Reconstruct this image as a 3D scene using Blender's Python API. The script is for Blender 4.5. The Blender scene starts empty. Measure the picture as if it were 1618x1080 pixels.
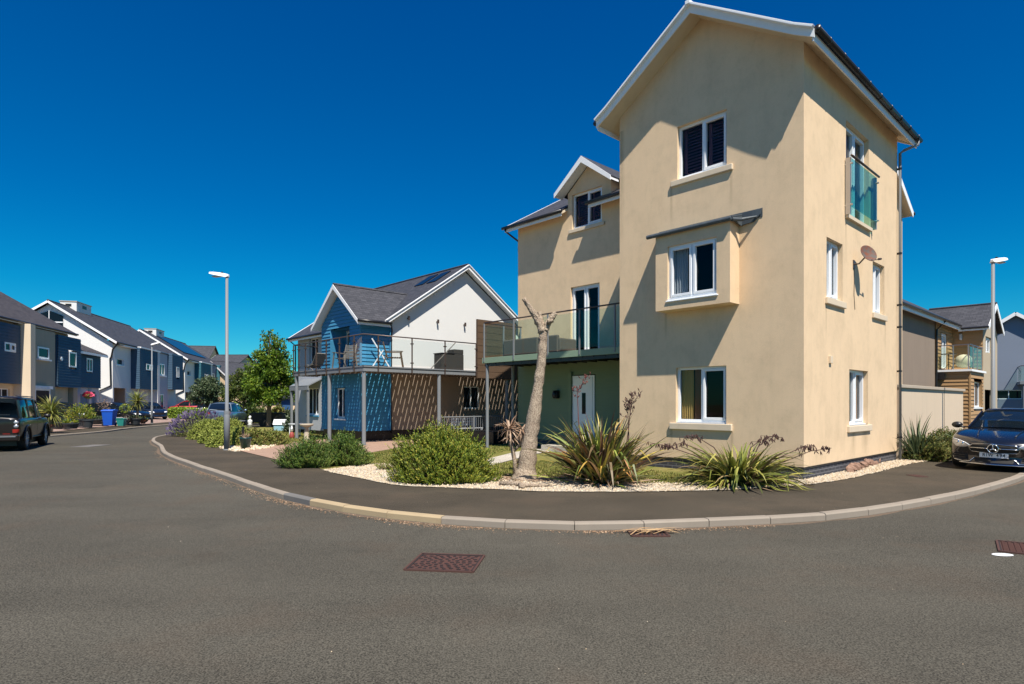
import bpy, bmesh, math, random
from mathutils import Vector, Matrix
from mathutils.bvhtree import BVHTree
R = math.radians
random.seed(7)
S = bpy.context.scene
COL = S.collection
# ------------------------------------------------------------------ camera
F, CX, YH, H = 963.0, 809.0, 637.0, 1.55
cd = bpy.data.cameras.new('camera'); cam = bpy.data.objects.new('camera', cd); COL.objects.link(cam)
cam.location = (0, 0, H); cam.rotation_euler = (R(90), 0, 0)
cd.sensor_width = 36; cd.lens = 36*F/1618; cd.shift_y = (YH-540)/1618.0
cd.clip_start = .1; cd.clip_end = 2000
S.camera = cam
# ------------------------------------------------------------------ light
SUN = Vector((.26, -.886, 1.49)).normalized()
w = bpy.data.worlds.new('World'); S.world = w; w.use_nodes = True
nt = w.node_tree; nt.nodes.clear()
sky = nt.nodes.new('ShaderNodeTexSky'); sky.sky_type = 'NISHITA'; sky.sun_disc = False
sky.sun_elevation = math.asin(SUN.z); sky.sun_rotation = math.atan2(SUN.x, SUN.y)
sky.altitude = 0; sky.air_density = 1.0; sky.dust_density = 0.1; sky.ozone_density = 4.0
hs = nt.nodes.new('ShaderNodeHueSaturation'); hs.inputs['Saturation'].default_value = 1.5
hs.inputs['Hue'].default_value = .492; hs.inputs['Value'].default_value = 1.0
bg = nt.nodes.new('ShaderNodeBackground'); bg.inputs['Strength'].default_value = .060
wo = nt.nodes.new('ShaderNodeOutputWorld')
tc_ = nt.nodes.new('ShaderNodeTexCoord'); sx_ = nt.nodes.new('ShaderNodeSeparateXYZ'); rp_ = nt.nodes.new('ShaderNodeValToRGB'); mu_ = nt.nodes.new('ShaderNodeMix'); mu_.data_type = 'RGBA'; mu_.blend_type = 'MULTIPLY'; mu_.inputs[0].default_value = 1
nt.links.new(tc_.outputs['Generated'], sx_.inputs[0]); nt.links.new(sx_.outputs[2], rp_.inputs[0])
e_ = rp_.color_ramp.elements; e_[0].position = .0; e_[0].color = (.30, .88, 1, 1); e_[1].position = .55; e_[1].color = (0, .72, 1.06, 1); e_.new(.16).color = (.04, .86, 1, 1)
nt.links.new(sky.outputs[0], hs.inputs['Color']); nt.links.new(hs.outputs[0], mu_.inputs[6]); nt.links.new(rp_.outputs[0], mu_.inputs[7]); nt.links.new(mu_.outputs[2], bg.inputs[0]); nt.links.new(bg.outputs[0], wo.inputs[0])
sl = bpy.data.lights.new('sun', 'SUN'); sl.energy = 4.7; sl.angle = R(.5); sl.color = (1, .93, .82)
so = bpy.data.objects.new('sun', sl); COL.objects.link(so); so.location = (3, -9, 30)
so.rotation_euler = SUN.to_track_quat('Z', 'Y').to_euler()
S.view_settings.view_transform = 'Standard'; S.view_settings.look = 'None'; S.view_settings.exposure = .72; S.view_settings.gamma = 1
S.cycles.max_bounces = 8; S.cycles.transparent_max_bounces = 24; S.cycles.use_denoising = True

def G(px, py, z=0.0):
    """world point on the ground seen at photo pixel px,py"""
    D = F*(H-z)/(py-YH); return Vector(((px-CX)/F*D, D, z))
# ------------------------------------------------------------------ materials
def nd(m, t, **k):
    n = m.node_tree.nodes.new(t)
    for a, b in k.items(): setattr(n, a, b)
    return n
def newmat(name, col, rough=.8, metal=0, spec=.5):
    m = bpy.data.materials.new(name); m.use_nodes = True
    b = m.node_tree.nodes['Principled BSDF']
    b.inputs['Base Color'].default_value = (*col, 1); b.inputs['Roughness'].default_value = rough
    b.inputs['Metallic'].default_value = metal; b.inputs['Specular IOR Level'].default_value = spec
    return m
def coord(m, kind='Object'):
    return nd(m, 'ShaderNodeTexCoord').outputs[kind]
def noise(m, vec, scale, detail=4, rough=.55, sc=None):
    L = m.node_tree.links
    if sc:
        mp = nd(m, 'ShaderNodeMapping'); mp.inputs['Scale'].default_value = sc; L.new(vec, mp.inputs[0]); vec = mp.outputs[0]
    n = nd(m, 'ShaderNodeTexNoise'); n.inputs['Scale'].default_value = scale; n.inputs['Detail'].default_value = detail
    n.inputs['Roughness'].default_value = rough; L.new(vec, n.inputs['Vector']); return n.outputs['Fac']
def ramp(m, fac, stops):
    r = nd(m, 'ShaderNodeValToRGB'); e = r.color_ramp.elements
    while len(e) < len(stops): e.new(.5)
    for i, (p, c) in enumerate(stops):
        e[i].position = p; e[i].color = (*c, 1) if len(c) == 3 else c
    m.node_tree.links.new(fac, r.inputs[0]); return r.outputs[0]
def mix(m, fac, a, b, mode='MIX'):
    n = nd(m, 'ShaderNodeMix', data_type='RGBA', blend_type=mode); L = m.node_tree.links
    for i, v in ((0, fac), (6, a), (7, b)):
        if isinstance(v, bpy.types.NodeSocket): L.new(v, n.inputs[i])
        elif i == 0: n.inputs[i].default_value = v
        else: n.inputs[i].default_value = (*v, 1)
    return n.outputs[2]
def bump(m, fac, strength=.3, dist=.01, prev=None):
    b = nd(m, 'ShaderNodeBump'); b.inputs['Strength'].default_value = strength; b.inputs['Distance'].default_value = dist
    m.node_tree.links.new(fac, b.inputs['Height'])
    if prev is not None: m.node_tree.links.new(prev, b.inputs['Normal'])
    return b.outputs[0]
def out(m, col=None, nor=None, rough=None):
    b = m.node_tree.nodes['Principled BSDF']; L = m.node_tree.links
    if col is not None: L.new(col, b.inputs['Base Color'])
    if nor is not None: L.new(nor, b.inputs['Normal'])
    if rough is not None: L.new(rough, b.inputs['Roughness'])
    return m
def sc3(c, k): return tuple(min(1, x*k) for x in c)
def painted(name, col, rough=.85, var=.12, grain=160, streak=.1, dirt=(.25, .22, .17), gs=.25):
    """render or paint with weathering: blotches, vertical streaks, grit"""
    m = newmat(name, col, rough, spec=.25); v = coord(m)
    c = mix(m, noise(m, v, .9, 6), sc3(col, 1+var*.6), sc3(col, 1-var))
    st = ramp(m, noise(m, v, 1.6, 6, .62, (2.6, 2.6, .22)), [(.5, (0, 0, 0)), (.78, (1, 1, 1))])
    mm = nd(m, 'ShaderNodeMath', operation='MULTIPLY'); mm.inputs[1].default_value = streak; m.node_tree.links.new(st, mm.inputs[0])
    c = mix(m, mm.outputs[0], c, dirt)
    g = noise(m, v, grain, 3, .6)
    c = mix(m, .25, c, mix(m, g, sc3(col, .72), sc3(col, 1.22)), 'MIX')
    return out(m, c, bump(m, g, gs, .006))
def slate(name, a, b, wdt=.28, hgt=.16):
    m = newmat(name, a, .62, spec=.4); uv = coord(m, 'UV'); L = m.node_tree.links
    br = nd(m, 'ShaderNodeTexBrick'); L.new(uv, br.inputs['Vector'])
    br.inputs['Scale'].default_value = 1; br.inputs['Brick Width'].default_value = wdt; br.inputs['Row Height'].default_value = hgt
    br.inputs['Mortar Size'].default_value = .011; br.inputs['Mortar Smooth'].default_value = .3; br.inputs['Bias'].default_value = 0
    br.inputs['Color1'].default_value = (*a, 1); br.inputs['Color2'].default_value = (*b, 1); br.inputs['Mortar'].default_value = (*sc3(a, .3), 1)
    n = noise(m, uv, 5, 5)
    c = mix(m, .35, br.outputs['Color'], mix(m, n, sc3(a, .6), sc3(b, 1.5)))
    # each course laps over the next: a saw profile up the slope
    sp = nd(m, 'ShaderNodeSeparateXYZ'); L.new(uv, sp.inputs[0])
    dv = nd(m, 'ShaderNodeMath', operation='DIVIDE'); dv.inputs[1].default_value = hgt; L.new(sp.outputs[1], dv.inputs[0])
    fr = nd(m, 'ShaderNodeMath', operation='FRACT'); L.new(dv.outputs[0], fr.inputs[0])
    iv = nd(m, 'ShaderNodeMath', operation='SUBTRACT'); iv.inputs[0].default_value = 1; L.new(fr.outputs[0], iv.inputs[1])
    nb = bump(m, iv.outputs[0], .8, .02); nb = bump(m, br.outputs['Fac'], .5, -.01, nb)
    return out(m, c, nb)
def brickmat(name, a, b, mort, wdt=.225, hgt=.075, ms=.010, bs=.5):
    m = newmat(name, a, .75); uv = coord(m, 'UV'); L = m.node_tree.links
    br = nd(m, 'ShaderNodeTexBrick'); L.new(uv, br.inputs['Vector'])
    for k, v in (('Scale', 1), ('Brick Width', wdt), ('Row Height', hgt), ('Mortar Size', ms), ('Mortar Smooth', .1), ('Bias', 0)): br.inputs[k].default_value = v
    for k, v in (('Color1', a), ('Color2', b), ('Mortar', mort)): br.inputs[k].default_value = (*v, 1)
    c = mix(m, .25, br.outputs['Color'], mix(m, noise(m, uv, 14, 5), sc3(a, .5), sc3(b, 1.7)))
    return out(m, c, bump(m, br.outputs['Fac'], bs, -.008))
def leafmat(name, stops, rough=.5, trans=.25, scale=1.2, spec=.35):
    m = newmat(name, stops[0][1], rough, spec=spec); g = nd(m, 'ShaderNodeNewGeometry')
    c = ramp(m, g.outputs['Random Per Island'], stops)
    c = mix(m, ramp(m, noise(m, coord(m), scale, 3), [(.35, (0, 0, 0)), (.65, (1, 1, 1))]), c, mix(m, .18, c, stops[-1][1], 'MIX'))
    out(m, c); L = m.node_tree.links
    tr = nd(m, 'ShaderNodeBsdfTranslucent'); L.new(c, tr.inputs[0]); ms = nd(m, 'ShaderNodeMixShader'); ms.inputs[0].default_value = trans
    b = m.node_tree.nodes['Principled BSDF']; L.new(b.outputs[0], ms.inputs[1]); L.new(tr.outputs[0], ms.inputs[2])
    L.new(ms.outputs[0], m.node_tree.nodes['Material Output'].inputs[0]); return m
def glassmat(name, tint=(.9, .95, .95), refl=.08, rough=.01):
    m = bpy.data.materials.new(name); m.use_nodes = True; m.node_tree.nodes.clear(); L = m.node_tree.links
    t = nd(m, 'ShaderNodeBsdfTransparent'); t.inputs[0].default_value = (*tint, 1)
    g = nd(m, 'ShaderNodeBsdfGlossy'); g.inputs['Roughness'].default_value = rough
    lw = nd(m, 'ShaderNodeLayerWeight'); pw = nd(m, 'ShaderNodeMath', operation='POWER'); pw.inputs[1].default_value = 4; L.new(lw.outputs['Facing'], pw.inputs[0])
    ad = nd(m, 'ShaderNodeMath', operation='MULTIPLY_ADD'); ad.inputs[1].default_value = .6; ad.inputs[2].default_value = refl; L.new(pw.outputs[0], ad.inputs[0]); ad.use_clamp = True
    ms = nd(m, 'ShaderNodeMixShader'); L.new(ad.outputs[0], ms.inputs[0]); L.new(t.outputs[0], ms.inputs[1]); L.new(g.outputs[0], ms.inputs[2])
    o = nd(m, 'ShaderNodeOutputMaterial'); L.new(ms.outputs[0], o.inputs[0]); return m
def carpaint(name, col, metal=.3, rough=.25, coat=1.0):
    m = newmat(name, col, rough, metal); b = m.node_tree.nodes['Principled BSDF']
    b.inputs['Coat Weight'].default_value = coat; b.inputs['Coat Roughness'].default_value = .03; b.inputs['Specular IOR Level'].default_value = .5*coat
    n = noise(m, coord(m), 700, 2); c = mix(m, n, sc3(col, .7), sc3(col, 1.4)); return out(m, c)
def wood(name, a, b, sc=(1, 14, 14), rough=.7):
    m = newmat(name, a, rough, spec=.2); n = noise(m, coord(m), 2.2, 6, .6, sc)
    return out(m, mix(m, n, a, b), bump(m, n, .3, .01))
def sc3_(m, c, k): return mix(m, 1, c, (k, k, k), 'MULTIPLY')
def asphalt(name, a, b, speck, scale=190, big=.35):
    m = newmat(name, a, .9, spec=.2); v = coord(m)
    f = noise(m, v, scale, 3, .7); f2 = noise(m, v, scale*.28, 3, .6); bg_ = noise(m, v, big, 5, .6)
    c = mix(m, ramp(m, f, [(.38, (0, 0, 0)), (.62, (1, 1, 1))]), sc3(a, .36), sc3(b, 1.62))
    c = mix(m, ramp(m, bg_, [(.35, (0, 0, 0)), (.65, (1, 1, 1))]), sc3_(m, c, .86), mix(m, .35, c, sc3(b, 1.15)))
    vo = nd(m, 'ShaderNodeTexVoronoi'); vo.inputs['Scale'].default_value = scale*.42; m.node_tree.links.new(v, vo.inputs['Vector'])
    sp_ = ramp(m, vo.outputs['Distance'], [(.10, (1, 1, 1)), (.2, (0, 0, 0))])
    rr = ramp(m, vo.outputs['Color'], [(.93, (0, 0, 0)), (.95, (1, 1, 1))])
    k = mix(m, 1, sp_, rr, 'MULTIPLY'); c = mix(m, k, c, speck)
    dk = ramp(m, noise(m, v, 1.3, 6, .7), [(.56, (0, 0, 0)), (.75, (.5, .5, .5))]); c = mix(m, dk, c, sc3(a, .75))
    wn = ramp(m, noise(m, v, .55, 4, .5, (.35, 1.6, 1)), [(.42, (0, 0, 0)), (.6, (1, 1, 1))]); c = mix(m, wn, c, sc3_(m, c, 1.13)); c = mix(m, ramp(m, noise(m, v, .8, 5, .6), [(.5, (0, 0, 0)), (.7, (.5, .5, .5))]), c, mix(m, .35, c, (.11, .07, .045)))
    return out(m, c, bump(m, f2, .5, .01, bump(m, f, .55, .006)))

CREAM = (.775, .58, .375)
def creamwall():
    m = painted('cream_render', CREAM, .9, .13, 90, .16, (.36, .28, .17), .5); b = m.node_tree.nodes['Principled BSDF']; c = b.inputs['Base Color'].links[0].from_socket; v = coord(m)
    k1_ = ramp(m, noise(m, v, 1.7, 7, .68), [(.47, (0, 0, 0)), (.72, (.30, .30, .30))]); c = mix(m, k1_, c, (.44, .335, .21))
    k2_ = ramp(m, noise(m, v, 5.5, 6, .7, (1, 1, .55)), [(.52, (0, 0, 0)), (.8, (.3, .3, .3))]); c = mix(m, k2_, c, (.45, .35, .22))
    sp3 = nd(m, 'ShaderNodeSeparateXYZ'); m.node_tree.links.new(v, sp3.inputs[0])
    def mt(op, a, b):
        q = nd(m, 'ShaderNodeMath', operation=op); q.use_clamp = False
        for i_, x_ in enumerate((a, b)):
            if isinstance(x_, bpy.types.NodeSocket): m.node_tree.links.new(x_, q.inputs[i_])
            else: q.inputs[i_].default_value = x_
        return q.outputs[0]
    tot = None
    for ax, cc_, hw_, ztop, ln in ((0, -3.05, .05, 6.68, 1.0), (0, -1.55, .05, 6.68, .9), (0, -3.05, .06, .93, .6), (0, -1.53, .05, .93, .6), (1, 2.9, .22, .90, .6), (1, 3.7, .3, .90, .6), (1, 1.2, .06, 3.7, .9), (1, 5.3, .06, 3.7, .9), (1, 2.4, .05, 5.7, .9), (0, -3.2, .05, 3.7, .7), (0, -4.5, .10, 8.5, 3.5)):
        dx_ = mt('SUBTRACT', 1, mt('DIVIDE', mt('ABSOLUTE', mt('SUBTRACT', sp3.outputs[ax], cc_), 0), hw_)); dx_ = mt('MAXIMUM', dx_, 0)
        dz_ = mt('SUBTRACT', 1, mt('DIVIDE', mt('SUBTRACT', ztop, sp3.outputs[2]), ln)); dz_ = mt('MULTIPLY', mt('MAXIMUM', dz_, 0), mt('LESS_THAN', sp3.outputs[2], ztop))
        k_ = mt('MULTIPLY', dx_, dz_); tot = k_ if tot is None else mt('MAXIMUM', tot, k_)
    tot = mt('MULTIPLY', tot, mt('MULTIPLY', noise(m, v, 9, 5, .7, (1, 1, .25)), 1.0)); c = mix(m, tot, c, (.26, .19, .11))
    g = noise(m, v, 38, 4, .7); c = mix(m, .5, c, mix(m, 1, c, ramp(m, g, [(.3, (.86, .86, .86)), (.7, (1.0, 1.0, 1.0))]), 'MULTIPLY')); return out(m, c)
M = dict(
 cream=creamwall(),
 creamtrim=painted('cream_stone', (.66, .55, .41), .85, .1, 120, .2),
 white=painted('white_render', (.69, .69, .675), .85, .05, 130, .08, (.5, .48, .42)),
 palegrey=painted('pale_grey_render', (.46, .48, .51), .85, .05, 130, .1),
 greyrender=painted('blue_grey_render', (.20, .235, .30), .85, .08, 130, .1),
 sandrender=painted('sand_render', (.46, .38, .27), .88, .1, 130, .25),
 beige=painted('brown_render', (.255, .20, .155), .88, .14, 120, .35, (.13, .10, .08)),
 bluerender=painted('slate_blue_render', (.13, .2, .29), .85, .08, 130, .08),
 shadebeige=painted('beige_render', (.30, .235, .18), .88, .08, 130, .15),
 wallcream=painted('pinkish_cream_render', (.62, .50, .37), .9, .06, 130, .18),
 coping=painted('pale_stone', (.44, .37, .29), .85, .12, 90, .2),
 upvc=newmat('white_upvc', (.80, .82, .84), .3),
 upvc_paint=painted('white_fascia', (.84, .85, .86), .5, .03, 60, .06),
 skyboard=wood('blue_boards', (.045, .21, .37), (.065, .26, .44), (1, 1, 9), .6),
 navyboard=wood('navy_boards', (.034, .072, .12), (.052, .10, .16), (1, 1, 9), .6),
 greenboard=wood('sage_boards', (.15, .205, .13), (.19, .25, .16), (1, 1, 9), .6),
 tanboard=wood('tan_boards', (.34, .205, .095), (.42, .26, .13), (1, 1, 9), .6),
 tealboard=wood('teal_boards', (.03, .11, .15), (.04, .14, .18), (1, 1, 9), .6),
 greenfascia=painted('sage_paint', (.24, .33, .235), .7, .15, 60, .25),
 slate=slate('slate_tiles', (.028, .030, .037), (.068, .069, .080)),
 slate2=slate('brown_slate_tiles', (.036, .032, .033), (.082, .072, .072)),
 engbrick=brickmat('blue_engineering_brick', (.022, .024, .032), (.05, .05, .06), (.16, .16, .17)),
 black=newmat('black_plastic', (.012, .012, .014), .35),
 rubber=newmat('rubber', (.015, .015, .015), .8),
 lead=painted('weathered_lead', (.07, .085, .10), .5, .35, 30, .6, (.16, .19, .19)),
 galv=painted('galvanised_steel', (.20, .215, .23), .45, .15, 40, .1),
 steel=newmat('brushed_steel', (.5, .5, .52), .28, 1),
 rail=newmat('bronze_rail', (.09, .065, .055), .35, .4),
 decktimber=wood('deck_timber', (.10, .085, .07), (.17, .14, .11)),
 greywood=wood('weathered_timber', (.17, .15, .135), (.28, .25, .22)),
 screen=wood('brown_screen_boards', (.085, .055, .035), (.13, .085, .055), (1, 1, 12)),
 glass=glassmat('window_glass', (.88, .91, .93), .012),
 darkglass=newmat('dark_glass', (.006, .010, .016), .05, 0, .16),
 carglass=newmat('car_glass', (.006, .01, .014), .04, 0, .9),
 railglass=glassmat('balcony_glass', (.88, .95, .91), .02),
 clearglass=glassmat('clear_glass', (.93, .96, .96), .015),
 tealglass=glassmat('teal_glass', (.55, .84, .82), .04),
 shutter=wood('plum_shutter', (.16, .07, .09), (.21, .10, .12), (1, 1, 6), .5),
 curtain=newmat('gold_curtain', (.62, .40, .12), .9),
 curtain2=newmat('russet_curtain', (.42, .19, .09), .9),
 netblind=newmat('pale_blind', (.45, .46, .47), .9),
 interior=newmat('room_dark', (.035, .033, .03), .95),
 kerb=painted('concrete_kerb', (.28, .24, .195), .9, .25, 70, .3, (.16, .14, .11)),
 kerbtan=painted('buff_kerb', (.40, .31, .19), .9, .2, 70, .25, (.22, .16, .1)),
 kerbdark=painted('dark_kerb', (.15, .145, .14), .9, .2, 70, .3),
 rust=painted('rusty_iron', (.085, .042, .034), .75, .35, 50, .3, (.07, .035, .03)),
 rustdark=newmat('dark_iron', (.02, .012, .012), .9),
 bark=None,
)
def barkmat():
    m = newmat('pitted_bark', (.3, .24, .18), .95, spec=.1); v = coord(m)
    vo = nd(m, 'ShaderNodeTexVoronoi'); vo.inputs['Scale'].default_value = 52; vo.inputs['Randomness'].default_value = 1
    mp = nd(m, 'ShaderNodeMapping'); mp.inputs['Scale'].default_value = (1, 1, .62); L = m.node_tree.links
    L.new(v, mp.inputs[0]); L.new(mp.outputs[0], vo.inputs['Vector'])
    c = ramp(m, vo.outputs['Distance'], [(.10, (.03, .022, .016)), (.26, (.20, .155, .11)), (.6, (.46, .38, .28))])
    c = mix(m, noise(m, v, 5, 5), c, mix(m, .6, c, (.22, .15, .12)))
    return out(m, c, bump(m, vo.outputs['Distance'], .6, .015))
M['bark'] = barkmat()
M['bark2'] = wood('brown_bark', (.12, .085, .06), (.24, .18, .13), (6, 6, 1), .95)
M['dead'] = leafmat('dead_leaf', [(0, (.22, .13, .08)), (.5, (.36, .24, .16)), (1, (.48, .36, .26))], .8, .1)
M['flax'] = leafmat('bronze_flax', [(0, (.03, .03, .014)), (.2, (.06, .09, .02)), (.42, (.17, .23, .03)), (.52, (.30, .34, .05)), (.62, (.12, .05, .04)), (.74, (.075, .04, .03)), (.84, (.50, .40, .06)), (.93, (.40, .14, .04)), (1, (.50, .40, .22))], .45, .15, 3)
M['flaxgreen'] = leafmat('lime_flax', [(0, (.03, .05, .012)), (.35, (.11, .15, .025)), (.65, (.27, .30, .05)), (.85, (.40, .36, .08)), (.92, (.10, .05, .03)), (1, (.35, .26, .12))], .45, .2, 3)
M['rosemary'] = leafmat('rosemary_leaf', [(0, (.035, .08, .010)), (.45, (.12, .20, .018)), (.75, (.26, .31, .03)), (1, (.42, .34, .05))], .6, .2, 2.2)
M['rosemary2'] = leafmat('dark_rosemary_leaf', [(0, (.02, .055, .012)), (.5, (.07, .15, .022)), (.85, (.14, .22, .03)), (1, (.24, .22, .05))], .6, .2, 2.2)
M['conifer'] = leafmat('juniper_leaf', [(0, (.10, .14, .02)), (.5, (.25, .30, .05)), (1, (.40, .42, .10))], .7, .1, 2)
M['heath'] = leafmat('bronze_heather', [(0, (.05, .08, .015)), (.45, (.16, .20, .03)), (.75, (.26, .25, .05)), (.88, (.24, .15, .05)), (1, (.20, .18, .07))], .7, .1, 2)
M['lavender'] = leafmat('lavender_flower', [(0, (.07, .05, .12)), (.6, (.14, .10, .21)), (1, (.22, .19, .28))], .8, .1)
M['lavgreen'] = leafmat('lavender_stem', [(0, (.07, .09, .02)), (1, (.20, .23, .06))], .8, .1)
M['treeleaf'] = leafmat('tree_leaf', [(0, (.025, .06, .008)), (.5, (.09, .18, .016)), (.85, (.18, .28, .025)), (1, (.28, .34, .035))], .5, .35, .8)
M['treeleaf2'] = leafmat('dark_tree_leaf', [(0, (.025, .05, .012)), (.5, (.075, .12, .022)), (1, (.17, .20, .035))], .5, .3, .8)
M['olive'] = leafmat('grey_green_leaf', [(0, (.03, .055, .028)), (.5, (.07, .11, .05)), (1, (.16, .20, .10))], .45, .2, .8)
M['hedge'] = leafmat('hedge_leaf', [(0, (.07, .14, .015)), (.6, (.19, .30, .03)), (1, (.32, .40, .05))], .6, .2, 1)
M['palm'] = leafmat('cordyline_leaf', [(0, (.06, .10, .02)), (.5, (.18, .22, .04)), (.85, (.32, .32, .08)), (1, (.40, .30, .06))], .45, .15, 2)
M['ever'] = leafmat('evergreen_shrub', [(0, (.035, .06, .015)), (.5, (.11, .15, .03)), (.85, (.20, .21, .05)), (1, (.24, .12, .06))], .6, .15, 2)
M['grassb'] = leafmat('grass_blade', [(0, (.06, .09, .015)), (.5, (.15, .18, .03)), (.8, (.26, .24, .06)), (1, (.36, .29, .11))], .8, .2, .9)
M['flower'] = newmat('pink_flower', (.6, .08, .16), .7)
# ------------------------------------------------------------------ mesh builder
class MB:
    def __init__(s): s.v = []; s.f = []; s.m = []; s.mi = 0
    def add(s, vs, fs):
        o = len(s.v); s.v += [tuple(x) for x in vs]
        for f in fs: s.f.append(tuple(i+o for i in f)); s.m.append(s.mi)
    def poly(s, *vs): s.add(vs, [tuple(range(len(vs)))])
    def box(s, a, b):
        x0, y0, z0 = a; x1, y1, z1 = b
        s.add([(x0,y0,z0),(x1,y0,z0),(x1,y1,z0),(x0,y1,z0),(x0,y0,z1),(x1,y0,z1),(x1,y1,z1),(x0,y1,z1)],
              [(0,3,2,1),(4,5,6,7),(0,1,5,4),(1,2,6,5),(2,3,7,6),(3,0,4,7)]); return s
    def beam(s, p0, p1, w_, h_, up=(0, 0, 1)):
        p0 = Vector(p0); p1 = Vector(p1); d = (p1-p0).normalized(); sd = d.cross(Vector(up))
        if sd.length < 1e-4: sd = d.cross(Vector((1, 0, 0)))
        sd.normalize(); u = sd.cross(d); V = []
        for p in (p0, p1):
            for a, b in ((-1,-1),(1,-1),(1,1),(-1,1)): V.append(p+sd*(a*w_/2)+u*(b*h_/2))
        s.add(V, [(3,2,1,0),(4,5,6,7),(0,1,5,4),(1,2,6,5),(2,3,7,6),(3,0,4,7)]); return s
    def tube(s, pts, r, n=8, cap=True):
        pts = [Vector(p) for p in pts]; rs = r if isinstance(r, (list, tuple)) else [r]*len(pts)
        V = []; Fs = []; pu = None
        for i, p in enumerate(pts):
            d = (pts[min(i+1, len(pts)-1)]-pts[max(i-1, 0)]).normalized()
            if pu is None: pu = d.orthogonal().normalized()
            u = (pu-d*pu.dot(d)); u = u.normalized() if u.length > 1e-6 else d.orthogonal().normalized(); pu = u; v = d.cross(u)
            for k in range(n):
                a = 2*math.pi*k/n; V.append(p+(u*math.cos(a)+v*math.sin(a))*rs[i])
        for i in range(len(pts)-1):
            for k in range(n):
                a = i*n+k; b = i*n+(k+1) % n; Fs.append((a, b, b+n, a+n))
        if cap: Fs.append(tuple(reversed(range(n)))); Fs.append(tuple((len(pts)-1)*n+k for k in range(n)))
        s.add(V, Fs); return s
    def prism(s, poly, off):
        """closed prism: polygon (3-D points) swept by vector off"""
        n = len(poly); a = [Vector(p) for p in poly]; b = [p+Vector(off) for p in a]
        s.add(a+b, [tuple(reversed(range(n))), tuple(range(n, 2*n))]+[(i, (i+1) % n, (i+1) % n+n, i+n) for i in range(n)]); return s
    def ball(s, c, r, nu=10, nv=7, sq=(1, 1, 1)):
        V = [(c[0], c[1], c[2]+r*sq[2])]; Fs = []
        for j in range(1, nv):
            t = math.pi*j/nv
            for i in range(nu):
                a = 2*math.pi*i/nu; V.append((c[0]+r*sq[0]*math.sin(t)*math.cos(a), c[1]+r*sq[1]*math.sin(t)*math.sin(a), c[2]+r*sq[2]*math.cos(t)))
        V.append((c[0], c[1], c[2]-r*sq[2])); L_ = len(V)-1
        for i in range(nu):
            k = (i+1) % nu; Fs.append((0, 1+i, 1+k)); Fs.append((L_, 1+(nv-2)*nu+k, 1+(nv-2)*nu+i))
            for j in range(nv-2): a = 1+j*nu; Fs.append((a+i, a+nu+i, a+nu+k, a+k))
        s.add(V, Fs); return s
    def lathe(s, c, prof, n=20):
        V = []; Fs = []
        for r, z in prof:
            for k in range(n): a = 2*math.pi*k/n; V.append((c[0]+r*math.cos(a), c[1]+r*math.sin(a), c[2]+z))
        for i in range(len(prof)-1):
            for k in range(n): a = i*n+k; b = i*n+(k+1) % n; Fs.append((a, b, b+n, a+n))
        Fs.append(tuple(reversed(range(n)))); Fs.append(tuple((len(prof)-1)*n+k for k in range(n))); s.add(V, Fs); return s
    def split(s, name, mats, parent=None, **k):
        """one object per group of touching pieces"""
        par = list(range(len(s.v)))
        def fd(i):
            while par[i] != i: par[i] = par[par[i]]; i = par[i]
            return i
        for f in s.f:
            for i in f[1:]: par[fd(i)] = fd(f[0])
        isl = {}
        for i, v in enumerate(s.v): isl.setdefault(fd(i), []).append(v)
        bx = [[r_, [min(v[j] for v in V)-.03 for j in range(3)], [max(v[j] for v in V)+.03 for j in range(3)], {r_}] for r_, V in isl.items()]
        ch = True
        while ch:
            ch = False
            for a in range(len(bx)):
                for b in range(len(bx)-1, a, -1):
                    A, B = bx[a], bx[b]
                    if all(A[1][j] <= B[2][j] and B[1][j] <= A[2][j] for j in range(3)):
                        A[1] = [min(p, q) for p, q in zip(A[1], B[1])]; A[2] = [max(p, q) for p, q in zip(A[2], B[2])]; A[3] |= B[3]; bx.pop(b); ch = True
        res = []
        for b in bx:
            m = MB(); mp = {}
            for f, mi in zip(s.f, s.m):
                if fd(f[0]) in b[3]:
                    ff = []
                    for i in f:
                        if i not in mp: mp[i] = len(m.v); m.v.append(s.v[i])
                        ff.append(mp[i])
                    m.f.append(tuple(ff)); m.m.append(mi)
            res.append(m.build(name, mats, parent, **k))
        return res[0]
    def build(s, name, mats, parent=None, smooth=False, uv=False, bevel=0):
        me = bpy.data.meshes.new(name); me.from_pydata(s.v, [], s.f); me.validate(clean_customdata=False)
        if not isinstance(mats, (list, tuple)): mats = [mats]
        for m in mats: me.materials.append(m)
        if len(mats) > 1 and len(me.polygons) == len(s.m): me.polygons.foreach_set('material_index', s.m)
        if smooth: me.polygons.foreach_set('use_smooth', [True]*len(me.polygons))
        if uv:
            ul = me.uv_layers.new(name='UVMap'); Z = Vector((0, 0, 1))
            for p in me.polygons:
                n = p.normal
                if n.z < 0: n = -n
                t = Vector((1, 0, 0)) if abs(n.z) > .999 else Z.cross(n).normalized()
                b = n.cross(t)
                for li in p.loop_indices:
                    q = me.vertices[me.loops[li].vertex_index].co; ul.data[li].uv = (q.dot(t), q.dot(b))
        o = bpy.data.objects.new(name, me); COL.objects.link(o)
        if parent is not None: o.parent = parent
        if bevel:
            bv = o.modifiers.new('bevel', 'BEVEL'); bv.width = bevel; bv.segments = 2; bv.limit_method = 'ANGLE'; bv.angle_limit = R(35)
        return o
def tag(o, label=None, cat=None, group=None, kind=None):
    for k, v in (('label', label), ('category', cat), ('group', group), ('kind', kind)):
        if v: o[k] = v
    return o
def empty(name, loc, rz, label, cat, group=None):
    o = bpy.data.objects.new(name, None); COL.objects.link(o); o.location = loc; o.rotation_euler = (0, 0, rz); o.empty_display_size = .3
    return tag(o, label, cat, group)
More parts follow.
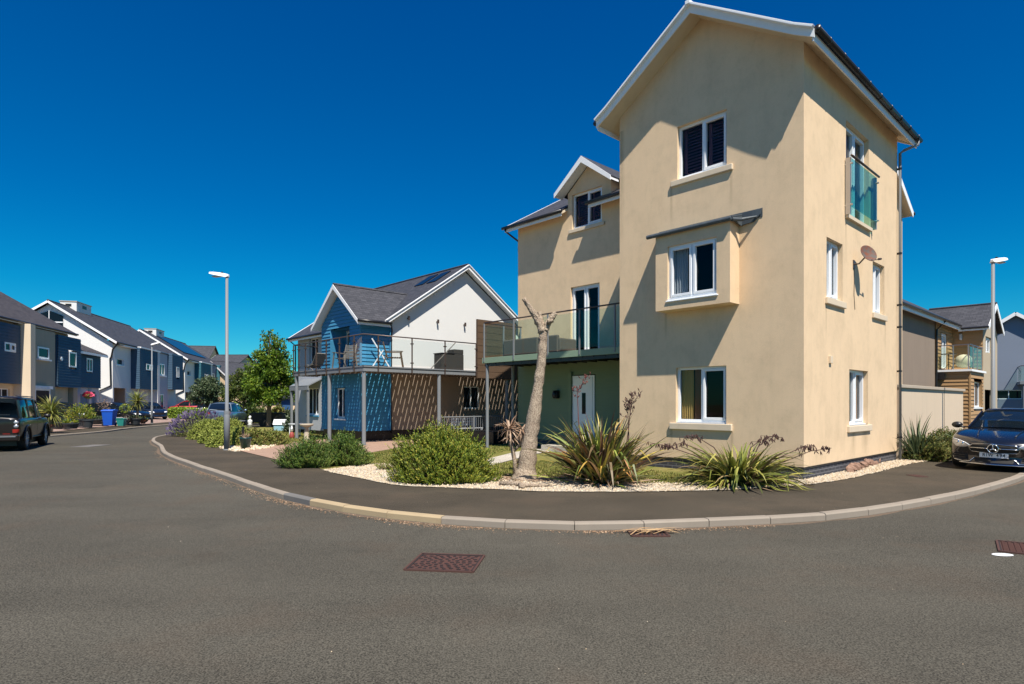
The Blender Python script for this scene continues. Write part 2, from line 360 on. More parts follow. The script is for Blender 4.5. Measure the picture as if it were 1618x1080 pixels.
def copy_tree(o, parent=None):
    c = o.copy(); COL.objects.link(c)
    if parent is not None: c.parent = parent; c.matrix_parent_inverse = o.matrix_parent_inverse
    for ch in list(o.children): copy_tree(ch, c)
    return c
class Fr:
    """wall frame: point(a, z, o): a along the wall, z up, o outward"""
    def __init__(s, O, d, n): s.O = Vector((O[0], O[1], 0)); s.d = Vector((d[0], d[1], 0)).normalized(); s.n = Vector((n[0], n[1], 0)).normalized()
    def p(s, a, z, o=0): v = s.O+s.d*a+s.n*o; return (v.x, v.y, z)
    def box(s, mb, a0, a1, z0, z1, o0, o1):
        V = [s.p(a, z, o) for z in (z0, z1) for (a, o) in ((a0, o0), (a1, o0), (a1, o1), (a0, o1))]
        mb.add(V, [(0,3,2,1),(4,5,6,7),(0,1,5,4),(1,2,6,5),(2,3,7,6),(3,0,4,7)])
def wall(mb, fr, a0, a1, z0, z1, ops=(), rev=.1, apex=None, top=None, o=0):
    """wall skin with real openings and reveals; apex=(a, z) adds a gable"""
    A = sorted({a0, a1, *[v for q in ops for v in q[:2] if a0 < v < a1]}); Zs = sorted({z0, z1, *[v for q in ops for v in q[2:4] if z0 < v < z1]})
    for i in range(len(A)-1):
        for j in range(len(Zs)-1):
            ca = (A[i]+A[i+1])/2; cz = (Zs[j]+Zs[j+1])/2
            if any(q[0] < ca < q[1] and q[2] < cz < q[3] for q in ops): continue
            mb.poly(fr.p(A[i], Zs[j], o), fr.p(A[i+1], Zs[j], o), fr.p(A[i+1], Zs[j+1], o), fr.p(A[i], Zs[j+1], o))
    for q in ops:
        b0, b1, c0, c1 = q[:4]
        for (p, r) in (((b0, c0), (b1, c0)), ((b1, c0), (b1, c1)), ((b1, c1), (b0, c1)), ((b0, c1), (b0, c0))):
            mb.poly(fr.p(p[0], p[1], o), fr.p(r[0], r[1], o), fr.p(r[0], r[1], o-rev), fr.p(p[0], p[1], o-rev))
    if apex: mb.poly(fr.p(a0, z1, o), fr.p(a1, z1, o), fr.p(apex[0], apex[1], o))
def boards(mb, fr, a0, a1, z0, z1, ops=(), pitch=.15, lap=.03, apex=None):
    """lapped weatherboarding, each board a sloping face and a lip"""
    def strip(s0, s1, t0, t1, zb, zt):
        mb.poly(fr.p(s0, zb, lap), fr.p(s1, zb, lap), fr.p(t1, zt, .004), fr.p(t0, zt, .004))
        mb.poly(fr.p(s0, zb, 0), fr.p(s1, zb, 0), fr.p(s1, zb, lap), fr.p(s0, zb, lap))
    for q in ops:
        for (p, r) in (((q[0], q[2]), (q[1], q[2])), ((q[1], q[2]), (q[1], q[3])), ((q[1], q[3]), (q[0], q[3])), ((q[0], q[3]), (q[0], q[2]))):
            mb.poly(fr.p(p[0], p[1], lap), fr.p(r[0], r[1], lap), fr.p(r[0], r[1], -.13), fr.p(p[0], p[1], -.13))
    z = z0; zmax = apex[1] if apex else z1
    def lim(zz):
        if not apex or zz <= z1: return a0, a1
        k = (zz-z1)/(apex[1]-z1); return a0+(apex[0]-a0)*k, a1+(apex[0]-a1)*k
    while z < zmax-.01:
        zt = min(z+pitch, zmax); l0, l1 = lim(z); u0, u1 = lim(zt)
        cuts = sorted([(q[0], q[1]) for q in ops if q[2] < zt-.01 and q[3] > z+.01])
        if not cuts: strip(l0, l1, u0, u1, z, zt)
        else:
            cur = l0
            for b0, b1 in cuts:
                if b0 > cur: strip(cur, b0, cur, b0, z, zt)
                cur = max(cur, b1)
            if cur < l1: strip(cur, l1, cur, min(l1, u1), z, zt)
        z += pitch
def window(par, fr, op, rev=.1, panes=2, sill=None, sillmat=None, glass='glass', back=None, opener=(), tw=.055, tilt=None, name='window', blind=None, transom=None, mat=None):
    """a casement: frame mesh, one pane per light, sill; all under the house"""
    a0, a1, z0, z1 = op; mb = MB(); o0, o1 = -rev-.06, -rev+.01; fm = mat or M['upvc']
    z0 += .035 if sill else 0
    for b in ((a0, a0+tw, z0, z1), (a1-tw, a1, z0, z1), (a0+tw, a1-tw, z0, z0+tw), (a0+tw, a1-tw, z1-tw, z1)): fr.box(mb, *b, o0, o1)
    W = (a1-a0-2*tw)/panes; cells = []
    for i in range(1, panes): fr.box(mb, a0+tw+W*i-tw*.45, a0+tw+W*i+tw*.45, z0+tw, z1-tw, o0, o1)
    for i in range(panes):
        l = a0+tw+W*i+(tw*.45 if i else 0); r_ = a0+tw+W*(i+1)-(tw*.45 if i < panes-1 else 0)
        zz0, zz1 = z0+tw, z1-tw
        if i in opener:
            t2 = .05
            for b in ((l, l+t2, zz0, zz1), (r_-t2, r_, zz0, zz1), (l+t2, r_-t2, zz0, zz0+t2), (l+t2, r_-t2, zz1-t2, zz1)): fr.box(mb, *b, o0+.01, o1+.022)
            l += t2; r_ -= t2; zz0 += t2; zz1 -= t2
        if transom: fr.box(mb, l, r_, transom-.02, transom+.02, o0+.01, o1-.002)
        cells.append((l, r_, zz0, zz1))
    w_ = mb.build(name, fm, par, bevel=.004)
    for c in cells:
        g = MB(); fr.box(g, c[0]-.01, c[1]+.01, c[2]-.01, c[3]+.01, o0+.02, o0+.032); g.build('pane', M[glass], w_)
    if blind == 'shutter':
        for c in cells:
            s_ = MB(); b0 = -rev-.16; zz = c[2]
            fr.box(s_, c[0]-.02, c[0]+.06, c[2]-.03, c[3]+.03, b0-.03, b0); fr.box(s_, c[1]-.06, c[1]+.02, c[2]-.03, c[3]+.03, b0-.03, b0)
            while zz < c[3]:
                s_.poly(fr.p(c[0]+.06, zz, b0), fr.p(c[1]-.06, zz, b0), fr.p(c[1]-.06, zz+.062, b0-.05), fr.p(c[0]+.06, zz+.062, b0-.05)); zz += .074
            s_.build('shutter', M['shutter'], w_)
    elif blind:
        for (f0, f1, mt) in blind:
            s_ = MB(); n = 16; W2 = (a1-a0)*(f1-f0); q = []
            for i in range(n+1):
                aa = a0+(a1-a0)*f0+W2*i/n; oo = -rev-.12+.025*math.sin(i*2.1); q.append((aa, oo))
            for i in range(n): s_.poly(fr.p(q[i][0], z0, q[i][1]), fr.p(q[i+1][0], z0, q[i+1][1]), fr.p(q[i+1][0], z1, q[i+1][1]), fr.p(q[i][0], z1, q[i][1]))
            s_.build('curtain', M[mt], w_)
    if sill:
        sb = MB(); ov, ht, pr = sill; zb = op[2]
        fr.box(sb, a0-ov, a1+ov, zb-ht, zb, -rev+.012, pr); sb.build('sill', sillmat or M['creamtrim'], w_, bevel=.012)
        sb2 = MB(); fr.box(sb2, a0-.005, a1+.005, zb+.002, zb+.034, -rev-.05, -rev+.07); sb2.build('cill_strip', fm, w_)
    return w_
def slab(mb, q, t):
    """roof slab: quad q (eave0, eave1, ridge1, ridge0), thickness t downward along the normal"""
    q = [Vector(p) for p in q]; n = (q[1]-q[0]).cross(q[3]-q[0]).normalized()
    if n.z < 0: n = -n
    mb.prism(q, -n*t)
def gutter(mb, p0, p1, r=.058):
    mb.tube([p0, p1], r, 8)
# ------------------------------------------------------------------ ground, road, kerbs
def catmull(P, n=8):
    out_ = []
    for i in range(len(P)-1):
        p0 = P[max(i-1, 0)]; p1 = P[i]; p2 = P[i+1]; p3 = P[min(i+2, len(P)-1)]
        for k in range(n):
            t = k/n; out_.append(tuple(.5*((2*p1[j])+(-p0[j]+p2[j])*t+(2*p0[j]-5*p1[j]+4*p2[j]-p3[j])*t*t+(-p0[j]+3*p1[j]-3*p2[j]+p3[j])*t**3) for j in (0, 1)))
    out_.append(tuple(P[-1])); return out_
def sheet(name, pts, z, mat, kind='structure', sub=False):
    mb = MB(); me_pts = [(p[0], p[1], z) for p in pts]
    a = sum(me_pts[i][0]*me_pts[(i+1) % len(pts)][1]-me_pts[(i+1) % len(pts)][0]*me_pts[i][1] for i in range(len(pts)))
    if a < 0: me_pts.reverse()
    bm = bmesh.new(); vs = [bm.verts.new(p) for p in me_pts]; bm.faces.new(vs); bmesh.ops.triangulate(bm, faces=bm.faces[:])
    me = bpy.data.meshes.new(name); bm.to_mesh(me); bm.free(); me.materials.append(mat)
    ul = me.uv_layers.new(name='UVMap')
    for l in me.loops: c = me.vertices[l.vertex_index].co; ul.data[l.index].uv = (c.x, c.y)
    o = bpy.data.objects.new(name, me); COL.objects.link(o)
    if kind: o['kind'] = kind
    return o
m_ground = painted('far_field', (.16, .15, .07), .95, .3, 3, .0)
m_road = asphalt('road_asphalt', (.047, .0435, .0345), (.076, .0700, .0555), (.18, .16, .12), 80, .22)
m_pave = asphalt('pavement_asphalt', (.040, .033, .024), (.064, .053, .038), (.14, .12, .09), 110, .8)
m_path = asphalt('pale_concrete', (.36, .33, .28), (.46, .42, .36), (.6, .58, .52), 120, .8)
m_drive = brickmat('block_paving', (.30, .19, .135), (.38, .25, .18), (.20, .14, .10), .2, .1, .006, .3)
m_garden = brickmat('pink_block_paving', (.26, .17, .14), (.34, .24, .2), (.16, .12, .10), .2, .1, .008, .3)
def lawnmat():
    m = newmat('dry_lawn', (.14, .15, .04), .95, spec=.1); v = coord(m)
    c = ramp(m, noise(m, v, .9, 6, .65), [(.3, (.10, .13, .02)), (.5, (.19, .19, .04)), (.68, (.30, .24, .09))])
    g = noise(m, v, 60, 4, .7); c = mix(m, .5, c, mix(m, g, (.05, .05, .015), (.34, .30, .12))); return out(m, c, bump(m, g, .8, .03))
m_lawn = lawnmat()
def gravelmat():
    m = newmat('white_limestone', (.7, .66, .58), .9); v = coord(m); L = m.node_tree.links
    vo = nd(m, 'ShaderNodeTexVoronoi'); vo.inputs['Scale'].default_value = 34; L.new(v, vo.inputs['Vector'])
    c = ramp(m, vo.outputs['Distance'], [(.0, (.66, .61, .52)), (.5, (.48, .42, .33)), (.75, (.14, .11, .08))])
    c = mix(m, .35, c, mix(m, vo.outputs['Color'], (.40, .32, .23), (.74, .70, .60)))
    c = mix(m, ramp(m, noise(m, v, 1.1, 5), [(.45, (0, 0, 0)), (.75, (.6, .6, .6))]), c, (.42, .33, .24))
    return out(m, c, bump(m, vo.outputs['Distance'], 1, -.03))
m_gravel = gravelmat()
sheet('ground', [(-700, -500), (700, -500), (700, 900), (-700, 900)], -.30, m_ground)
sheet('road', [(-60, -30), (60, -30), (60, 75), (-60, 75)], -.09, m_road)
K1 = [(-17.3, 41.5), (-18.4, 37.5), (-18.6, 34.5), (-18.1, 32.4), (-17.2, 30.2), (-16.4, 27.9), (-14.9, 25.2), (-13.1, 22.6), (-10.85, 19.0), (-8.0, 15.35), (-6.5, 13.55), (-4.3, 10.85), (-3.45, 9.98), (-2.75, 9.35), (-1.8, 8.70), (-.95, 8.28), (-.2, 8.04), (.75, 7.88), (1.65, 7.93), (2.7, 8.12), (4.3, 8.50), (5.7, 9.2), (7.4, 10.28), (8.75, 11.27), (11.1, 13.2), (14.5, 16.6), (19, 22), (25, 31), (33, 45)]
k1 = catmull(K1, 8)
def offset(c, d):
    o_ = []
    for i in range(len(c)):
        a = Vector(c[max(i-1, 0)]); b = Vector(c[min(i+1, len(c)-1)]); t = (b-a).normalized(); n = Vector((-t.y, t.x)); o_.append((c[i][0]+n.x*d, c[i][1]+n.y*d))
    return o_
def resample(c, st):
    o_ = [c[0]]; acc = 0
    for i in range(len(c)-1):
        a = Vector(c[i]); b = Vector(c[i+1]); l = (b-a).length; p = st-acc
        while p <= l: q = a+(b-a)*(p/l); o_.append((q.x, q.y)); p += st
        acc = (acc+l) % st
    return o_
def kerb(name, curve, flip=1):
    stones = resample(curve, .915); mb = MB(); rng = random.Random(5)
    inner = offset(stones, .125*flip)
    for i in range(len(stones)-1):
        a = Vector(stones[i]); b = Vector(stones[i+1]); c = Vector(inner[i+1]); d = Vector(inner[i]); g = (b-a).normalized()*.005
        a, b, c, d = a+g, b-g, c-g, d+g; j = rng.uniform(-.004, .004); zt = .008+j; ch = .022
        mx, my = (a+b)/2
        mb.mi = 1 if (name == 'kerb' and -2.9 < mx < -.6 and my < 10) else (2 if (name == 'kerb' and -3.9 < mx < -2.6 and my < 11) else 0)
        n = ((d-a).normalized())*ch
        ring = lambda p, q: [(p.x, p.y, -.14), (p.x, p.y, zt-ch), ((p+n).x, (p+n).y, zt), (q.x, q.y, zt), (q.x, q.y, -.14)]
        mb.add(ring(a, d)+ring(b, c), [(0, 1, 2, 3, 4), (9, 8, 7, 6, 5)]+[(k, k+5, (k+1) % 5+5, (k+1) % 5) for k in range(5)])
    o = mb.build(name, [M['kerb'], M['kerbtan'], M['kerbdark']]); o['kind'] = 'structure'
kerb('kerb', k1, 1)
inner1 = offset(k1, .118)
sheet('pavement', inner1+[(60, 75), (-17, 75)] if False else inner1+[(33, 60), (-10, 60), (-12, 44)], 0.0, m_pave)
K2 = [(-19.5, -6), (-20.6, 6), (-21.5, 16), (-22.0, 24), (-22.3, 29.2), (-22.9, 34), (-24.0, 37.6), (-24.8, 41), (-25.3, 45.9), (-25.9, 49), (-27, 55), (-29, 66)]
k2 = catmull(K2, 6); kerb('far_kerb', k2, 1)
in2 = offset(k2, .118); mid2 = offset(k2, 2.3); bk2 = offset(k2, 5.5)
sheet('far_pavement', in2+[(-70, 66), (-70, -6)], 0.0, m_pave)
mb = MB()
for i in range(len(mid2)-1): mb.poly((*mid2[i], .01), (*mid2[i+1], .01), (*bk2[i+1], .2), (*bk2[i], .2)); mb.poly((*bk2[i], .2), (*bk2[i+1], .2), (bk2[i+1][0]-45, bk2[i+1][1], .2), (bk2[i][0]-45, bk2[i][1], .2))
tag(mb.build('front_garden_paving', m_garden, uv=True), kind='structure')
# plot behind the pavement: lawn first, then drive, gravel and paths laid on it
PI_ = [G(*p)[:2] for p in ((1500, 724), (1440, 733), (1391, 745.6), (1338, 758), (1262, 768), (1165, 774), (1050, 777), (960, 778), (850, 777), (790, 774), (700, 771), (617, 766), (523.7, 747), (450, 729.5), (383, 713), (355, 711), (340, 701), (320, 694), (293, 690), (286, 684))]
sheet('lawn', [(x+.04, y+.18) for x, y in PI_]+[(-17.6, 37), (-16.6, 41), (-8, 43), (14, 43), (15, 24)], .006, m_lawn)
sheet('brick_drive', [G(*p)[:2] for p in ((378, 712), (452, 730), (484, 737.5), (575, 717), (640, 706), (700, 703), (762, 700), (762, 692), (700, 692), (575, 692), (480, 696), (430, 703.5))], .014, m_drive)
gv = [G(*p)[:2] for p in ((1500, 724), (1440, 733), (1391, 745.6), (1338, 758), (1262, 768), (1165, 774), (1050, 777), (960, 778), (850, 777), (790, 774), (700, 771), (617, 766), (523.7, 747), (508, 743), (545, 738.5), (580, 734), (618, 732), (640, 744), (720, 752), (790, 756), (840, 757), (950, 759), (1060, 763), (1150, 760), (1260, 757), (1420, 722), (1500, 713))]
_r = random.Random(17); _c = offset(catmull(gv[:13], 9), -.03); gvj = [(x+_r.gauss(0, .012), y+_r.gauss(0, .016)) for x, y in _c]+gv[13:]
gravel_bed = sheet('gravel_bed', gvj, .014, m_gravel)
sheet('garden_path', [G(*p)[:2] for p in ((765, 727), (815, 714.5), (880, 706), (880, 712), (840, 719), (780, 735), (690, 757), (640, 764), (617, 761), (600, 753), (618, 747), (700, 741))], .022, m_path)
# scattered loose stones over the gravel bed (and a few strays on the pavement)
def inside(p, poly):
    c = False; n = len(poly)
    for i in range(n):
        x0, y0 = poly[i][0], poly[i][1]; x1, y1 = poly[(i+1) % n][0], poly[(i+1) % n][1]
        if (y0 > p[1]) != (y1 > p[1]) and p[0] < (x1-x0)*(p[1]-y0)/(y1-y0)+x0: c = not c
    return c
def stones(name, poly, n, smin, smax, mat, z, label=None, strays=0, kind='stuff', seed=3):
    rng = random.Random(seed); mb = MB(); xs = [p[0] for p in poly]; ys = [p[1] for p in poly]; k = 0
    while k < n:
        x = rng.uniform(min(xs), max(xs)); y = rng.uniform(min(ys), max(ys))
        if not inside((x, y), poly):
            if k >= strays or rng.random() > .004: continue
        k += 1; s = rng.uniform(smin, smax); a = rng.uniform(0, 6.3); c, si = math.cos(a), math.sin(a)
        V = []
        for zz, q in ((0, 1), (.55, .85), (1, .35)):
            for i in range(5):
                t = i*1.2566; rx = s*q*rng.uniform(.7, 1.1); px_, py_ = rx*math.cos(t), rx*.75*math.sin(t)
                V.append((x+px_*c-py_*si, y+px_*si+py_*c, z+zz*s*.9))
        mb.add(V, [(i, (i+1) % 5, (i+1) % 5+5, i+5) for i in range(5)]+[(i+5, (i+1) % 5+5, (i+1) % 5+10, i+10) for i in range(5)]+[(10, 11, 12, 13, 14)])
    return tag(mb.build(name, mat), label, None, None, kind)
m_stone = leafmat('gravel_stone', [(0, (.28, .20, .12)), (.25, (.48, .38, .27)), (.7, (.66, .58, .45)), (1, (.52, .39, .24))], .85, 0)
near = [p for p in gv]
o = stones('gravel', gv, 9000, .009, .024, m_stone, .014); o['label'] = 'white limestone gravel round the foot of the cream house'; o['category'] = 'gravel'
# grass blades on the visible lawn
def grass(name, poly, n, h, mat, seed, label):
    rng = random.Random(seed); mb = MB(); xs = [p[0] for p in poly]; ys = [p[1] for p in poly]; k = 0
    while k < n:
        x = rng.uniform(min(xs), max(xs)); y = rng.uniform(min(ys), max(ys))
        if not inside((x, y), poly): continue
        k += 1; a = rng.uniform(0, 6.3); hh = h*rng.uniform(.5, 1.3); wd = .007+.0004*y; lx, ly = rng.gauss(0, hh*.4), rng.gauss(0, hh*.4)
        mb.add([(x-wd*math.cos(a), y-wd*math.sin(a), .005), (x+wd*math.cos(a), y+wd*math.sin(a), .005), (x+lx, y+ly, hh)], [(0, 1, 2)])
    return tag(mb.build(name, mat), label, 'grass', None, 'stuff')
gA = [G(*p)[:2] for p in ((1035, 765), (1110, 765), (1120, 756), (1040, 745), (1000, 742), (900, 735), (860, 728), (780, 733), (775, 750), (830, 757), (950, 760))]
grass('grass', gA, 9000, .05, M['grassb'], 4, 'thin grass between the gravel and the cream house')
gB = [G(*p)[:2] for p in ((700, 705), (765, 700), (870, 700), (870, 707), (800, 713), (762, 724), (735, 722))]
grass('grass', gB, 4000, .05, M['grassb'], 5, 'green grass in front of the steel posts')
gC = [G(*p)[:2] for p in ((575, 719), (625, 709), (640, 730), (618, 734), (590, 733))]
grass('grass', gC, 3500, .05, M['grassb'], 6, 'dry brown grass left of the big rounded shrub')
gD = [G(*p)[:2] for p in ((425, 703), (480, 700), (520, 692), (480, 683), (430, 680), (440, 690))]
grass('grass', gD, 3500, .07, M['grassb'], 7, 'small lawn in front of the blue house')

# ------------------------------------------------------------------ the corner house
C0 = Vector((5.88, 12.28)); UX = Vector((.685, -.729)).normalized(); UY = Vector((.729, .685)).normalized()
RZ = math.atan2(UX.y, UX.x)
def W(x, y, z=0.0):
    p = C0+UX*x+UY*y; return Vector((p.x, p.y, z))
h = empty('detached_house', W(0, 0), RZ, 'tall three-storey cream rendered house with gabled tower on the corner', 'house')
FF = Fr((0, 0), (1, 0), (0, -1)); FR = Fr((0, 0), (0, 1), (1, 0)); FL = Fr((-4.56, 0), (0, 1), (-1, 0)); FB = Fr((0, 6.36), (1, 0), (0, 1))
FW = Fr((0, 3), (1, 0), (0, -1)); FWL = Fr((-11.45, 0), (0, 1), (-1, 0)); FWB = Fr((0, 11.2), (1, 0), (0, 1)); FWR = Fr((-1.1, 0), (0, 1), (1, 0))
gw = (-2.93, -1.66, 1.09, 2.39); tw_ = (-2.89, -1.65, 6.81, 8.07); bw = (-2.89, -1.67, 3.92, 5.17)
rg = (2.62, 3.93, 1.03, 2.34); r1 = (1.22, 2.19, 3.83, 5.14); r2 = (4.29, 5.23, 3.82, 5.11); rd = (2.4, 3.99, 5.87, 8.03)
fd = (-8.86, -7.61, 3.2, 5.5); dw = (-8.79, -7.51, 7.45, 8.64); dr = (-8.75, -7.8, .3, 2.48)
mb = MB()
wall(mb, FF, -4.56, 0, .26, 8.85, [gw, tw_, (-3.1, -1.5, 3.8, 5.3)], .1, (-2.28, 10.37))
wall(mb, FR, 0, 6.36, .26, 8.87, [rg, r1, r2, rd], .12)
wall(mb, FL, 0, 3, .26, 8.87); wall(mb, FL, 3, 6.36, 8.1, 8.87); wall(mb, FB, -4.56, 0, .26, 8.85, (), .1, (-2.28, 10.37))
for a, b, z_ in ((-11.45, -8.98, 8.2), (-8.98, -7.14, 8.72), (-7.14, -4.56, 8.2)):
    wall(mb, FW, a, b, 3.0, z_, [q for q in (fd, dw) if a-.1 <= q[0] and q[1] <= b+.1], .1, (-8.06, 9.46) if z_ > 8.5 else None)
wall(mb, FWL, 3, 11.2, .26, 8.2, (), .1, (7.1, 10.4)); wall(mb, FWR, 6.36, 11.2, .26, 8.2); mb.poly(FWR.p(6.36, 8.2), FWR.p(11.2, 8.2), FWR.p(7.1, 10.4), FWR.p(6.36, 10.1)); wall(mb, FWB, -11.45, -1.1, .26, 8.2)
mb.poly((-8.98, 3, 8.72), (-8.98, 5.0, 8.72), (-8.98, 5.0, 8.0), (-8.98, 3, 8.0)); mb.poly((-7.14, 3, 8.72), (-7.14, 5.0, 8.72), (-7.14, 5.0, 8.0), (-7.14, 3, 8.0))
mb.build('wall', M['cream'], h)
# floors inside keep the rooms dark and separate
mb = MB()
for zz in (.28, 3.0, 5.72): mb.box((-4.5, .35, zz), (-.35, 6.3, zz+.03)); mb.box((-11.3, 3.35, zz), (-4.7, 11.1, zz+.03))
mb.box((-4.5, 2.6, .3), (-.2, 2.66, 8.7)); mb.box((-11.3, 6, .3), (-4.7, 6.06, 8.1)); mb.box((-1.9, .3, .3), (-1.85, 6.3, 8.7)) if False else None
mb.split('inner_wall', M['interior'], h)
# bay box
mb = MB(); FBay = Fr((0, -.417), (1, 0), (0, -1)); wall(mb, FBay, -3.21, -1.36, 3.71, 5.46, [bw], .1)
mb.poly((-3.21, -.417, 3.71), (-1.36, -.417, 3.71), (-1.36, 0, 3.71), (-3.21, 0, 3.71)); mb.poly((-1.36, -.417, 3.71), (-1.36, 0, 3.71), (-1.36, 0, 5.5), (-1.36, -.417, 5.46)); mb.poly((-3.21, -.417, 3.71), (-3.21, 0, 3.71), (-3.21, 0, 5.5), (-3.21, -.417, 5.46))
bay = mb.build('bay_window_box', M['cream'], h)
mb = MB(); mb.prism([(-3.36, -.50, 5.43), (-1.3, -.50, 5.43), (-.86, -.03, 5.46), (-.86, 0, 5.60), (-3.36, 0, 5.60), (-3.36, -.50, 5.50)][:0] or [(-3.38, 0, 5.66), (-3.38, -.5, 5.52), (-1.27, -.5, 5.52), (-1.27, 0, 5.66)], (0, 0, -.035))
mb.tube([(-3.4, -.49, 5.47), (-1.29, -.49, 5.47)], .048, 10); mb.box((-3.38, -.012, 5.5), (-.84, .0-.002, 5.69))
q = [(-1.3, -.02, 5.67), (-.84, -.02, 5.67), (-.87, -.02, 5.56), (-1.02, -.02, 5.42), (-1.3, -.02, 5.40)]; mb.prism(q, (0, -.03, 0))
q = [(-1.3, -.5, 5.44), (-1.3, -.03, 5.38), (-1.3, -.03, 5.62), (-1.3, -.5, 5.52)]; mb.prism(q, (.025, 0, 0))
mb.tube([(-1.29, -.47, 5.45), (-1.2, -.24, 5.47), (-.95, -.05, 5.52)], [.045, .04, .02], 8)
mb.build('lead_roof', M['lead'], bay, bevel=.006)
# plinth
mb = MB(); mb.box((-4.54, .015, -.25), (-.015, 6.34, .235)); mb.box((-11.43, 3.015, -.25), (-4.54, 11.18, .235)); mb.box((-4.6, 6.34, -.25), (-1.12, 11.18, .235))
mb.build('plinth', M['engbrick'], h, uv=True)
mb = MB(); mb.box((-4.58, -.012, .238), (.012, .01, .262)); mb.box((-.01, .01, .238), (.012, 6.37, .262)); mb.build('damp_course', M['black'], h)
SILL = (.145, .15, .06)
window(h, FF, gw, .1, 2, SILL, opener=(1,), blind=[(.03, .28, 'curtain'), (.30, .47, 'curtain2')])
window(h, FF, tw_, .1, 2, (.15, .13, .06), opener=(1,), blind='shutter')
window(bay, FBay, bw, .07, 2, (.04, .035, .03), sillmat=M['upvc'], opener=(0, 1), blind=[(.05, .35, 'netblind')])
window(h, FR, rg, .12, 2, SILL, opener=(1,), blind=[(.0, .2, 'netblind'), (.7, .95, 'curtain2')])
window(h, FR, r1, .12, 2, (.09, .14, .06), opener=(1,), blind=[(0, 1, 'netblind')])
window(h, FR, r2, .12, 2, (.07, .14, .06), opener=(1,), blind=[(0, 1, 'netblind')])
window(h, FR, rd, .12, 2, None, opener=(0, 1), name='french_window', tw=.07, blind=[(.5, .8, 'curtain2')])
window(h, FW, fd, .1, 2, None, opener=(0, 1), name='french_window', tw=.07)
window(h, FW, dw, .1, 2, (.12, .12, .06), opener=(1,), blind='shutter')
# juliet balcony
mb = MB(); mb.tube([(.16, 2.27, 7.14), (.16, 4.22, 7.14)], .026, 10)
jb = mb.build('juliet_balcony', M['rail'], h, True)
g = MB(); g.box((.125, 2.36, 6.0), (.14, 4.14, 7.10)); g.build('pane', M['tealglass'], jb)
g = MB()
for yy in (2.33, 4.16): g.box((.02, yy-.02, 5.84), (.12, yy+.02, 7.12)); g.tube([(0, yy, 6.05), (.17, yy, 6.05)], .022, 8); g.tube([(0, yy, 6.98), (.17, yy, 6.98)], .022, 8)
g.split('bracket', M['steel'], jb)
g = MB(); g.box((-.03, 2.34, 5.78), (.07, 4.05, 5.86)); g.build('sill', M['creamtrim'], h)
# door and porch side
mb = MB(); boards(mb, Fr((0, 3.02), (1, 0), (0, -1)), -11.45, -4.57, .26, 3.0, [dr], .15, .02); boards(mb, Fr((-11.45-.02, 0), (0, 1), (-1, 0)), 3, 6.5, .26, 3.0)
mb.build('cladding', M['greenboard'], h)
mb = MB(); mb.box((-8.9, 2.9, .26), (-8.76, 3.08, 2.6)); mb.build('door_jamb', M['greenboard'], h)
mb = MB(); FW.box(mb, *dr[:2], .25, 2.48, -.06, .03); dd = mb.build('front_door', M['upvc'], h, bevel=.005)
mb = MB(); FW.box(mb, dr[0]+.07, dr[1]-.07, .32, 2.41, .032, .05); mb.build('door_leaf', M['upvc'], dd, bevel=.01)
mb = MB(); FW.box(mb, -8.31, -8.15, 1.2, 1.9, .052, .058); mb.build('pane', M['darkglass'], dd)
mb = MB(); FW.box(mb, -8.42, -8.1, .62, .68, .052, .065); mb.build('letter_plate', M['steel'], dd)
mb = MB(); mb.box((-9.52, 2.82, 1.72), (-9.36, 2.99, 2.0)); mb.ball((-9.44, 2.8, 1.85), .1, sq=(.8, .7, 1.4)); mb.build('wall_lamp', M['black'], h, True)
mb = MB(); mb.box((-8.9, 1.6, 0), (-7.6, 3.0, .2)); mb.build('door_step', m_path, h)
# roofs
def zt(x): return 10.46-.66*abs(x+2.28)
mb = MB()
for sgn, xe in ((1, .36), (-1, -4.92)):
    slab(mb, [(xe, -.46, zt(xe)), (xe, 6.78, zt(xe)), (-2.28, 6.78, 10.46), (-2.28, -.46, 10.46)], .04)
mb.tube([(-2.28, -.46, 10.45), (-2.28, 6.78, 10.45)], .045, 6)
rf = mb.build('roof', M['slate'], h, uv=True)
mb = MB()
for xe, xw in ((.36, 0), (-4.92, -4.56)):
    slab(mb, [(xe, -.45, zt(xe)-.045), (xe, 6.76, zt(xe)-.045), (-2.28, 6.76, 10.415), (-2.28, -.45, 10.415)], .06)
mb.split('soffit', M['creamtrim'], rf)
mb = MB()
for yv in (-.475, 6.785):
    for sg in (1, -1):
        xe = -2.28+sg*2.66; xk = -2.28+sg*2.28
        P = [(-2.28, 10.45), (xk, zt(xk)-.01), (xe, zt(xe)+.03)]
        lo = [(xe, zt(xe)-.135), (xk, zt(xk)-.175), (-2.28, 10.275)]
        mb.prism([(a, yv-.012, b) for a, b in P+lo], (0, .03, 0))
    if yv > 0: continue
bb = mb.split('bargeboard', M['upvc_paint'], rf)
mb = MB()
for sg in (1, -1):
    xe = -2.28+sg*2.66; xk = -2.28+sg*2.3
    mb.beam((-2.28, -.50, 10.475), (xk, -.50, zt(xk)+.012), .05, .15, up=(0, 1, 0)); mb.beam((xk, -.50, zt(xk)+.012), (xe, -.50, zt(xe)+.05), .05, .15, up=(0, 1, 0))
mb.box((-2.34, -.585, 10.43), (-2.22, -.42, 10.515)); mb.build('verge_cap', M['upvc'], rf, bevel=.008)
mb = MB(); mb.box((.335, -.46, zt(.36)-.20), (.362, 6.76, zt(.36)-.03)); mb.box((-4.922, -.46, zt(.36)-.2), (-4.895, 6.76, zt(.36)-.03)); mb.split('fascia', M['upvc_paint'], rf)
mb = MB(); gutter(mb, (.43, -.47, 8.72), (.43, 6.85, 8.72), .062); gutter(mb, (-4.99, -.47, 8.72), (-4.99, 2.6, 8.72), .062)
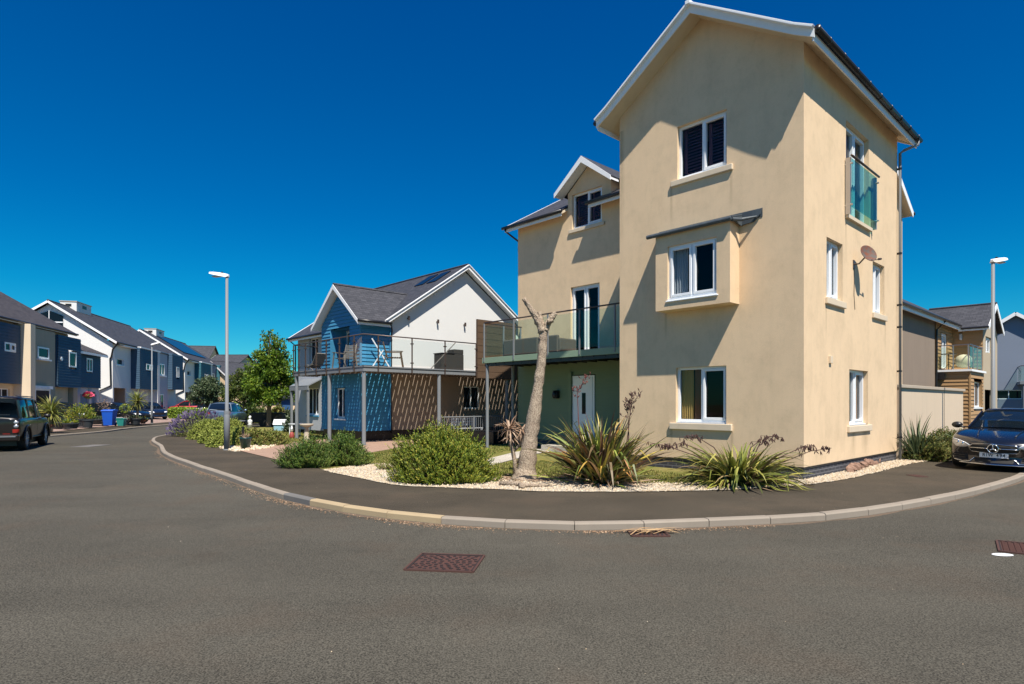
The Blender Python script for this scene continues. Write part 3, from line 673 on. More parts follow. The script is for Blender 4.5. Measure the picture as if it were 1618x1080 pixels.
for k in range(9): mb.tube([(.43, .1+k*.8, 8.72), (.43, .13+k*.8, 8.72)], .071, 8)
mb.tube([(.43, -.475, 8.72), (.43, -.455, 8.72)], .072, 8); mb.split('gutter', M['black'], h, smooth=True)
mb = MB(); mb.tube([(.43, 6.62, 8.68), (.43, 6.62, 8.56), (.16, 6.40, 8.42), (.075, 6.33, 8.34), (.075, 6.33, .05)], .036, 10)
mb.build('downpipe', M['galv'], h, True)
mb = MB()
for zz in (.6, 2.4, 3.6, 4.2, 5.6, 7.9): mb.tube([(.075, 6.33, zz), (.075, 6.33, zz+.05)], .046, 10); mb.box((0, 6.31, zz), (.07, 6.35, zz+.05))
mb.split('pipe_clip', M['black'], h)
# wing roof
def zw(y): return 10.6-.56*abs(y-7.1)
mb = MB(); ye, yb = 2.62, 11.58
for xa, xb, y0 in ((-11.78, -9.02, ye), (-9.02, -7.72, 3.3), (-7.72, -4.58, ye), (-4.58, -.86, 6.4)):
    slab(mb, [(xa, y0, zw(y0)), (xb, y0, zw(y0)), (xb, 7.1, 10.6), (xa, 7.1, 10.6)], .05)
slab(mb, [(-11.78, yb, zw(yb)), (-.86, yb, zw(yb)), (-.86, 7.1, 10.6), (-11.78, 7.1, 10.6)], .05); mb.tube([(-11.78, 7.1, 10.6), (-.86, 7.1, 10.6)], .06, 6)
zd = lambda x: 9.66-.80*abs(x+8.06)
for xe in (-9.26, -6.86): slab(mb, [(xe, 2.62, zd(xe)), (xe, 4.4, zd(xe)), (-8.06, 5.45, 9.66), (-8.06, 2.62, 9.66)], .05)
rf2 = mb.build('roof', M['slate'], h, uv=True)
mb = MB()
for xa, xb in ((-11.76, -9.0), (-7.74, -4.6)): slab(mb, [(xa, ye+.02, zw(ye)-.06), (xb, ye+.02, zw(ye)-.06), (xb, 3.3, zw(3.3)-.06), (xa, 3.3, zw(3.3)-.06)], .07)
slab(mb, [(-.88, yb, zw(yb)-.06), (-1.3, yb, zw(yb)-.06), (-1.3, 7.1, 10.54), (-.88, 7.1, 10.54)], .1); slab(mb, [(-11.76, ye, zw(ye)-.06), (-11.4, ye, zw(ye)-.06), (-11.4, 7.1, 10.54), (-11.76, 7.1, 10.54)], .1)
mb.split('soffit', M['creamtrim'], rf2)
mb = MB()
for xa, xb in ((-11.76, -8.95), (-7.78, -4.58)): mb.box((xa, ye-.0, zw(ye)-.20), (xb, ye+.03, zw(ye)-.03))
mb.beam((-7.78, ye+.02, zw(ye)-.115), (-7.78, 3.0, zw(ye)-.0), .03, .15)
for sg in (1, -1):
    xe = -8.06+sg*1.2; mb.prism([(-8.06, 2.59, 9.65), (xe, 2.59, zd(xe)), (xe, 2.59, zd(xe)-.15), (-8.06, 2.59, 9.44)], (0, .03, 0)); mb.prism([(-8.06, 2.62, 9.58), (xe, 2.62, zd(xe)-.06), (xe, 2.62, zd(xe)-.12), (-8.06, 2.62, 9.5)], (0, .4, 0))
for xv in (-.87, -11.78): mb.beam((xv, 7.1, 10.5), (xv, yb, zw(yb)-.1), .025, .2); mb.beam((xv, 7.1, 10.5), (xv, ye if xv < -5 else 6.4, zw(ye if xv < -5 else 6.4)-.1), .025, .2)
mb.split('bargeboard', M['upvc_paint'], rf2)
mb = MB()
for xa, xb in ((-11.85, -8.9), (-7.85, -4.6)): gutter(mb, (xa, ye-.05, zw(ye)-.05), (xb, ye-.05, zw(ye)-.05), .06)
gutter(mb, (-11.8, yb+.05, zw(yb)-.05), (-.83, yb+.05, zw(yb)-.05), .06)
mb.tube([(-11.72, ye-.05, zw(ye)-.1), (-11.7, ye+.05, zw(ye)-.2), (-11.5, 3.08, zw(ye)-.5), (-11.52, 3.1, 7.2)], .034, 8); mb.split('gutter', M['black'], h, smooth=True)
# satellite dish
mb = MB(); c_ = Vector((.30, 2.98, 5.03)); nrm = Vector((.75, -.5, .42)).normalized(); u_ = nrm.orthogonal().normalized(); u_ = Vector((0, 0, 1)).cross(nrm).normalized(); v_ = nrm.cross(u_)
V = [c_-nrm*.06]; Fs = []
for j, rr in enumerate((.09, .16, .21, .225)):
    for k in range(24): a = k*math.pi/12; V.append(c_+u_*rr*.86*math.cos(a)+v_*rr*math.sin(a)-nrm*(.05-.05*(rr/.225)**2))
for k in range(24): Fs.append((0, 1+k, 1+(k+1) % 24))
for j in range(3):
    for k in range(24): a = 1+j*24+k; b = 1+j*24+(k+1) % 24; Fs.append((a, a+24, b+24, b))
mb.add(V, Fs); sd_ = mb.build('satellite_dish', painted('rusty_dish', (.10, .085, .075), .7, .3, 30, .0), None, True)
mm_ = sd_.data.materials[0]; v = coord(mm_)
cc = mix(mm_, ramp(mm_, noise(mm_, v, 7, 5, .7), [(.42, (0, 0, 0)), (.6, (1, 1, 1))]), (.10, .088, .08), (.17, .055, .03)); out(mm_, cc)
mod = sd_.modifiers.new('shell', 'SOLIDIFY'); mod.thickness = .008
sd_.parent = None; sd_.matrix_world = Matrix.Translation(W(0, 0)) @ Matrix.Rotation(RZ, 4, 'Z')
tag(sd_, 'rusty satellite dish on the side wall between two narrow windows', 'satellite dish')
mb = MB(); mb.tube([(0, 2.9, 4.8), (.12, 2.9, 4.8), (.24, 2.95, 4.95)], .018, 8); mb.box((0, 2.85, 4.7), (.02, 2.95, 4.9)); mb.tube([c_-v_*.2, c_+Vector((.12, .34, -.12))], .010, 6); mb.tube([c_+Vector((.11, .32, -.11)), c_+Vector((.13, .42, -.09))], .026, 8); mb.build('feed_arm', M['rail'], sd_)
mb = MB(); mb.tube([(.015, 2.9, 4.75), (.012, 2.92, 4.4), (.012, 2.9, 4.1), (.012, 2.96, 3.75)], .006, 5); mb.build('cable', M['black'], sd_)
mb = MB(); mb.box((-.0, 1.34, 2.42), (.05, 1.46, 2.58)); tag(mb.build('air_vent', M['creamtrim'], None, bevel=.006), 'small cream plastic vent on the sunlit side wall', 'vent')
bpy.data.objects['air_vent'].matrix_world = Matrix.Translation(W(0, 0)) @ Matrix.Rotation(RZ, 4, 'Z')
# ---- balcony of the corner house
mb = MB(); mb.box((-11.36, 1.17, 2.95), (-4.575, 1.21, 3.14)); mb.box((-11.36, 1.21, 2.95), (-11.32, 3.0, 3.14)); bal = mb.build('balcony', M['greenfascia'], h, bevel=.004)
mb = MB()
for k in range(12): mb.box((-11.3, 1.25+k*.146, 3.085), (-4.58, 1.25+k*.146+.138, 3.115))
mb.build('deck_boards', M['decktimber'], bal)
mb = MB()
for k in range(16): mb.box((-11.2+k*.43, 1.22, 2.9), (-11.15+k*.43, 3.0, 3.08))
mb.box((-11.3, 1.24, 2.84), (-4.58, 1.3, 3.06)); mb.build('joist', M['black'], bal)
for (x_, y_) in ((-11.2, 1.27), (-11.2, 2.5), (-4.66, 1.27)):
    mb = MB(); mb.tube([(x_, y_, 0), (x_, y_, 2.95)], .055, 14); mb.box((x_-.1, y_-.1, 0), (x_+.1, y_+.1, .015)); mb.build('post', M['galv'], bal, False)
mb = MB(); mb.tube([(-11.25, 2.98, 4.36), (-11.25, 1.19, 4.36), (-4.58, 1.19, 4.36)], .024, 8); mb.build('handrail', M['rail'], bal, True)
for x_ in (-11.25, -9.75, -8.2, -6.9, -5.6, -4.66):
    mb = MB(); mb.box((x_-.022, 1.15, 3.0), (x_+.022, 1.19, 4.33)); mb.build('rail_post', M['galv'], bal)
for (a, b) in ((-11.2, -9.8), (-9.7, -8.25), (-8.15, -6.95), (-6.85, -5.65), (-5.55, -4.7)):
    mb = MB(); mb.box((a, 1.17, 3.2), (b, 1.182, 4.27)); mb.build('pane', M['railglass'], bal)
for (a, b) in ((1.3, 2.05), (2.15, 2.9)):
    mb = MB(); mb.box((-11.256, a, 3.2), (-11.244, b, 4.27)); mb.build('pane', M['railglass'], bal)
    mb = MB(); mb.box((-11.27, b+.02, 3.0), (-11.23, b+.06, 4.33)); mb.build('rail_post', M['galv'], bal)
# ------------------------------------------------------------------ blue house next door
BX, BY = -17.3, 1.1
nb = empty('weatherboard_house', W(BX, BY), RZ, 'white gabled house with bright blue boarded bay and a wraparound deck', 'house')
def N(x, y, z=None): return (x-BX, y-BY) if z is None else (x-BX, y-BY, z)
class MBo(MB):
    """builder whose boxes, tubes etc. take the corner house's coordinates and are shifted to the blue house"""
    ox = -BX; oy = -BY
    def add(s, vs, fs): MB.add(s, [(v[0]+s.ox, v[1]+s.oy, v[2]) for v in vs], fs)
gF = Fr((BX, 0), (0, 1), (1, 0)); fF = Fr((0, 1.1), (1, 0), (0, -1)); bF = Fr((0, -.25), (1, 0), (0, -1)); fBk = Fr((0, 9.15), (1, 0), (0, 1)); fLf = Fr((-26.27, 0), (0, 1), (-1, 0)); bL = Fr((-20.7, 0), (0, 1), (-1, 0))
glw = (5.1, 6.1, 1.3, 2.35); lw1 = (-25.17, -23.87, .95, 2.33); uw1 = (-24.9, -23.9, 3.6, 4.85); bw1 = (-19.4, -18.55, .9, 2.2); bdo = (-19.85, -18.15, 2.96, 4.76)
mb = MBo(); wall(mb, gF, 1.1, 9.15, 2.94, 5.05, (), .1, (5.12, 7.72)); nbw = mb.build('wall', M['white'], nb)
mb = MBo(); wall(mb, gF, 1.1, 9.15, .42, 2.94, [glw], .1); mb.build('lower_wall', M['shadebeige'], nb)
mb = MBo(); wall(mb, fF, -26.27, -20.7, .2, 5.0, [lw1, uw1], .1); wall(mb, fLf, 1.1, 9.15, .2, 5.0, (), .1, (5.12, 7.72)); wall(mb, fBk, -26.27, BX, .2, 5.0); mb.build('wall', M['palegrey'], nb)
mb = MBo(); boards(mb, bF, -20.7, BX, .42, 5.0, [bw1, bdo], .15,.034, (-19.0, 6.3)); boards(mb, gF, -.25, 1.1, .42, 5.0, (), .15,.034); boards(mb, bL, -.25, 1.1, .42, 5.0, (), .15, .02)
for zz in (.42,): mb.box((-20.7, -.248, .42), (-17.32, -.2, .9)) if False else None
mb.build('cladding', M['skyboard'], nb)
mb = MBo(); mb.box((-26.2, 1.16, 0), (-17.35, 9.1, .42)); mb.box((-20.65, -.2, 0), (-17.35, 1.2, .42)); mb.build('plinth', M['black'], nb)
mb = MBo(); mb.box((-26, 4, .4), (-17.5, 4.05, 5)); mb.box((-26.1, 1.5, 2.7), (-17.6, 9, 2.75)); mb.box((-20.5, .9, .4), (-17.5, .95, 5)); mb.split('inner_wall', M['interior'], nb)
mb = MBo(); mb.box((-17.33, -.28, .42), (-17.27, -.2, 4.95)); mb.box((-17.31, 1.08, .42), (-17.2, 1.16, 4.95)); mb.build('corner_trim', M['skyboard'], nb)
class W2(object): pass
def nwin(fr, op, **k):
    f2 = Fr((fr.O.x-BX, fr.O.y-BY), fr.d[:2], fr.n[:2]); return window(nb, f2, op, **k)
nwin(gF, glw, glass='darkglass'); nwin(fF, lw1, panes=3, glass='darkglass', sill=(.05, .08, .05), sillmat=M['skyboard']); nwin(fF, uw1, glass='darkglass'); nwin(bF, bw1, glass='darkglass', sill=(.08, .06, .06), sillmat=M['upvc'])
nwin(bF, bdo, glass='darkglass', rev=.75, name='balcony_door', opener=(0, 1))
mb = MBo(); 
for x_ in (-19.85, -18.15): mb.box((x_-.01, -.25, 2.95), (x_+.01, .5, 4.76))
mb.box((-19.85, -.25, 4.76), (-18.15, .5, 4.78)); mb.build('recess_lining', M['skyboard'], nb)
# small lean-to canopy over the lower window
mb = MBo(); slab(mb, [(-25.6, .35, 2.42), (-23.5, .35, 2.42), (-23.5, 1.1, 2.8), (-25.6, 1.1, 2.8)], .05); mb.box((-25.6, .36, 2.2), (-23.5, .42, 2.4)); mb.box((-25.55, .38, .1), (-25.45, .48, 2.3)); mb.box((-23.65, .38, .1), (-23.55, .48, 2.3)); mb.build('bay_canopy', M['galv'], nb)
def zn(y): return 7.95-.675*abs(y-5.12)
ye = .72; yb = 9.52
mb = MBo()
slab(mb, [(-26.6, ye, zn(ye)), (-16.98, ye, zn(ye)), (-16.98, 5.12, 7.95), (-26.6, 5.12, 7.95)], .05); slab(mb, [(-26.6, yb, zn(yb)), (-16.98, yb, zn(yb)), (-16.98, 5.12, 7.95), (-26.6, 5.12, 7.95)], .05)
zb = lambda x: 6.58-.81*abs(x+19.0)
for xe in (-21.08, -16.92): slab(mb, [(xe, -.58, zb(xe)), (xe, .9, zb(xe)), (-19.0, 3.15, 6.58), (-19.0, -.58, 6.58)], .05)
mb.tube([(-26.6, 5.12, 7.96), (-16.98, 5.12, 7.96)], .06, 6); mb.tube([(-19, -.58, 6.59), (-19, 3.1, 6.59)], .06, 6)
nrf = mb.build('roof', M['slate'], nb, uv=True)
mb = MBo()
for xv in (-16.97, -26.6):
    for y1 in (ye, yb): mb.beam((xv, 5.12, 7.855), (xv, y1, zn(y1)-.095), .03, .15); mb.beam((xv+.02, 5.12, 7.945), (xv+.02, y1, zn(y1)-.005), .10, .03)
for xe in (-21.08, -16.92): mb.beam((-19.0, -.6, 6.46), (xe, -.6, zb(xe)-.10), .03, .2, up=(0, 1, 0)) if False else mb.prism([(-19, -.6, 6.57), (xe, -.6, zb(xe)), (xe, -.6, zb(xe)-.15), (-19, -.6, 6.38)], (0, .03, 0))
mb.box((-26.6, ye-.01, zn(ye)-.2), (-21.0, ye+.02, zn(ye)-.03)); mb.box((-16.94, -.58, zb(-16.92)-.19), (-16.91, .95, zb(-16.92)-.02)); mb.split('bargeboard', M['upvc_paint'], nrf)
mb = MBo(); slab(mb, [(-17.28, 5.12, 7.86), (-17.0, 5.12, 7.86), (-17.0, ye, zn(ye)-.09), (-17.28, ye, zn(ye)-.09)], .06); slab(mb, [(-17.28, 5.12, 7.86), (-17.0, 5.12, 7.86), (-17.0, yb, zn(yb)-.09), (-17.28, yb, zn(yb)-.09)], .06)
for xe in (-21.06, -16.94): slab(mb, [(xe, -.57, zb(xe)-.06), (xe, .9, zb(xe)-.06), (-19.0, .9, 6.52), (-19.0, -.57, 6.52)], .07)
mb.split('soffit', M['upvc_paint'], nrf)
mb = MBo(); slab(mb, [(-18.6, 3.9, zn(3.9)+.05), (-17.9, 3.9, zn(3.9)+.05), (-17.9, 4.8, zn(4.8)+.05), (-18.6, 4.8, zn(4.8)+.05)], .05); slab(mb, [(-19.6, 3.9, zn(3.9)+.05), (-18.9, 3.9, zn(3.9)+.05), (-18.9, 4.8, zn(4.8)+.05), (-19.6, 4.8, zn(4.8)+.05)], .05); mb.split('rooflight', M['darkglass'], nrf)
mb = MBo(); gutter(mb, (-26.65, ye-.05, zn(ye)-.06), (-21, ye-.05, zn(ye)-.06)); gutter(mb, (-16.86, -.6, 4.86), (-16.86, .95, 4.86)); mb.tube([(-16.86, .9, 4.84), (-17.1, 1.12, 4.6), (-17.22, 1.15, 4.4), (-17.22, 1.15, .3)], .035, 8); mb.tube([(-26.5, ye-.05, 4.9), (-26.35, 1.0, 4.6), (-26.35, 1.02, .2)], .035, 8); mb.split('gutter', M['black'], nb, smooth=True)
for y_ in (2.0, 3.55, 5.1):
    mb = MBo(); mb.tube([(-17.3, y_, 5.2), (-17.16, y_, 5.24)], .03, 8); mb.box((-17.22, y_-.035, 5.12), (-17.14, y_+.035, 5.30)); mb.build('floodlight', M['rail'], nb, bevel=.02)
# deck with diagonal boards: the sun through the gaps stripes the walls below
def cliprect(poly, x0, x1, y0, y1):
    for ax, lim, sg in ((0, x0, 1), (0, x1, -1), (1, y0, 1), (1, y1, -1)):
        o_ = []
        for i in range(len(poly)):
            a = poly[i]; b = poly[(i+1) % len(poly)]; da = (a[ax]-lim)*sg; db = (b[ax]-lim)*sg
            if da >= 0: o_.append(a)
            if (da >= 0) != (db >= 0): t = da/(da-db); o_.append((a[0]+(b[0]-a[0])*t, a[1]+(b[1]-a[1])*t))
        poly = o_
        if len(poly) < 3: return []
    return poly
mb = MBo(); P_ = .15; gap = .027; c45 = math.sqrt(.5)
for k in range(-190, 80):
    s0 = k*P_; s1 = s0+P_-gap   # strips along (1,-1); s measured along (1,1)
    q = [((s*c45)+t*c45, (s*c45)-t*c45) for s, t in ((s0, -40), (s1, -40), (s1, 40), (s0, 40))]
    for rc in ((-21.08, -17.28, -1.28, -.27), (-17.28, -15.2, -1.28, 9.1)):
        pl = cliprect(q, *rc)
        if len(pl) > 2: mb.prism([(a, b, 2.905) for a, b in pl], (0, 0, .026))
mb.ox = 0; mb.oy = 0
dk = MB(); 
deck = empty('raised_deck', W(-15.15, -1.33), RZ, 'raised timber deck on galvanised posts round the blue house', 'deck')
DX, DY = 15.15, 1.33
class MBd(MB):
    def add(s, vs, fs): MB.add(s, [(v[0]+DX, v[1]+DY, v[2]) for v in vs], fs)
mb.v = [(v[0]+BX+DX, v[1]+BY+DY, v[2]) for v in mb.v]; mb.build('deck_boards', M['decktimber'], deck)
mb = MBd(); mb.box((-21.13, -1.35, 2.74), (-15.12, -1.3, 2.93)); mb.box((-15.17, -1.3, 2.74), (-15.12, 9.15, 2.93)); mb.box((-21.13, -1.3, 2.74), (-21.08, -.25, 2.93)); mb.box((-17.2, 9.1, 2.74), (-15.17, 9.15, 2.93))
mb.box((-21.14, -1.37, 2.90), (-15.09, -1.35, 2.945)); mb.box((-15.12, -1.37, 2.90), (-15.09, 9.15, 2.945)); mb.build('deck_frame', M['galv'], deck)
mb = MBd()
for k in range(29): y_ = -.1+k*.43; mb.box((-17.25, y_, 2.76), (-15.18, min(9.1, y_+.05), 2.903)) if y_ < 9 else None
for k in range(14): x_ = -20.9+k*.42; mb.box((x_, -1.29, 2.76), (x_+.05, -.27, 2.903))
mb.build('joist', M['decktimber'], deck)
for x_, y_ in ((-15.22, -1.27), (-17.95, -1.27), (-21.02, -1.27), (-15.22, 2.15), (-15.22, 5.9)):
    mb = MBd(); mb.tube([(x_, y_, 0), (x_, y_, 2.76)], .075, 14); mb.box((x_-.12, y_-.12, 0), (x_+.12, y_+.12, .02)); mb.build('post', M['galv'], deck)
mb = MBd(); mb.tube([(-21.1, -.3, 4.1), (-21.1, -1.36, 4.1), (-15.1, -1.36, 4.1), (-15.1, 4.0, 4.1)], .024, 8); mb.build('handrail', M['rail'], deck, True)
def rpost(x_, y_):
    mb = MBd(); mb.box((x_-.02, y_-.02, 2.72), (x_+.02, y_+.02, 4.09))
    for zz in (3.1, 3.85): mb.box((x_-.05, y_-.05, zz), (x_+.05, y_+.05, zz+.04))
    mb.build('rail_post', M['rail'], deck)
for x_ in (-21.1, -20.55, -19.9, -18.9, -18.0, -16.9, -15.75): rpost(x_, -1.38)
for y_ in (-.75, .75, 2.35, 4.0): rpost(-15.08, y_)
for a, b in ((-21.0, -20.6), (-20.5, -19.95), (-19.85, -18.95), (-18.85, -18.05), (-17.95, -16.95), (-16.85, -15.8), (-15.7, -15.2)):
    mb = MBd(); mb.box((a, -1.365, 3.02), (b, -1.355, 4.02)); mb.build('pane', M['clearglass'], deck)
for a, b in ((-1.25, -.8), (-.7, .7), (.8, 2.3), (2.4, 3.95)):
    mb = MBd(); mb.box((-15.105, a, 3.02), (-15.095, b, 4.02)); mb.build('pane', M['clearglass'], deck)
mb = MBd(); mb.box((-15.14, 4.05, 2.62), (-15.05, 6.3, 5.15)); mb.box((-15.13, 6.3, 2.62), (-15.08, 9.1, 4.1)); 
for k in range(9): mb.box((-15.052, 4.05, 2.64+k*.28), (-15.04, 6.3, 2.64+k*.28+.265))
mb.build('timber_screen', M['screen'], deck)
# metal railing below
rl = empty('metal_railing', W(-15.3, 2.3), RZ, 'low grey metal railing with upright bars under the deck', 'railing')
mb = MB(); mb.tube([(0, 0, .98), (0, 3.4, .98)], .024, 8); mb.tube([(0, 0, .12), (0, 3.4, .12)], .018, 6); mb.build('rail', M['galv'], rl)
mb = MB()
for k in range(28): mb.tube([(0, .06+k*.122, .12), (0, .06+k*.122, .98)], .009, 5)
mb.build('upright_bar', M['galv'], rl)
for y_ in (1.75, 3.4): mb = MB(); mb.box((-.03, y_-.03, 0), (.03, y_+.03, 1.02)); mb.build('post', M['galv'], rl)
bn = empty('garden_bench', W(-16.4, 4.6), RZ+R(90), 'pale slatted garden bench behind the metal railing', 'bench')
mb = MB(); [mb.box((-.75, -.2+k*.11, .43), (.75, -.12+k*.11, .46)) for k in range(4)]; mb.build('seat', M['palegrey'], bn)
mb = MB(); [mb.box((-.75, .24, .55+k*.13), (.75, .27, .64+k*.13)) for k in range(3)]; mb.build('backrest', M['palegrey'], bn)
for x_ in (-.7, .66):
    for y_ in (-.2, .22): mb = MB(); mb.box((x_, y_, 0), (x_+.05, y_+.05, .43 if y_ < 0 else .95)); mb.build('leg', M['palegrey'], bn)
pl = empty('planter', W(-12.9, 2.6), RZ, 'dark boarded planter box beside the green boarded wall', 'planter')
mb = MB(); mb.box((-.9, -.35, 0), (.9, .35, .5)); mb.build('planter_box', M['black'], pl, bevel=.01)
mb = MB(); [mb.box((-.93, -.37, .04+k*.155), (.93, -.352, .175+k*.155)) for k in range(3)]; mb.build('cladding', M['black'], pl)
# armchairs on the deck
def armchair(loc, rz, label, mat):
    t = empty('garden_armchair', loc, rz, label, 'armchair', 'wooden armchairs on the deck')
    mb = MB(); [mb.box((-.26, -.26+k*.09, .4), (.26, -.19+k*.09, .425)) for k in range(6)]; mb.build('seat', mat, t)
    mb = MB(); [mb.beam((-.26, .28+k*.018, .5+k*.075), (.26, .28+k*.018, .5+k*.075), .016, .055) for k in range(7)]
    for x_ in (-.27, .27): mb.beam((x_, .25, .38), (x_, .42, 1.02), .04, .03)
    mb.build('backrest', mat, t)
    for x_ in (-.3, .3):
        mb = MB(); mb.box((x_-.035, -.34, .63), (x_+.035, .3, .66)); mb.build('armrest', mat, t)
        for y0, y1, zt_ in ((-.36, -.26, .63), (.42, .28, .66)): mb = MB(); mb.beam((x_, y0, 0), (x_, y1, zt_), .045, .04); mb.build('leg', mat, t)
    return t
armchair(W(-15.75, .35, 2.935), RZ+R(150), 'dark brown wooden armchair in front of the white gable, seen from the side', M['screen'])
armchair(W(-17.5, -.85, 2.935), RZ+R(20), 'pale wooden armchair at the corner of the blue bay', M['greywood'])
t = empty('reclining_chair', W(-20.3, -.8, 2.935), RZ, 'low grey folding chair at the far left end of the deck', 'chair')
mb = MB(); mb.beam((.35, 0, .3), (-.3, 0, .18), .5, .04); mb.build('seat', M['greywood'], t); mb = MB(); mb.beam((.3, 0, .3), (.68, 0, .75), .5, .04); mb.build('backrest', M['greywood'], t)
for s_ in (-.22, .22): mb = MB(); mb.beam((-.25, s_, 0), (.45, s_, .5), .03, .03); mb.beam((.4, s_, 0), (-.2, s_, .3), .03, .03); mb.build('leg', M['greywood'], t)
t = empty('folding_parasol', W(-17.0, .5, 2.935), RZ, 'folded white frame leaning on the blue wall of the deck', 'frame')
mb = MB(); mb.beam((0, .5, 0), (0, -.4, 1.25), .03, .05); mb.beam((.1, -.5, 0), (.05, .1, .8), .02, .04); mb.build('frame', M['upvc'], t); t.name = 'folded_frame'
mb = MB(); mb.tube([W(-16.1, 2.3, 2.94), W(-15.35, 3.1, 4.1)], .022, 6); tag(mb.build('parasol_pole', M['greywood']), 'slim pole leaning across the white gable on the deck', 'pole')
t = empty('barbecue', W(-16.6, 3.7, 2.935), RZ+R(90), 'dark grey barbecue cabinet against the white gable', 'barbecue')
mb = MB(); mb.box((-.6, -.28, 0), (.62, .28, .78)); mb.build('cabinet', M['interior'], t, bevel=.02); mb = MB(); mb.box((.1, -.27, .78), (.62, .27, 1.0)); mb.build('lid', M['interior'], t, bevel=.03)
mb = MB(); mb.box((-.62, -.3, .78), (.1, .3, .81)); mb.build('worktop', M['black'], t)
# rattan sofa set on the near balcony
wicker = painted('grey_brown_wicker', (.12, .10, .085), .8, .3, 60, .0)
for (x0, x1, lb) in ((-10.7, -9.05, 'long grey rattan sofa behind the balcony glass'), (-8.95, -8.15, 'grey rattan armchair beside the sofa on the balcony')):
    t = empty('rattan_sofa' if x1-x0 > 1 else 'rattan_armchair', W((x0+x1)/2, 2.0, 3.115), RZ, lb, 'sofa' if x1-x0 > 1 else 'armchair'); hw = (x1-x0)/2
    rm = wicker
    mb = MB(); mb.box((-hw, -.38, .06), (hw, .4, .34)); mb.build('seat_base', rm, t, bevel=.03)
    mb = MB(); mb.box((-hw, -.44, .06), (hw, -.33, .62)); mb.build('backrest', rm, t, bevel=.04)
    for s_ in (-1, 1): mb = MB(); mb.box((s_*hw-.07, -.4, .06), (s_*hw+.07, .4, .52)); mb.build('armrest', rm, t, bevel=.04)
    mb = MB(); mb.box((-hw+.08, -.3, .34), (hw-.08, .38, .46)); mb.build('cushion', M['netblind'], t, bevel=.04)
# ------------------------------------------------------------------ boundary wall and the houses on the right
bw_ = empty('boundary_wall', W(0, 6.5), RZ, 'head-high pinkish rendered garden wall running to the tan boarded house', 'wall')
mb = MB(); mb.box((-.2, .0, -.05), (.02, 7.85, 1.98)); mb.build('wall', M['wallcream'], bw_); mb = MB(); mb.box((-.26, -.02, 1.98), (.08, 7.92, 2.07)); mb.build('coping', M['coping'], bw_, bevel=.01)
mb = MB(); mb.box((.02, 5.02, 0), (.026, 5.05, 1.97)); mb.build('movement_joint', M['rail'], bw_)
RX, RY = -1.9, 13.0
rh = empty('boarded_house', W(RX, RY), RZ, 'brown rendered house with tan boarded balcony wing behind the garden wall', 'house')
class MBr(MB):
    def add(s, vs, fs): MB.add(s, [(v[0]-RX, v[1]-RY, v[2]) for v in vs], fs)
def rwin(fr, op, **k): return window(rh, Fr((fr.O.x-RX, fr.O.y-RY), fr.d[:2], fr.n[:2]), op, **k)
e1 = Fr((-1.9, 0), (0, 1), (1, 0)); s1 = Fr((0, 19.7), (1, 0), (0, -1)); e2 = Fr((-.72, 0), (0, 1), (1, 0)); s2 = Fr((0, 22.6), (1, 0), (0, -1)); s0_ = Fr((0, 13), (1, 0), (0, -1)); bk_ = Fr((0, 26.2), (1, 0), (0, 1))
rdo = (20.32, 21.5, 3.12, 4.76); rlw = (20.46, 22.2, 1.36, 2.52); ruw = (23.2, 24.7, 3.95, 4.72)
mb = MBr(); wall(mb, e1, 13, 19.4, 0, 5.4); wall(mb, s0_, -10, -1.9, 0, 5.15, (), .1, (-6, 7.5)); wall(mb, Fr((-10, 0), (0, 1), (-1, 0)), 13, 26.2, 0, 5.15); wall(mb, bk_, -10, -.72, 0, 5.1); mb.split('wall', M['beige'], rh)
mb = MBr(); boards(mb, e1, 19.4, 22.6, 3.0, 5.4, [rdo], .16,.034); boards(mb, s2, -1.9, -.72, 3.0, 5.2, (), .16,.034); boards(mb, s1, -1.9, -.72, .1, 2.94, (), .16,.034); boards(mb, e2, 19.7, 22.6, .1, 2.94, [rlw], .16,.034)
mb.box((-.74, 19.66, .1), (-.68, 19.74, 2.9)); mb.box((-1.95, 19.36, 2.9), (-1.86, 19.44, 5.38)); mb.build('cladding', M['tanboard'], rh)
mb = MBr(); wall(mb, e2, 22.6, 26.2, 0, 5.05, [ruw, (23.0, 25.2, 0, 2.2)], .15, (24.3, 6.1)); mb.build('gable_wall', M['sandrender'], rh)
mb = MBr(); mb.box((-9, 19, 0), (-2.3, 19.1, 5)); mb.box((-2.6, 22.9, 0), (-1.1, 26, 5)); mb.box((-1.85, 19.9, .1), (-1.3, 22.5, 2.9)); mb.split('inner_wall', M['interior'], rh)
rwin(e1, rdo, glass='darkglass', name='french_window', rev=.05, opener=(0, 1)); rwin(e2, rlw, glass='darkglass', sill=(.08, .06, .06), sillmat=M['upvc']); rwin(e2, ruw, glass='darkglass', opener=(1,))
mb = MBr(); mb.box((-1.95, 19.58, 2.94), (-.62, 22.75, 3.03)); rb = mb.build('balcony', M['upvc_paint'], rh)
mb = MBr(); mb.tube([(-1.9, 19.68, 4.1), (-.72, 19.68, 4.1), (-.72, 22.5, 4.1)], .022, 6); mb.build('handrail', M['steel'], rb)
for p_ in ((-1.3, 19.68), (-.76, 19.68), (-.72, 20.4), (-.72, 21.3), (-.72, 22.3)): mb = MBr(); mb.box((p_[0]-.02, p_[1]-.02, 3.03), (p_[0]+.02, p_[1]+.02, 4.1)); mb.build('rail_post', M['galv'], rb)
for q in (((-1.85, 19.675, 3.1), (-.8, 19.685, 4.02)), ((-.725, 19.75, 3.1), (-.715, 20.35, 4.02)), ((-.725, 20.45, 3.1), (-.715, 21.25, 4.02)), ((-.725, 21.35, 3.1), (-.715, 22.25, 4.02))): mb = MBr(); mb.box(*q); mb.build('pane', M['railglass'], rb)
zr = lambda x: 5.28+.62*(-1.55-x); mb = MBr()
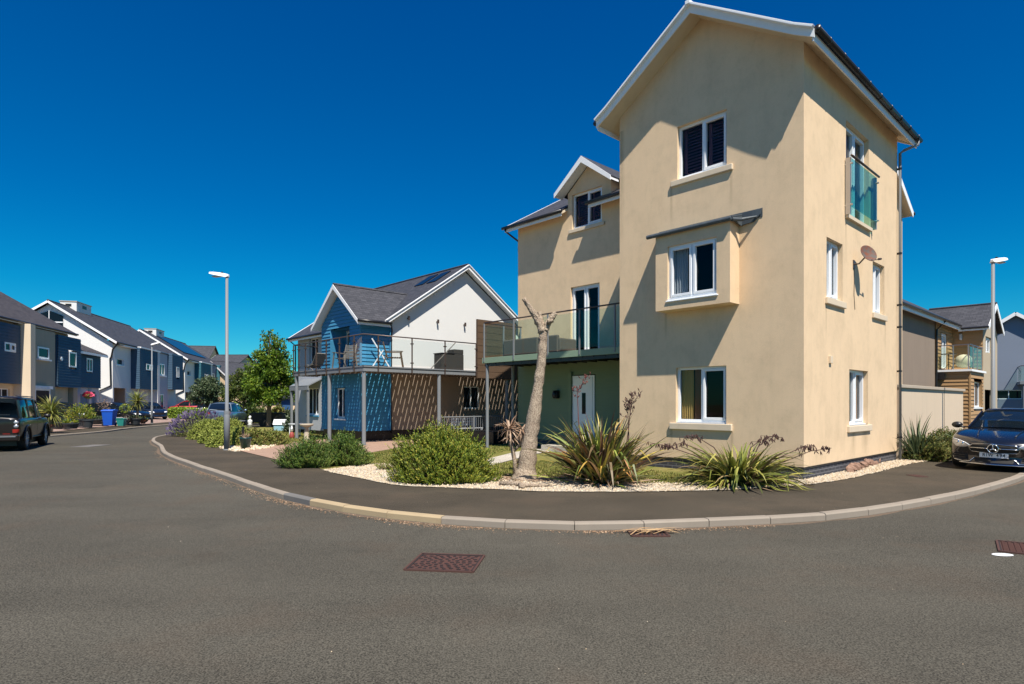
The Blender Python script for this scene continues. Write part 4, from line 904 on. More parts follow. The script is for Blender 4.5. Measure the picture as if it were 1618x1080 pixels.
slab(mb, [(-1.55, 12.7, 5.28), (-1.55, 26.5, 5.28), (-6, 26.5, zr(-6)), (-6, 12.7, zr(-6))], .05); slab(mb, [(-10.45, 12.7, 5.28), (-10.45, 26.5, 5.28), (-6, 26.5, zr(-6)), (-6, 12.7, zr(-6))], .05)
zq = lambda y: 6.35-.62*abs(y-24.3)
slab(mb, [(-1.6, 22.3, zq(22.3)), (-.45, 22.3, zq(22.3)), (-.45, 24.3, 6.35), (-3.3, 24.3, 6.35)], .05); slab(mb, [(-1.6, 26.5, zq(26.3)), (-.45, 26.5, zq(26.3)), (-.45, 24.3, 6.35), (-3.3, 24.3, 6.35)], .05); mb.tube([(-3.2, 24.3, 6.36), (-.45, 24.3, 6.36)], .06, 6)
rr_ = mb.build('roof', M['slate'], rh, uv=True)
mb = MBr(); mb.box((-1.62, 12.7, 5.02), (-1.56, 22.35, 5.22)); mb.box((-1.6, 22.28, 4.94), (-.5, 22.33, 5.1))
for y1 in (22.3, 26.3): mb.beam((-.46, 24.3, 6.24), (-.46, y1, zq(y1)-.1), .03, .2)
mb.split('bargeboard', M['upvc_paint'], rr_)
mb = MBr(); gutter(mb, (-1.5, 12.7, 5.2), (-1.5, 22.3, 5.2), .055); gutter(mb, (-1.5, 22.25, 5.06), (-.45, 22.25, 5.06), .05); mb.tube([(-1.5, 19.3, 5.15), (-1.82, 19.32, 4.8), (-1.84, 19.32, 1)], .035, 8); mb.box((-1.88, 19.5, 2.6), (-1.6, 19.69, 2.9)); mb.split('gutter', M['black'], rh)
mb = MBr(); mb.box((-1.62, 22.5, 4.55), (-1.5, 22.6, 4.85)); mb.build('wall_lamp', M['netblind'], rh, bevel=.03)
t = empty('bistro_table', W(-1.55, 20.1, 3.03), RZ, 'small round table on the tan boarded balcony', 'table')
mb = MB(); mb.lathe((0, 0, .7), [(.3, 0), (.3, .03)], 16); mb.build('tabletop', M['black'], t); mb = MB(); mb.tube([(0, 0, 0), (0, 0, .7)], .02, 6); mb.tube([(-.2, 0, 0), (0, 0, .3), (.2, 0, 0)], .015, 6); mb.build('leg', M['black'], t)
t = empty('covered_chair', W(-1.1, 20.6, 3.03), RZ, 'pale cushioned chair on the tan boarded balcony', 'chair')
mb = MB(); mb.ball((0, 0, .40), .34, 12, 8, (1.0, 1.0, .9)); mb.build('cushion', M['creamtrim'], t, True); mb = MB(); mb.tube([(-.4, -.3, 0), (-.3, 0, .4), (.3, 0, .4), (.4, -.3, 0)], .02, 6); mb.build('frame', M['black'], t)
# blue-grey house at far right
P0 = Vector((32.06, 45.41)); t = empty('rendered_house', (P0.x, P0.y, 0), RZ, 'blue-grey rendered gabled house at the far right edge', 'house')
# gable faces the street; local x along the gable
f1 = Fr((0, 0), (1, 0), (0, -1)); f2 = Fr((0, 0), (0, 1), (-1, 0)); fw = (3.1, 4.6, 1.85, 2.5)
RG = R(-35); t.rotation_euler = (0, 0, RG)
mb = MB(); wall(mb, f1, 0, 8.4, 0, 5.0, [fw, (5.4, 7.2, 3.1, 4.8)], .1, (4.2, 7.75)); wall(mb, f2, 0, 9, 0, 5.0); mb.build('wall', M['greyrender'], t)
window(t, f1, fw, panes=2, glass='darkglass'); window(t, f1, (5.4, 7.2, 3.1, 4.8), glass='darkglass', name='french_window')
mb = MB(); slab(mb, [(-.4, -.35, 4.85), (-.4, 9, 4.85), (4.2, 9, 7.95), (4.2, -.35, 7.95)], .08); slab(mb, [(8.8, -.35, 4.85), (8.8, 9, 4.85), (4.2, 9, 7.95), (4.2, -.35, 7.95)], .08); r3 = mb.build('roof', M['slate2'], t, uv=True)
mb = MB(); mb.beam((4.2, -.37, 7.85), (-.4, -.37, 4.75), .22, .04, up=(0, 1, 0)); mb.beam((4.2, -.37, 7.85), (8.8, -.37, 4.75), .22, .04, up=(0, 1, 0)); mb.split('bargeboard', M['upvc_paint'], r3)
mb = MB(); mb.box((4.3, -2.0, 2.85), (8.2, 0, 3.05)); b3 = mb.build('balcony', M['galv'], t); mb = MB(); mb.tube([(4.35, 0, 4.1), (4.35, -1.95, 4.1), (8.1, -1.95, 4.1)], .03, 6); mb.build('handrail', M['black'], b3)
mb = MB(); mb.box((4.34, -1.96, 3.1), (8.1, -1.94, 4.05)); mb.build('pane', M['railglass'], b3); mb = MB(); mb.box((4.34, -1.9, 3.1), (4.36, -.05, 4.05)); mb.build('pane', M['railglass'], b3)
for x_ in (4.5, 8.0): mb = MB(); mb.tube([(x_, -1.9, 0), (x_, -1.9, 2.85)], .05, 8); mb.build('post', M['galv'], b3)
# ------------------------------------------------------------------ street of terraces on the left
E0 = Vector((-34.07, 52)); RS = math.atan2(.975, -.2217)
DS = Vector((-.2217, .975)); ES = Vector((-.975, -.2217))
def WS(s, t, z=.2): p = E0+DS*s+ES*t; return Vector((p.x, p.y, z))
def terr(name, s, label):
    return empty(name, WS(s, 0, .15), RS, label, 'house', 'terraced houses along the street')
def sbox(par, s0, s1, z0, z1, prot, mat, ops=(), board=False, name='bay', winkw={}):
    """a box projecting from the facade, boarded or rendered, with its own windows"""
    mb = MB(); f = Fr((0, -prot), (1, 0), (0, -1)); l = Fr((s0, 0), (0, 1), (-1, 0)); r_ = Fr((s1, 0), (0, 1), (1, 0))
    if board: boards(mb, f, s0, s1, z0, z1, ops, .19, .04); boards(mb, l, -prot, 0, z0, z1, (), .19, .03); boards(mb, r_, -prot, 0, z0, z1, (), .19, .03)
    else: wall(mb, f, s0, s1, z0, z1, ops, .1); wall(mb, l, -prot, 0, z0, z1); wall(mb, r_, -prot, 0, z0, z1)
    mb.poly((s0, -prot, z0), (s1, -prot, z0), (s1, .3, z0), (s0, .3, z0)); mb.poly((s0, -prot, z1), (s1, -prot, z1), (s1, .3, z1), (s0, .3, z1))
    b = mb.build(name, mat, par)
    for q in ops: window(b, f, q, -.05, glass='darkglass', tw=.10, **winkw)
    return b
def terrace_roof(par, x0, x1, dep, ze, zrd, ov=.42, mat='slate', near=True):
    yr = dep/2; sl = (zrd-ze)/(yr+ov); mb = MB()
    slab(mb, [(x0, -ov, ze), (x1, -ov, ze), (x1, yr, zrd), (x0, yr, zrd)], .06); slab(mb, [(x0, dep+ov, ze), (x1, dep+ov, ze), (x1, yr, zrd), (x0, yr, zrd)], .06); mb.tube([(x0, yr, zrd), (x1, yr, zrd)], .08, 6)
    r_ = mb.build('roof', M[mat], par, uv=True); mb = MB()
    if near:
        for y1 in (-ov, dep+ov): mb.beam((x0, yr, zrd-.10), (x0, y1, ze-.10), .04, .17)
    mb.box((x0, -ov, ze-.17), (x1, -ov+.03, ze-.04)); mb.split('bargeboard', M['upvc_paint'], r_)
    mb = MB(); gutter(mb, (x0, -ov-.06, ze-.06), (x1, -ov-.06, ze-.06), .07); mb.build('gutter', M['black'], r_); return r_
# nearest terrace: cream and navy
t = terr('terraced_house', -22, 'cream terraced house with navy boarded upper floor behind the dark four-wheel drive'); o = -22
mb = MB(); f = Fr((0, 0), (1, 0), (0, -1)); wall(mb, f, 0, 14.2, 0, 6.4, [(5.6, 6.9, 1.2, 2.3)], .1); wall(mb, Fr((0, 0), (0, 1), (-1, 0)), 0, 9.2, 0, 6.4, (), .1, (4.6, 9.2)); wall(mb, Fr((14.2, 0), (0, 1), (1, 0)), 0, 9.2, 0, 6.4, (), .1, (4.6, 9.2)); wall(mb, Fr((0, 9.2), (1, 0), (0, 1)), 0, 14.2, 0, 6.4); mb.build('wall', M['cream'], t)
window(t, f, (5.6, 6.9, 1.2, 2.3), glass='darkglass')
sbox(t, .2, 7.3, 2.6, 6.2, .35, M['navyboard'], [(5.6, 6.75, 4.5, 5.05)], True, winkw=dict(opener=(1,)))
sbox(t, 7.35, 7.9, 0, 6.35, .9, M['creamtrim'], name='pier')
sbox(t, 7.9, 11.35, 0, 6.25, .45, M['sandrender'], [(9.05, 10.45, 4.35, 5.1), (8.7, 10.6, .05, 2.35)], winkw=dict(panes=1))
mb = MB(); mb.box((8.95, -.62, 4.22), (10.55, -.45, 4.32)); mb.box((8.55, -.6, 2.35), (10.75, -.44, 2.55)); mb.build('sill', M['upvc_paint'], t)
sbox(t, 11.6, 14.95, 2.55, 6.15, .5, M['navyboard'], [(13.1, 14.2, 4.0, 5.1)], True, winkw=dict(panes=1))
mb = MB(); mb.tube([(12.05, -.56, 4.5), (12.05, -.50, 4.5)], .14, 16); mb.build('wall_plaque', M['upvc'], t)
mb = MB(); mb.box((11.7, .3, 0), (14.9, .35, 2.5)); mb.box((12.2, .2, 0), (13.2, .3, 2.1)); mb.split('porch_wall', M['bluerender'], t)
mb = MB(); mb.box((11.4, -.3, 0), (11.7, .4, 2.55)); mb.box((14.3, -.3, 0), (14.95, .4, 2.55)); mb.split('porch_pier', M['sandrender'], t)
terrace_roof(t, -.4, 14.5, 9.2, 6.5, 9.55, .45, 'slate2')
# low link house
t = terr('terraced_house', -7, 'low navy boarded link house between the cream and the white terraces')
mb = MB(); f = Fr((0, 0), (1, 0), (0, -1)); wall(mb, f, 0, 4.3, 0, 2.7, [(1.1, 2.6, 0, 2.1), (3.0, 3.9, 0, 2.1)], .15); wall(mb, Fr((4.3, 0), (0, 1), (1, 0)), 0, 5, 0, 5.2); mb.build('wall', M['palegrey'], t)
mb = MB(); mb.box((1.1, .14, 0), (2.6, .18, 2.1)); mb.box((3.0, .14, 0), (3.9, .18, 2.1)); mb.split('garage_door', M['bluerender'], t)
sbox(t, .15, 4.3, 2.62, 5.3, .12, M['navyboard'], [(1.75, 2.75, 3.85, 4.9)], True, winkw=dict(panes=2))
mb = MB(); slab(mb, [(-.1, -.5, 5.35), (4.7, -.5, 5.35), (4.7, 5.2, 7.9), (-.1, 5.2, 7.9)], .06); r_ = mb.build('roof', M['slate2'], t, uv=True)
mb = MB(); mb.beam((4.7, -.5, 5.25), (4.7, 5.2, 7.8), .04, .18); mb.box((-.1, -.53, 5.12), (4.7, -.5, 5.3)); mb.split('fascia', M['upvc_paint'], r_)
mb = MB(); mb.box((-.05, -.14, 0), (.12, .1, 5.3)); mb.build('corner_trim', M['upvc_paint'], t)
mb = MB(); mb.box((2.4, -.3, 2.15), (2.9, -.12, 2.3)); mb.build('wall_lamp', M['black'], t)
# middle terrace
def big_terrace(s, label, teal):
    t = terr('terraced_house', s, label); f = Fr((0, 0), (1, 0), (0, -1)); L_ = 17
    mb = MB(); wall(mb, Fr((0, 0), (0, 1), (-1, 0)), 0, 9.4, 0, 6.5, (), .1, (4.7, 9.75)); wall(mb, f, 0, 4, 0, 6.5, [(.25, 2.9, 0, 2.75), (.95, 2.35, 4.75, 5.3)], .12) ; wall(mb, f, 4, 8.6, 0, 6.5); wall(mb, f, 8.6, L_, 0, 6.5); wall(mb, Fr((L_, 0), (0, 1), (1, 0)), 0, 9.4, 0, 6.5, (), .1, (4.7, 9.75)); wall(mb, Fr((0, 9.4), (1, 0), (0, 1)), 0, L_, 0, 6.5)
    mb.build('wall', M['white'], t); window(t, f, (.95, 2.35, 4.75, 5.3), panes=1, glass='darkglass', sill=(.1, .08, .06), sillmat=M['upvc'])
    mb = MB(); mb.box((.25, 1.2, 0), (2.9, 1.25, 2.75)); mb.box((.25, .1, 0), (.28, 1.2, 2.75)); mb.box((2.87, .1, 0), (2.9, 1.2, 2.75)); mb.box((.2, .1, 2.74), (2.95, 1.25, 2.78)); mb.split('porch_wall', M['shadebeige'], t); mb = MB(); mb.box((1.2, 1.1, 0), (2.2, 1.2, 2.1)); mb.build('front_door', M['darkglass'], t)
    bm_ = M['tealboard'] if teal else M['navyboard']; gm = M['palegrey'] if not teal else M['greyrender']
    sbox(t, 4.0, 8.6, 2.75, 6.55, .75, bm_, [(5.5, 7.2, 4.55, 5.15)], True, winkw=dict(opener=(1,)))
    sbox(t, 8.6, 9.2, 0, 6.6, .8, M['white'], name='pier')
    sbox(t, 9.3, 12.7, 0, 6.75, .45, gm, [(9.95, 11.6, 4.3, 5.45), (9.6, 11.3, .05, 2.35)], winkw=dict(panes=2))
    sbox(t, 12.8, 16.4, 2.9, 6.7, .9, bm_, [(14.0, 14.95, 4.2, 5.35)], True, winkw=dict(panes=2))
    mb = MB(); mb.box((9.7, -.62, 4.15), (11.9, -.44, 4.28)); mb.build('sill', M['upvc_paint'], t); mb = MB(); mb.box((4.0, .3, 0), (8.6, .36, 2.7)); mb.box((13, .1, 0), (16.3, .15, 2.8)); mb.split('porch_wall', gm, t)
    mb = MB(); mb.box((1.2, -.5, 6.4), (4.0, -.05, 6.5)); mb.box((4.0, -.85, 6.5), (9.3, -.05, 6.62)); mb.split('fascia', M['upvc_paint'], t)
    # gable window, pipes and ridge vent box
    mb = MB(); q = [(-.03, 3.7, 7.6), (-.03, 5.7, 7.6), (-.03, 5.7, 8.75), (-.03, 4.7, 9.15), (-.03, 3.7, 8.75)]; mb.prism(q, (-.03, 0, 0)); g_ = mb.build('gable_window', M['darkglass'], t)
    mb = MB(); mb.beam((-.08, 4.7, 7.6), (-.08, 4.7, 9.15), .05, .09); mb.beam((-.08, 3.7, 8.2), (-.08, 5.7, 8.2), .04, .09); mb.build('frame', M['upvc'], g_)
    r_ = terrace_roof(t, -.35, L_+.3, 9.4, 6.65, 9.98)
    c = MB(); c.box((3.3, 4.1, 9.6), (6.2, 5.4, 10.45)); c.build('chimney', M['white'], r_, bevel=.02); c = MB(); c.box((3.25, 4.05, 10.45), (6.25, 5.45, 10.52)); c.box((3.29, 4.5, 10.0), (3.31, 5.0, 10.28)); c.build('chimney_cap', M['coping'], r_); c = MB(); c.box((4.4, 4.08, 10.0), (5.2, 4.11, 10.28)); c.box((3.28, 4.5, 10.05), (3.30, 4.95, 10.25)); c.build('vent_slot', M['black'], r_)
    p_ = MB(); p_.tube([(-.2, -.5, 6.55), (-.25, -.1, 6.0), (-.12, .05, 5.4), (-.12, .15, 5.2), (-.1, .1, 2.9)], .07, 8); p_.tube([(-.1, .1, 2.9), (-.1, 1.5, 2.2), (-.1, 1.6, 0)], .06, 8); p_.build('downpipe', M['black'], t)
    return t, r_
big_terrace(0, 'white terraced house with navy boxes and a big gable window beyond the blue bin', False)
t3, r3_ = big_terrace(20.4, 'white terraced house with solar panels on its roof', True)
mb = MB(); zz = lambda y: 6.65+.65*(y+.42)+.12
slab(mb, [(3.5, 1.0, zz(1)), (13.5, 1.0, zz(1)), (13.5, 4.2, zz(4.2)), (3.5, 4.2, zz(4.2))], .04)
sp_ = mb.build('solar_panel', newmat('solar_blue', (.008, .03, .07), .25, 0, .25), r3_)
def simple_house(name, label, loc, rz, wd, dp, ze, zr_, wm, rm='slate', wins=(), group=None):
    t = empty(name, loc, rz, label, 'house' if 'house' in name else name.replace('_', ' '), group)
    f = Fr((0, 0), (1, 0), (0, -1)); mb = MB(); wall(mb, f, 0, wd, 0, ze, [q for q in wins], .1); wall(mb, Fr((0, 0), (0, 1), (-1, 0)), 0, dp, 0, ze, (), .1, (dp/2, zr_-.2)); wall(mb, Fr((wd, 0), (0, 1), (1, 0)), 0, dp, 0, ze, (), .1, (dp/2, zr_-.2)); wall(mb, Fr((0, dp), (1, 0), (0, 1)), 0, wd, 0, ze)
    mb.build('wall', wm, t); 
    for q in wins: window(t, f, q, glass='darkglass')
    terrace_roof(t, -.3, wd+.3, dp, ze+.05, zr_, .35, rm); return t
def at(px, D, z=0): return Vector(((px-CX)/F*D, D, z))
simple_house('distant_house', 'slate roofed house showing above the solar panels', at(268, 98), R(12), 5.6, 8, 8.6, 11.2, M['cream'])
simple_house('distant_house', 'long slate roofed cream house beyond the round tree', at(322, 88), R(-2), 4.4, 8, 6.7, 8.85, M['cream'], wins=[(2.6, 3.6, 3.9, 5.2)])
simple_house('distant_house', 'cream gabled house behind the tall lamp post', at(357, 84), R(60), 8, 6, 5.4, 7.5, M['cream'], wins=[(4, 5.2, 3.2, 4.4)])
g_ = simple_house('garage', 'low brick garage with a blue door beyond the parking court', at(420, 66), R(-4), 4.6, 5, 2.15, 3.5, M['cream'])
mb = MB(); mb.box((1.7, -.05, 0), (2.9, .0-.004, 2.0)); mb.build('garage_door', newmat('blue_door', (.03, .09, .22), .5), g_)
g2 = MB(); q0 = at(418, 61); g2.box((0, 0, 0), (4.2, .1, .9)); o_ = g2.build('timber_fence', M['decktimber']); o_.location = q0; tag(o_, 'low weathered timber fence in front of the garage', 'fence')

# ------------------------------------------------------------------ vehicles
def wheel(par, x, y, r, wd, rimmat, spokes=5):
    """tyre as a ring, rim with spokes on the outer side; axis along local y"""
    sg = 1 if y > 0 else -1; mb = MB(); n = 28; prof = [(r*.70, -wd/2), (r*.93, -wd/2), (r, -wd*.36), (r, wd*.36), (r*.93, wd/2), (r*.70, wd/2)]
    V = []
    for rr, yy in prof:
        for k in range(n): a = 2*math.pi*k/n; V.append((x+rr*math.cos(a), y-sg*wd/2+yy, r+rr*math.sin(a)))
    mb.add(V, [(j*n+k, j*n+(k+1) % n, ((j+1) % 6)*n+(k+1) % n, ((j+1) % 6)*n+k) for j in range(6) for k in range(n)])
    t_ = mb.build('wheel', M['rubber'], par, True)
    mb = MB(); yo = y-sg*.02
    ring = lambda r0, r1, ya, yb_: mb.add([(x+rr*math.cos(2*math.pi*k/n), yy, r+rr*math.sin(2*math.pi*k/n)) for rr, yy in ((r0, ya), (r1, yb_)) for k in range(n)], [(k, (k+1) % n, n+(k+1) % n, n+k) for k in range(n)])
    ring(r*.72, r*.64, yo, yo-sg*.01); ring(r*.64, r*.62, yo-sg*.01, yo-sg*.09)
    for k in range(spokes):
        for da in (-.12, .12):
            a = 2*math.pi*k/spokes+.3+da; mb.beam((x+r*.1*math.cos(a), yo-sg*.03, r+r*.1*math.sin(a)), (x+r*.66*math.cos(a+da*.4), yo-sg*.015, r+r*.66*math.sin(a+da*.4)), .022, .05, up=(0, 1, 0))
    mb.tube([(x, yo-sg*.06, r), (x, yo-sg*.01, r)], r*.13, 12); mb.build('rim', rimmat, t_)
    mb = MB(); mb.tube([(x, yo-sg*.12, r), (x, yo-sg*.095, r)], r*.62, 20); mb.build('brake_disc', M['interior'], t_)
def car(name, label, sp, loc, heading, paint, cat='car', roll=0, group=None, rimmat=None):
    t = empty(name, loc, math.atan2(heading[1], heading[0]), label, cat, group)
    if roll: t.rotation_euler = (roll, 0, math.atan2(heading[1], heading[0]))
    V = []; Fs = []; st = sp['body']
    for (x, w_, zb, zs, zt_, bow) in st:
        half = [(0, zb), (w_*.80, zb), (w_*.955, zb+.07), (w_*.995, zb+(zs-zb)*.45), (w_, zs-.10), (w_*.975, zs), (w_*.88, zs+(zt_-zs)*.75), (w_*.45, zt_+.0), (0, zt_+.012)]
        ring = half+[(-a, b) for a, b in half[-2:0:-1]]
        for a, b in ring: V.append((x-bow*(abs(a)/max(w_, .01))**2, a, b))
    n = 16
    for i in range(len(st)-1):
        for k in range(n): a = i*n+k; b = i*n+(k+1) % n; Fs.append((a, b, b+n, a+n))
    Fs.append(tuple(reversed(range(n)))); Fs.append(tuple((len(st)-1)*n+k for k in range(n)))
    mb = MB(); mb.add(V, Fs); bo = mb.build('body', paint, t, True)
    ss = bo.modifiers.new('s', 'SUBSURF'); ss.levels = ss.render_levels = 2
    cut = MB()
    for wx in sp['wx']:
        for sg in (-1, 1): cut.tube([(wx, sg*(sp['w']-.30), sp['r']), (wx, sg*(sp['w']+.2), sp['r'])], sp['r']*1.13, 28)
    co = cut.build('cutter', M['black'], t); bm_ = bo.modifiers.new('b', 'BOOLEAN'); bm_.object = co; bm_.operation = 'DIFFERENCE'; bm_.solver = 'EXACT'
    bpy.context.view_layer.update(); dg = bpy.context.evaluated_depsgraph_get(); me = bpy.data.meshes.new_from_object(bo.evaluated_get(dg))
    bo.modifiers.clear(); bo.data = me; bpy.data.objects.remove(co)
    for p in me.polygons: p.use_smooth = True
    bvh = BVHTree.FromPolygons([v.co.copy() for v in me.vertices], [tuple(p.vertices) for p in me.polygons])
    # cabin
    cs = sp['cabin']; V = []; Fs = []
    for (x, wb, zb, wt, zt_) in cs:
        half = [(wb, zb-.06), (wb, zb), (wb+(wt-wb)*.55, zb+(zt_-zb)*.52), (wt, zt_-.05 if zt_-zb > .1 else zt_-.01), (wt*.86, zt_), (wt*.4, zt_+.018), (0, zt_+.022)]
        ring = half+[(-a, b) for a, b in half[-2::-1]]
        V += [(x, a, b) for a, b in ring]
    n = 13
    for i in range(len(cs)-1):
        for k in range(n-1): a = i*n+k; Fs.append((a, a+1, a+1+n, a+n))
    Fs.append(tuple(range(n))); Fs.append(tuple((len(cs)-1)*n+k for k in reversed(range(n))))
    mb = MB(); mb.add(V, Fs); gl = mb.build('glasshouse', M['carglass'], t, True)
    ra, rb_ = sp['roof']; V = []; Fs = []; sel = [c for c in cs if ra-.01 <= c[0] <= rb_+.01]
    for (x, wb, zb, wt, zt_) in sel:
        half = [(wt+.012, zt_-.075), (wt+.008, zt_-.04), (wt*.87, zt_+.016), (wt*.4, zt_+.034), (0, zt_+.038)]
        V += [(x, a, b) for a, b in half+[(-a, b) for a, b in half[-2::-1]]]
    for i in range(len(sel)-1):
        for k in range(8): a = i*9+k; Fs.append((a, a+1, a+10, a+9))
    mb = MB(); mb.add(V, Fs); ro = mb.build('roof', paint, t, True); md = ro.modifiers.new('sol', 'SOLIDIFY'); md.thickness = .02
    mb = MB()
    def gp(x, f_):   # point on cabin side, f_ 0 belt .. 1 roof
        for i in range(len(cs)-1):
            a, b = cs[i], cs[i+1]
            if min(a[0], b[0]) <= x <= max(a[0], b[0]):
                k = (x-a[0])/((b[0]-a[0]) or 1); c = [a[j]+(b[j]-a[j])*k for j in range(5)]; return Vector((x, c[1]+(c[3]-c[1])*f_, c[2]+(c[4]-c[2])*f_))
    for sg in (-1, 1):
        for (x0, x1, wd) in sp['pillars']:
            a = gp(x0, .0); b = gp(x1, .93); P = [a+(b-a)*k_ for k_ in (0, .33, .66, 1)]
            P = [Vector((p.x, gp(p.x, max(0, min(1, (p.z-gp(p.x, 0).z)/max(.01, gp(p.x, 1).z-gp(p.x, 0).z)))).y, p.z)) for p in P]
            for k_ in range(3): mb.beam((P[k_].x, sg*(P[k_].y+.004), P[k_].z), (P[k_+1].x, sg*(P[k_+1].y+.004), P[k_+1].z), wd, .03, up=(0, sg, 0)) 
    mb.split('pillar', M['black'] if sp.get('bp') else paint, t)
    for wx in sp['wx']:
        for sg in (-1, 1): wheel(t, wx, sg*(sp['w']-.015), sp['r'], .235, rimmat or M['steel'])
    for sg in (-1, 1):
        mx = sp['mirror']; mb = MB(); mb.ball((mx[0], sg*mx[1], mx[2]), .11, 12, 8, (.75, 1.1, .72)); mb.beam((mx[0], sg*(mx[1]-.16), mx[2]-.06), (mx[0], sg*mx[1], mx[2]-.02), .06, .04); mb.build('wing_mirror', M['black'] if sp.get('bm') else paint, t, True)
    mb = MB(); mb.box((sp['wx'][1]-.3, -sp['w']+.25, .16), (sp['wx'][0]+.3, sp['w']-.25, .5)); mb.build('underbody', M['black'], t)
    return t, bvh
def hit(bvh, y, z, front=True, side=0):
    if side: q = bvh.ray_cast(Vector((y, side*3, z)), Vector((0, -side, 0)))   # y is x here
    else: q = bvh.ray_cast(Vector((4 if front else -4, y, z)), Vector((-1 if front else 1, 0, 0)))
    return q[0]
def patch(par, bvh, name, outline, mat, front=True, off=.006, rings=5, side=0, bulge=0, smooth=True):
    """a skin laid over the body: 2-D outline (y,z) projected on the bodywork and set proud of it"""
    n0 = len(outline); O = []
    for i in range(n0):
        a = outline[i]; b = outline[(i+1) % n0]
        for k in range(4): O.append((a[0]+(b[0]-a[0])*k/4, a[1]+(b[1]-a[1])*k/4))
    cx_ = sum(p[0] for p in O)/len(O); cz = sum(p[1] for p in O)/len(O); V = []; Fs = []; last = None
    for j in range(rings):
        k_ = 1-j/rings
        for p in O:
            y, z = cx_+(p[0]-cx_)*k_, cz+(p[1]-cz)*k_; h_ = hit(bvh, y, z, front, side)
            if h_ is None: h_ = last or Vector((2.2 if front else -2.2, y, z)); h_ = Vector((h_.x, y, z)) if not side else Vector((y, h_.y, z))
            last = h_; e = off+bulge*(1-k_*k_)
            V.append((h_.x+(e if front else -e), h_.y, h_.z) if not side else (h_.x, h_.y+side*e, h_.z))
    m_ = len(O)
    for j in range(rings-1):
        for k in range(m_): a = j*m_+k; b = j*m_+(k+1) % m_; Fs.append((a, b, b+m_, a+m_))
    Fs.append(tuple((rings-1)*m_+k for k in range(m_))); mb = MB(); mb.add(V, Fs); return mb.build(name, mat, par, smooth)
def strip(par, bvh, name, pts, wd, mat, front=True, side=0, off=.01, seg=6):
    P = []
    for i in range(len(pts)-1):
        for k in range(seg): a, b = pts[i], pts[i+1]; P.append((a[0]+(b[0]-a[0])*k/seg, a[1]+(b[1]-a[1])*k/seg))
    P.append(pts[-1]); Q = []
    for y, z in P:
        h_ = hit(bvh, y, z, front, side)
        if h_ is not None: Q.append((h_.x+(off if front else -off), h_.y, h_.z) if not side else (h_.x, h_.y+side*off, h_.z))
    if len(Q) > 1: mb = MB(); mb.tube(Q, wd, 6); return mb.build(name, mat, par, True)
def mirror2(pts): return [(-y, z) for y, z in reversed(pts)]
COUPE = dict(w=.905, r=.335, wx=(1.44, -1.40), bm=True, mirror=(.72, 1.0, .99), roof=(-.95, .22),
  body=[(-2.34, .62, .42, .70, .86, .0), (-2.28, .78, .26, .80, .94, .05), (-1.9, .88, .20, .90, 1.0, .03), (-1.2, .905, .18, .90, .98, 0), (-.3, .885, .17, .88, .94, 0), (.5, .885, .17, .88, .95, 0), (1.0, .895, .17, .87, .955, 0), (1.5, .90, .18, .84, .90, 0), (1.95, .885, .17, .74, .81, .10), (2.2, .84, .15, .62, .72, .22), (2.31, .80, .14, .50, .63, .26), (2.34, .74, .17, .42, .52, .24)],
  cabin=[(-1.95, .55, .98, .50, 1.0), (-1.45, .72, .96, .52, 1.20), (-.95, .80, .93, .55, 1.345), (-.4, .82, .91, .57, 1.395), (.0, .82, .91, .57, 1.385), (.22, .81, .91, .56, 1.35), (.6, .79, .92, .62, 1.16), (1.02, .70, .93, .66, .955)],
  pillars=((1.0, .22, .07), (-.35, -.5, .05), (-1.45, -.95, .12)))
HATCH = dict(w=.89, r=.32, wx=(1.28, -1.28), mirror=(.62, .98, 1.02), roof=(-1.5, .15),
  body=[(-2.08, .66, .4, .8, 1.0, 0), (-2.02, .82, .26, .85, 1.05, .03), (-1.3, .89, .2, .9, 1.0, 0), (0, .88, .18, .9, .97, 0), (.95, .88, .18, .88, .98, 0), (1.4, .875, .2, .82, .90, .03), (1.85, .82, .2, .68, .78, .12), (2.05, .72, .2, .56, .66, .15), (2.1, .6, .26, .46, .54, .1)],
  cabin=[(-2.0, .68, 1.02, .60, 1.1), (-1.75, .74, .98, .60, 1.38), (-1.5, .80, .95, .60, 1.45), (-.6, .82, .94, .62, 1.5), (.15, .82, .94, .61, 1.45), (.55, .79, .95, .64, 1.22), (.98, .72, .96, .68, .99)],
  pillars=((.95, .15, .06), (-.4, -.45, .08), (-1.75, -1.5, .16)))
def grow(sp, kx, ky, kz):
    d_ = dict(sp); d_['w'] = sp['w']*ky; d_['wx'] = tuple(x*kx for x in sp['wx']); d_['mirror'] = (sp['mirror'][0]*kx, sp['mirror'][1]*ky, sp['mirror'][2]*kz); d_['roof'] = tuple(x*kx for x in sp['roof'])
    d_['body'] = [(x*kx, w_*ky, a*kz, b*kz, c*kz, e) for x, w_, a, b, c, e in sp['body']]; d_['cabin'] = [(x*kx, a*ky, b*kz, c*ky, e*kz) for x, a, b, c, e in sp['cabin']]; d_['pillars'] = tuple((a*kx, b*kx, c) for a, b, c in sp['pillars']); return d_
ESTATE = grow(HATCH, 1.13, 1.02, .98); ESTATE['roof'] = (-1.7, .17)
ESTATE['cabin'] = [(-2.3, .68, 1.0, .58, 1.08), (-1.95, .76, .97, .60, 1.36), (-1.695, .80, .95, .6, 1.42), (-.68, .83, .93, .62, 1.46), (.17, .83, .93, .61, 1.42), (.62, .80, .94, .64, 1.2), (1.1, .73, .95, .68, .97)]
ESTATE['pillars'] = ((1.08, .17, .06), (-.4, -.45, .08), (-1.2, -1.25, .07), (-2.0, -1.75, .12))
SUVS = grow(HATCH, 1.08, 1.05, 1.12)
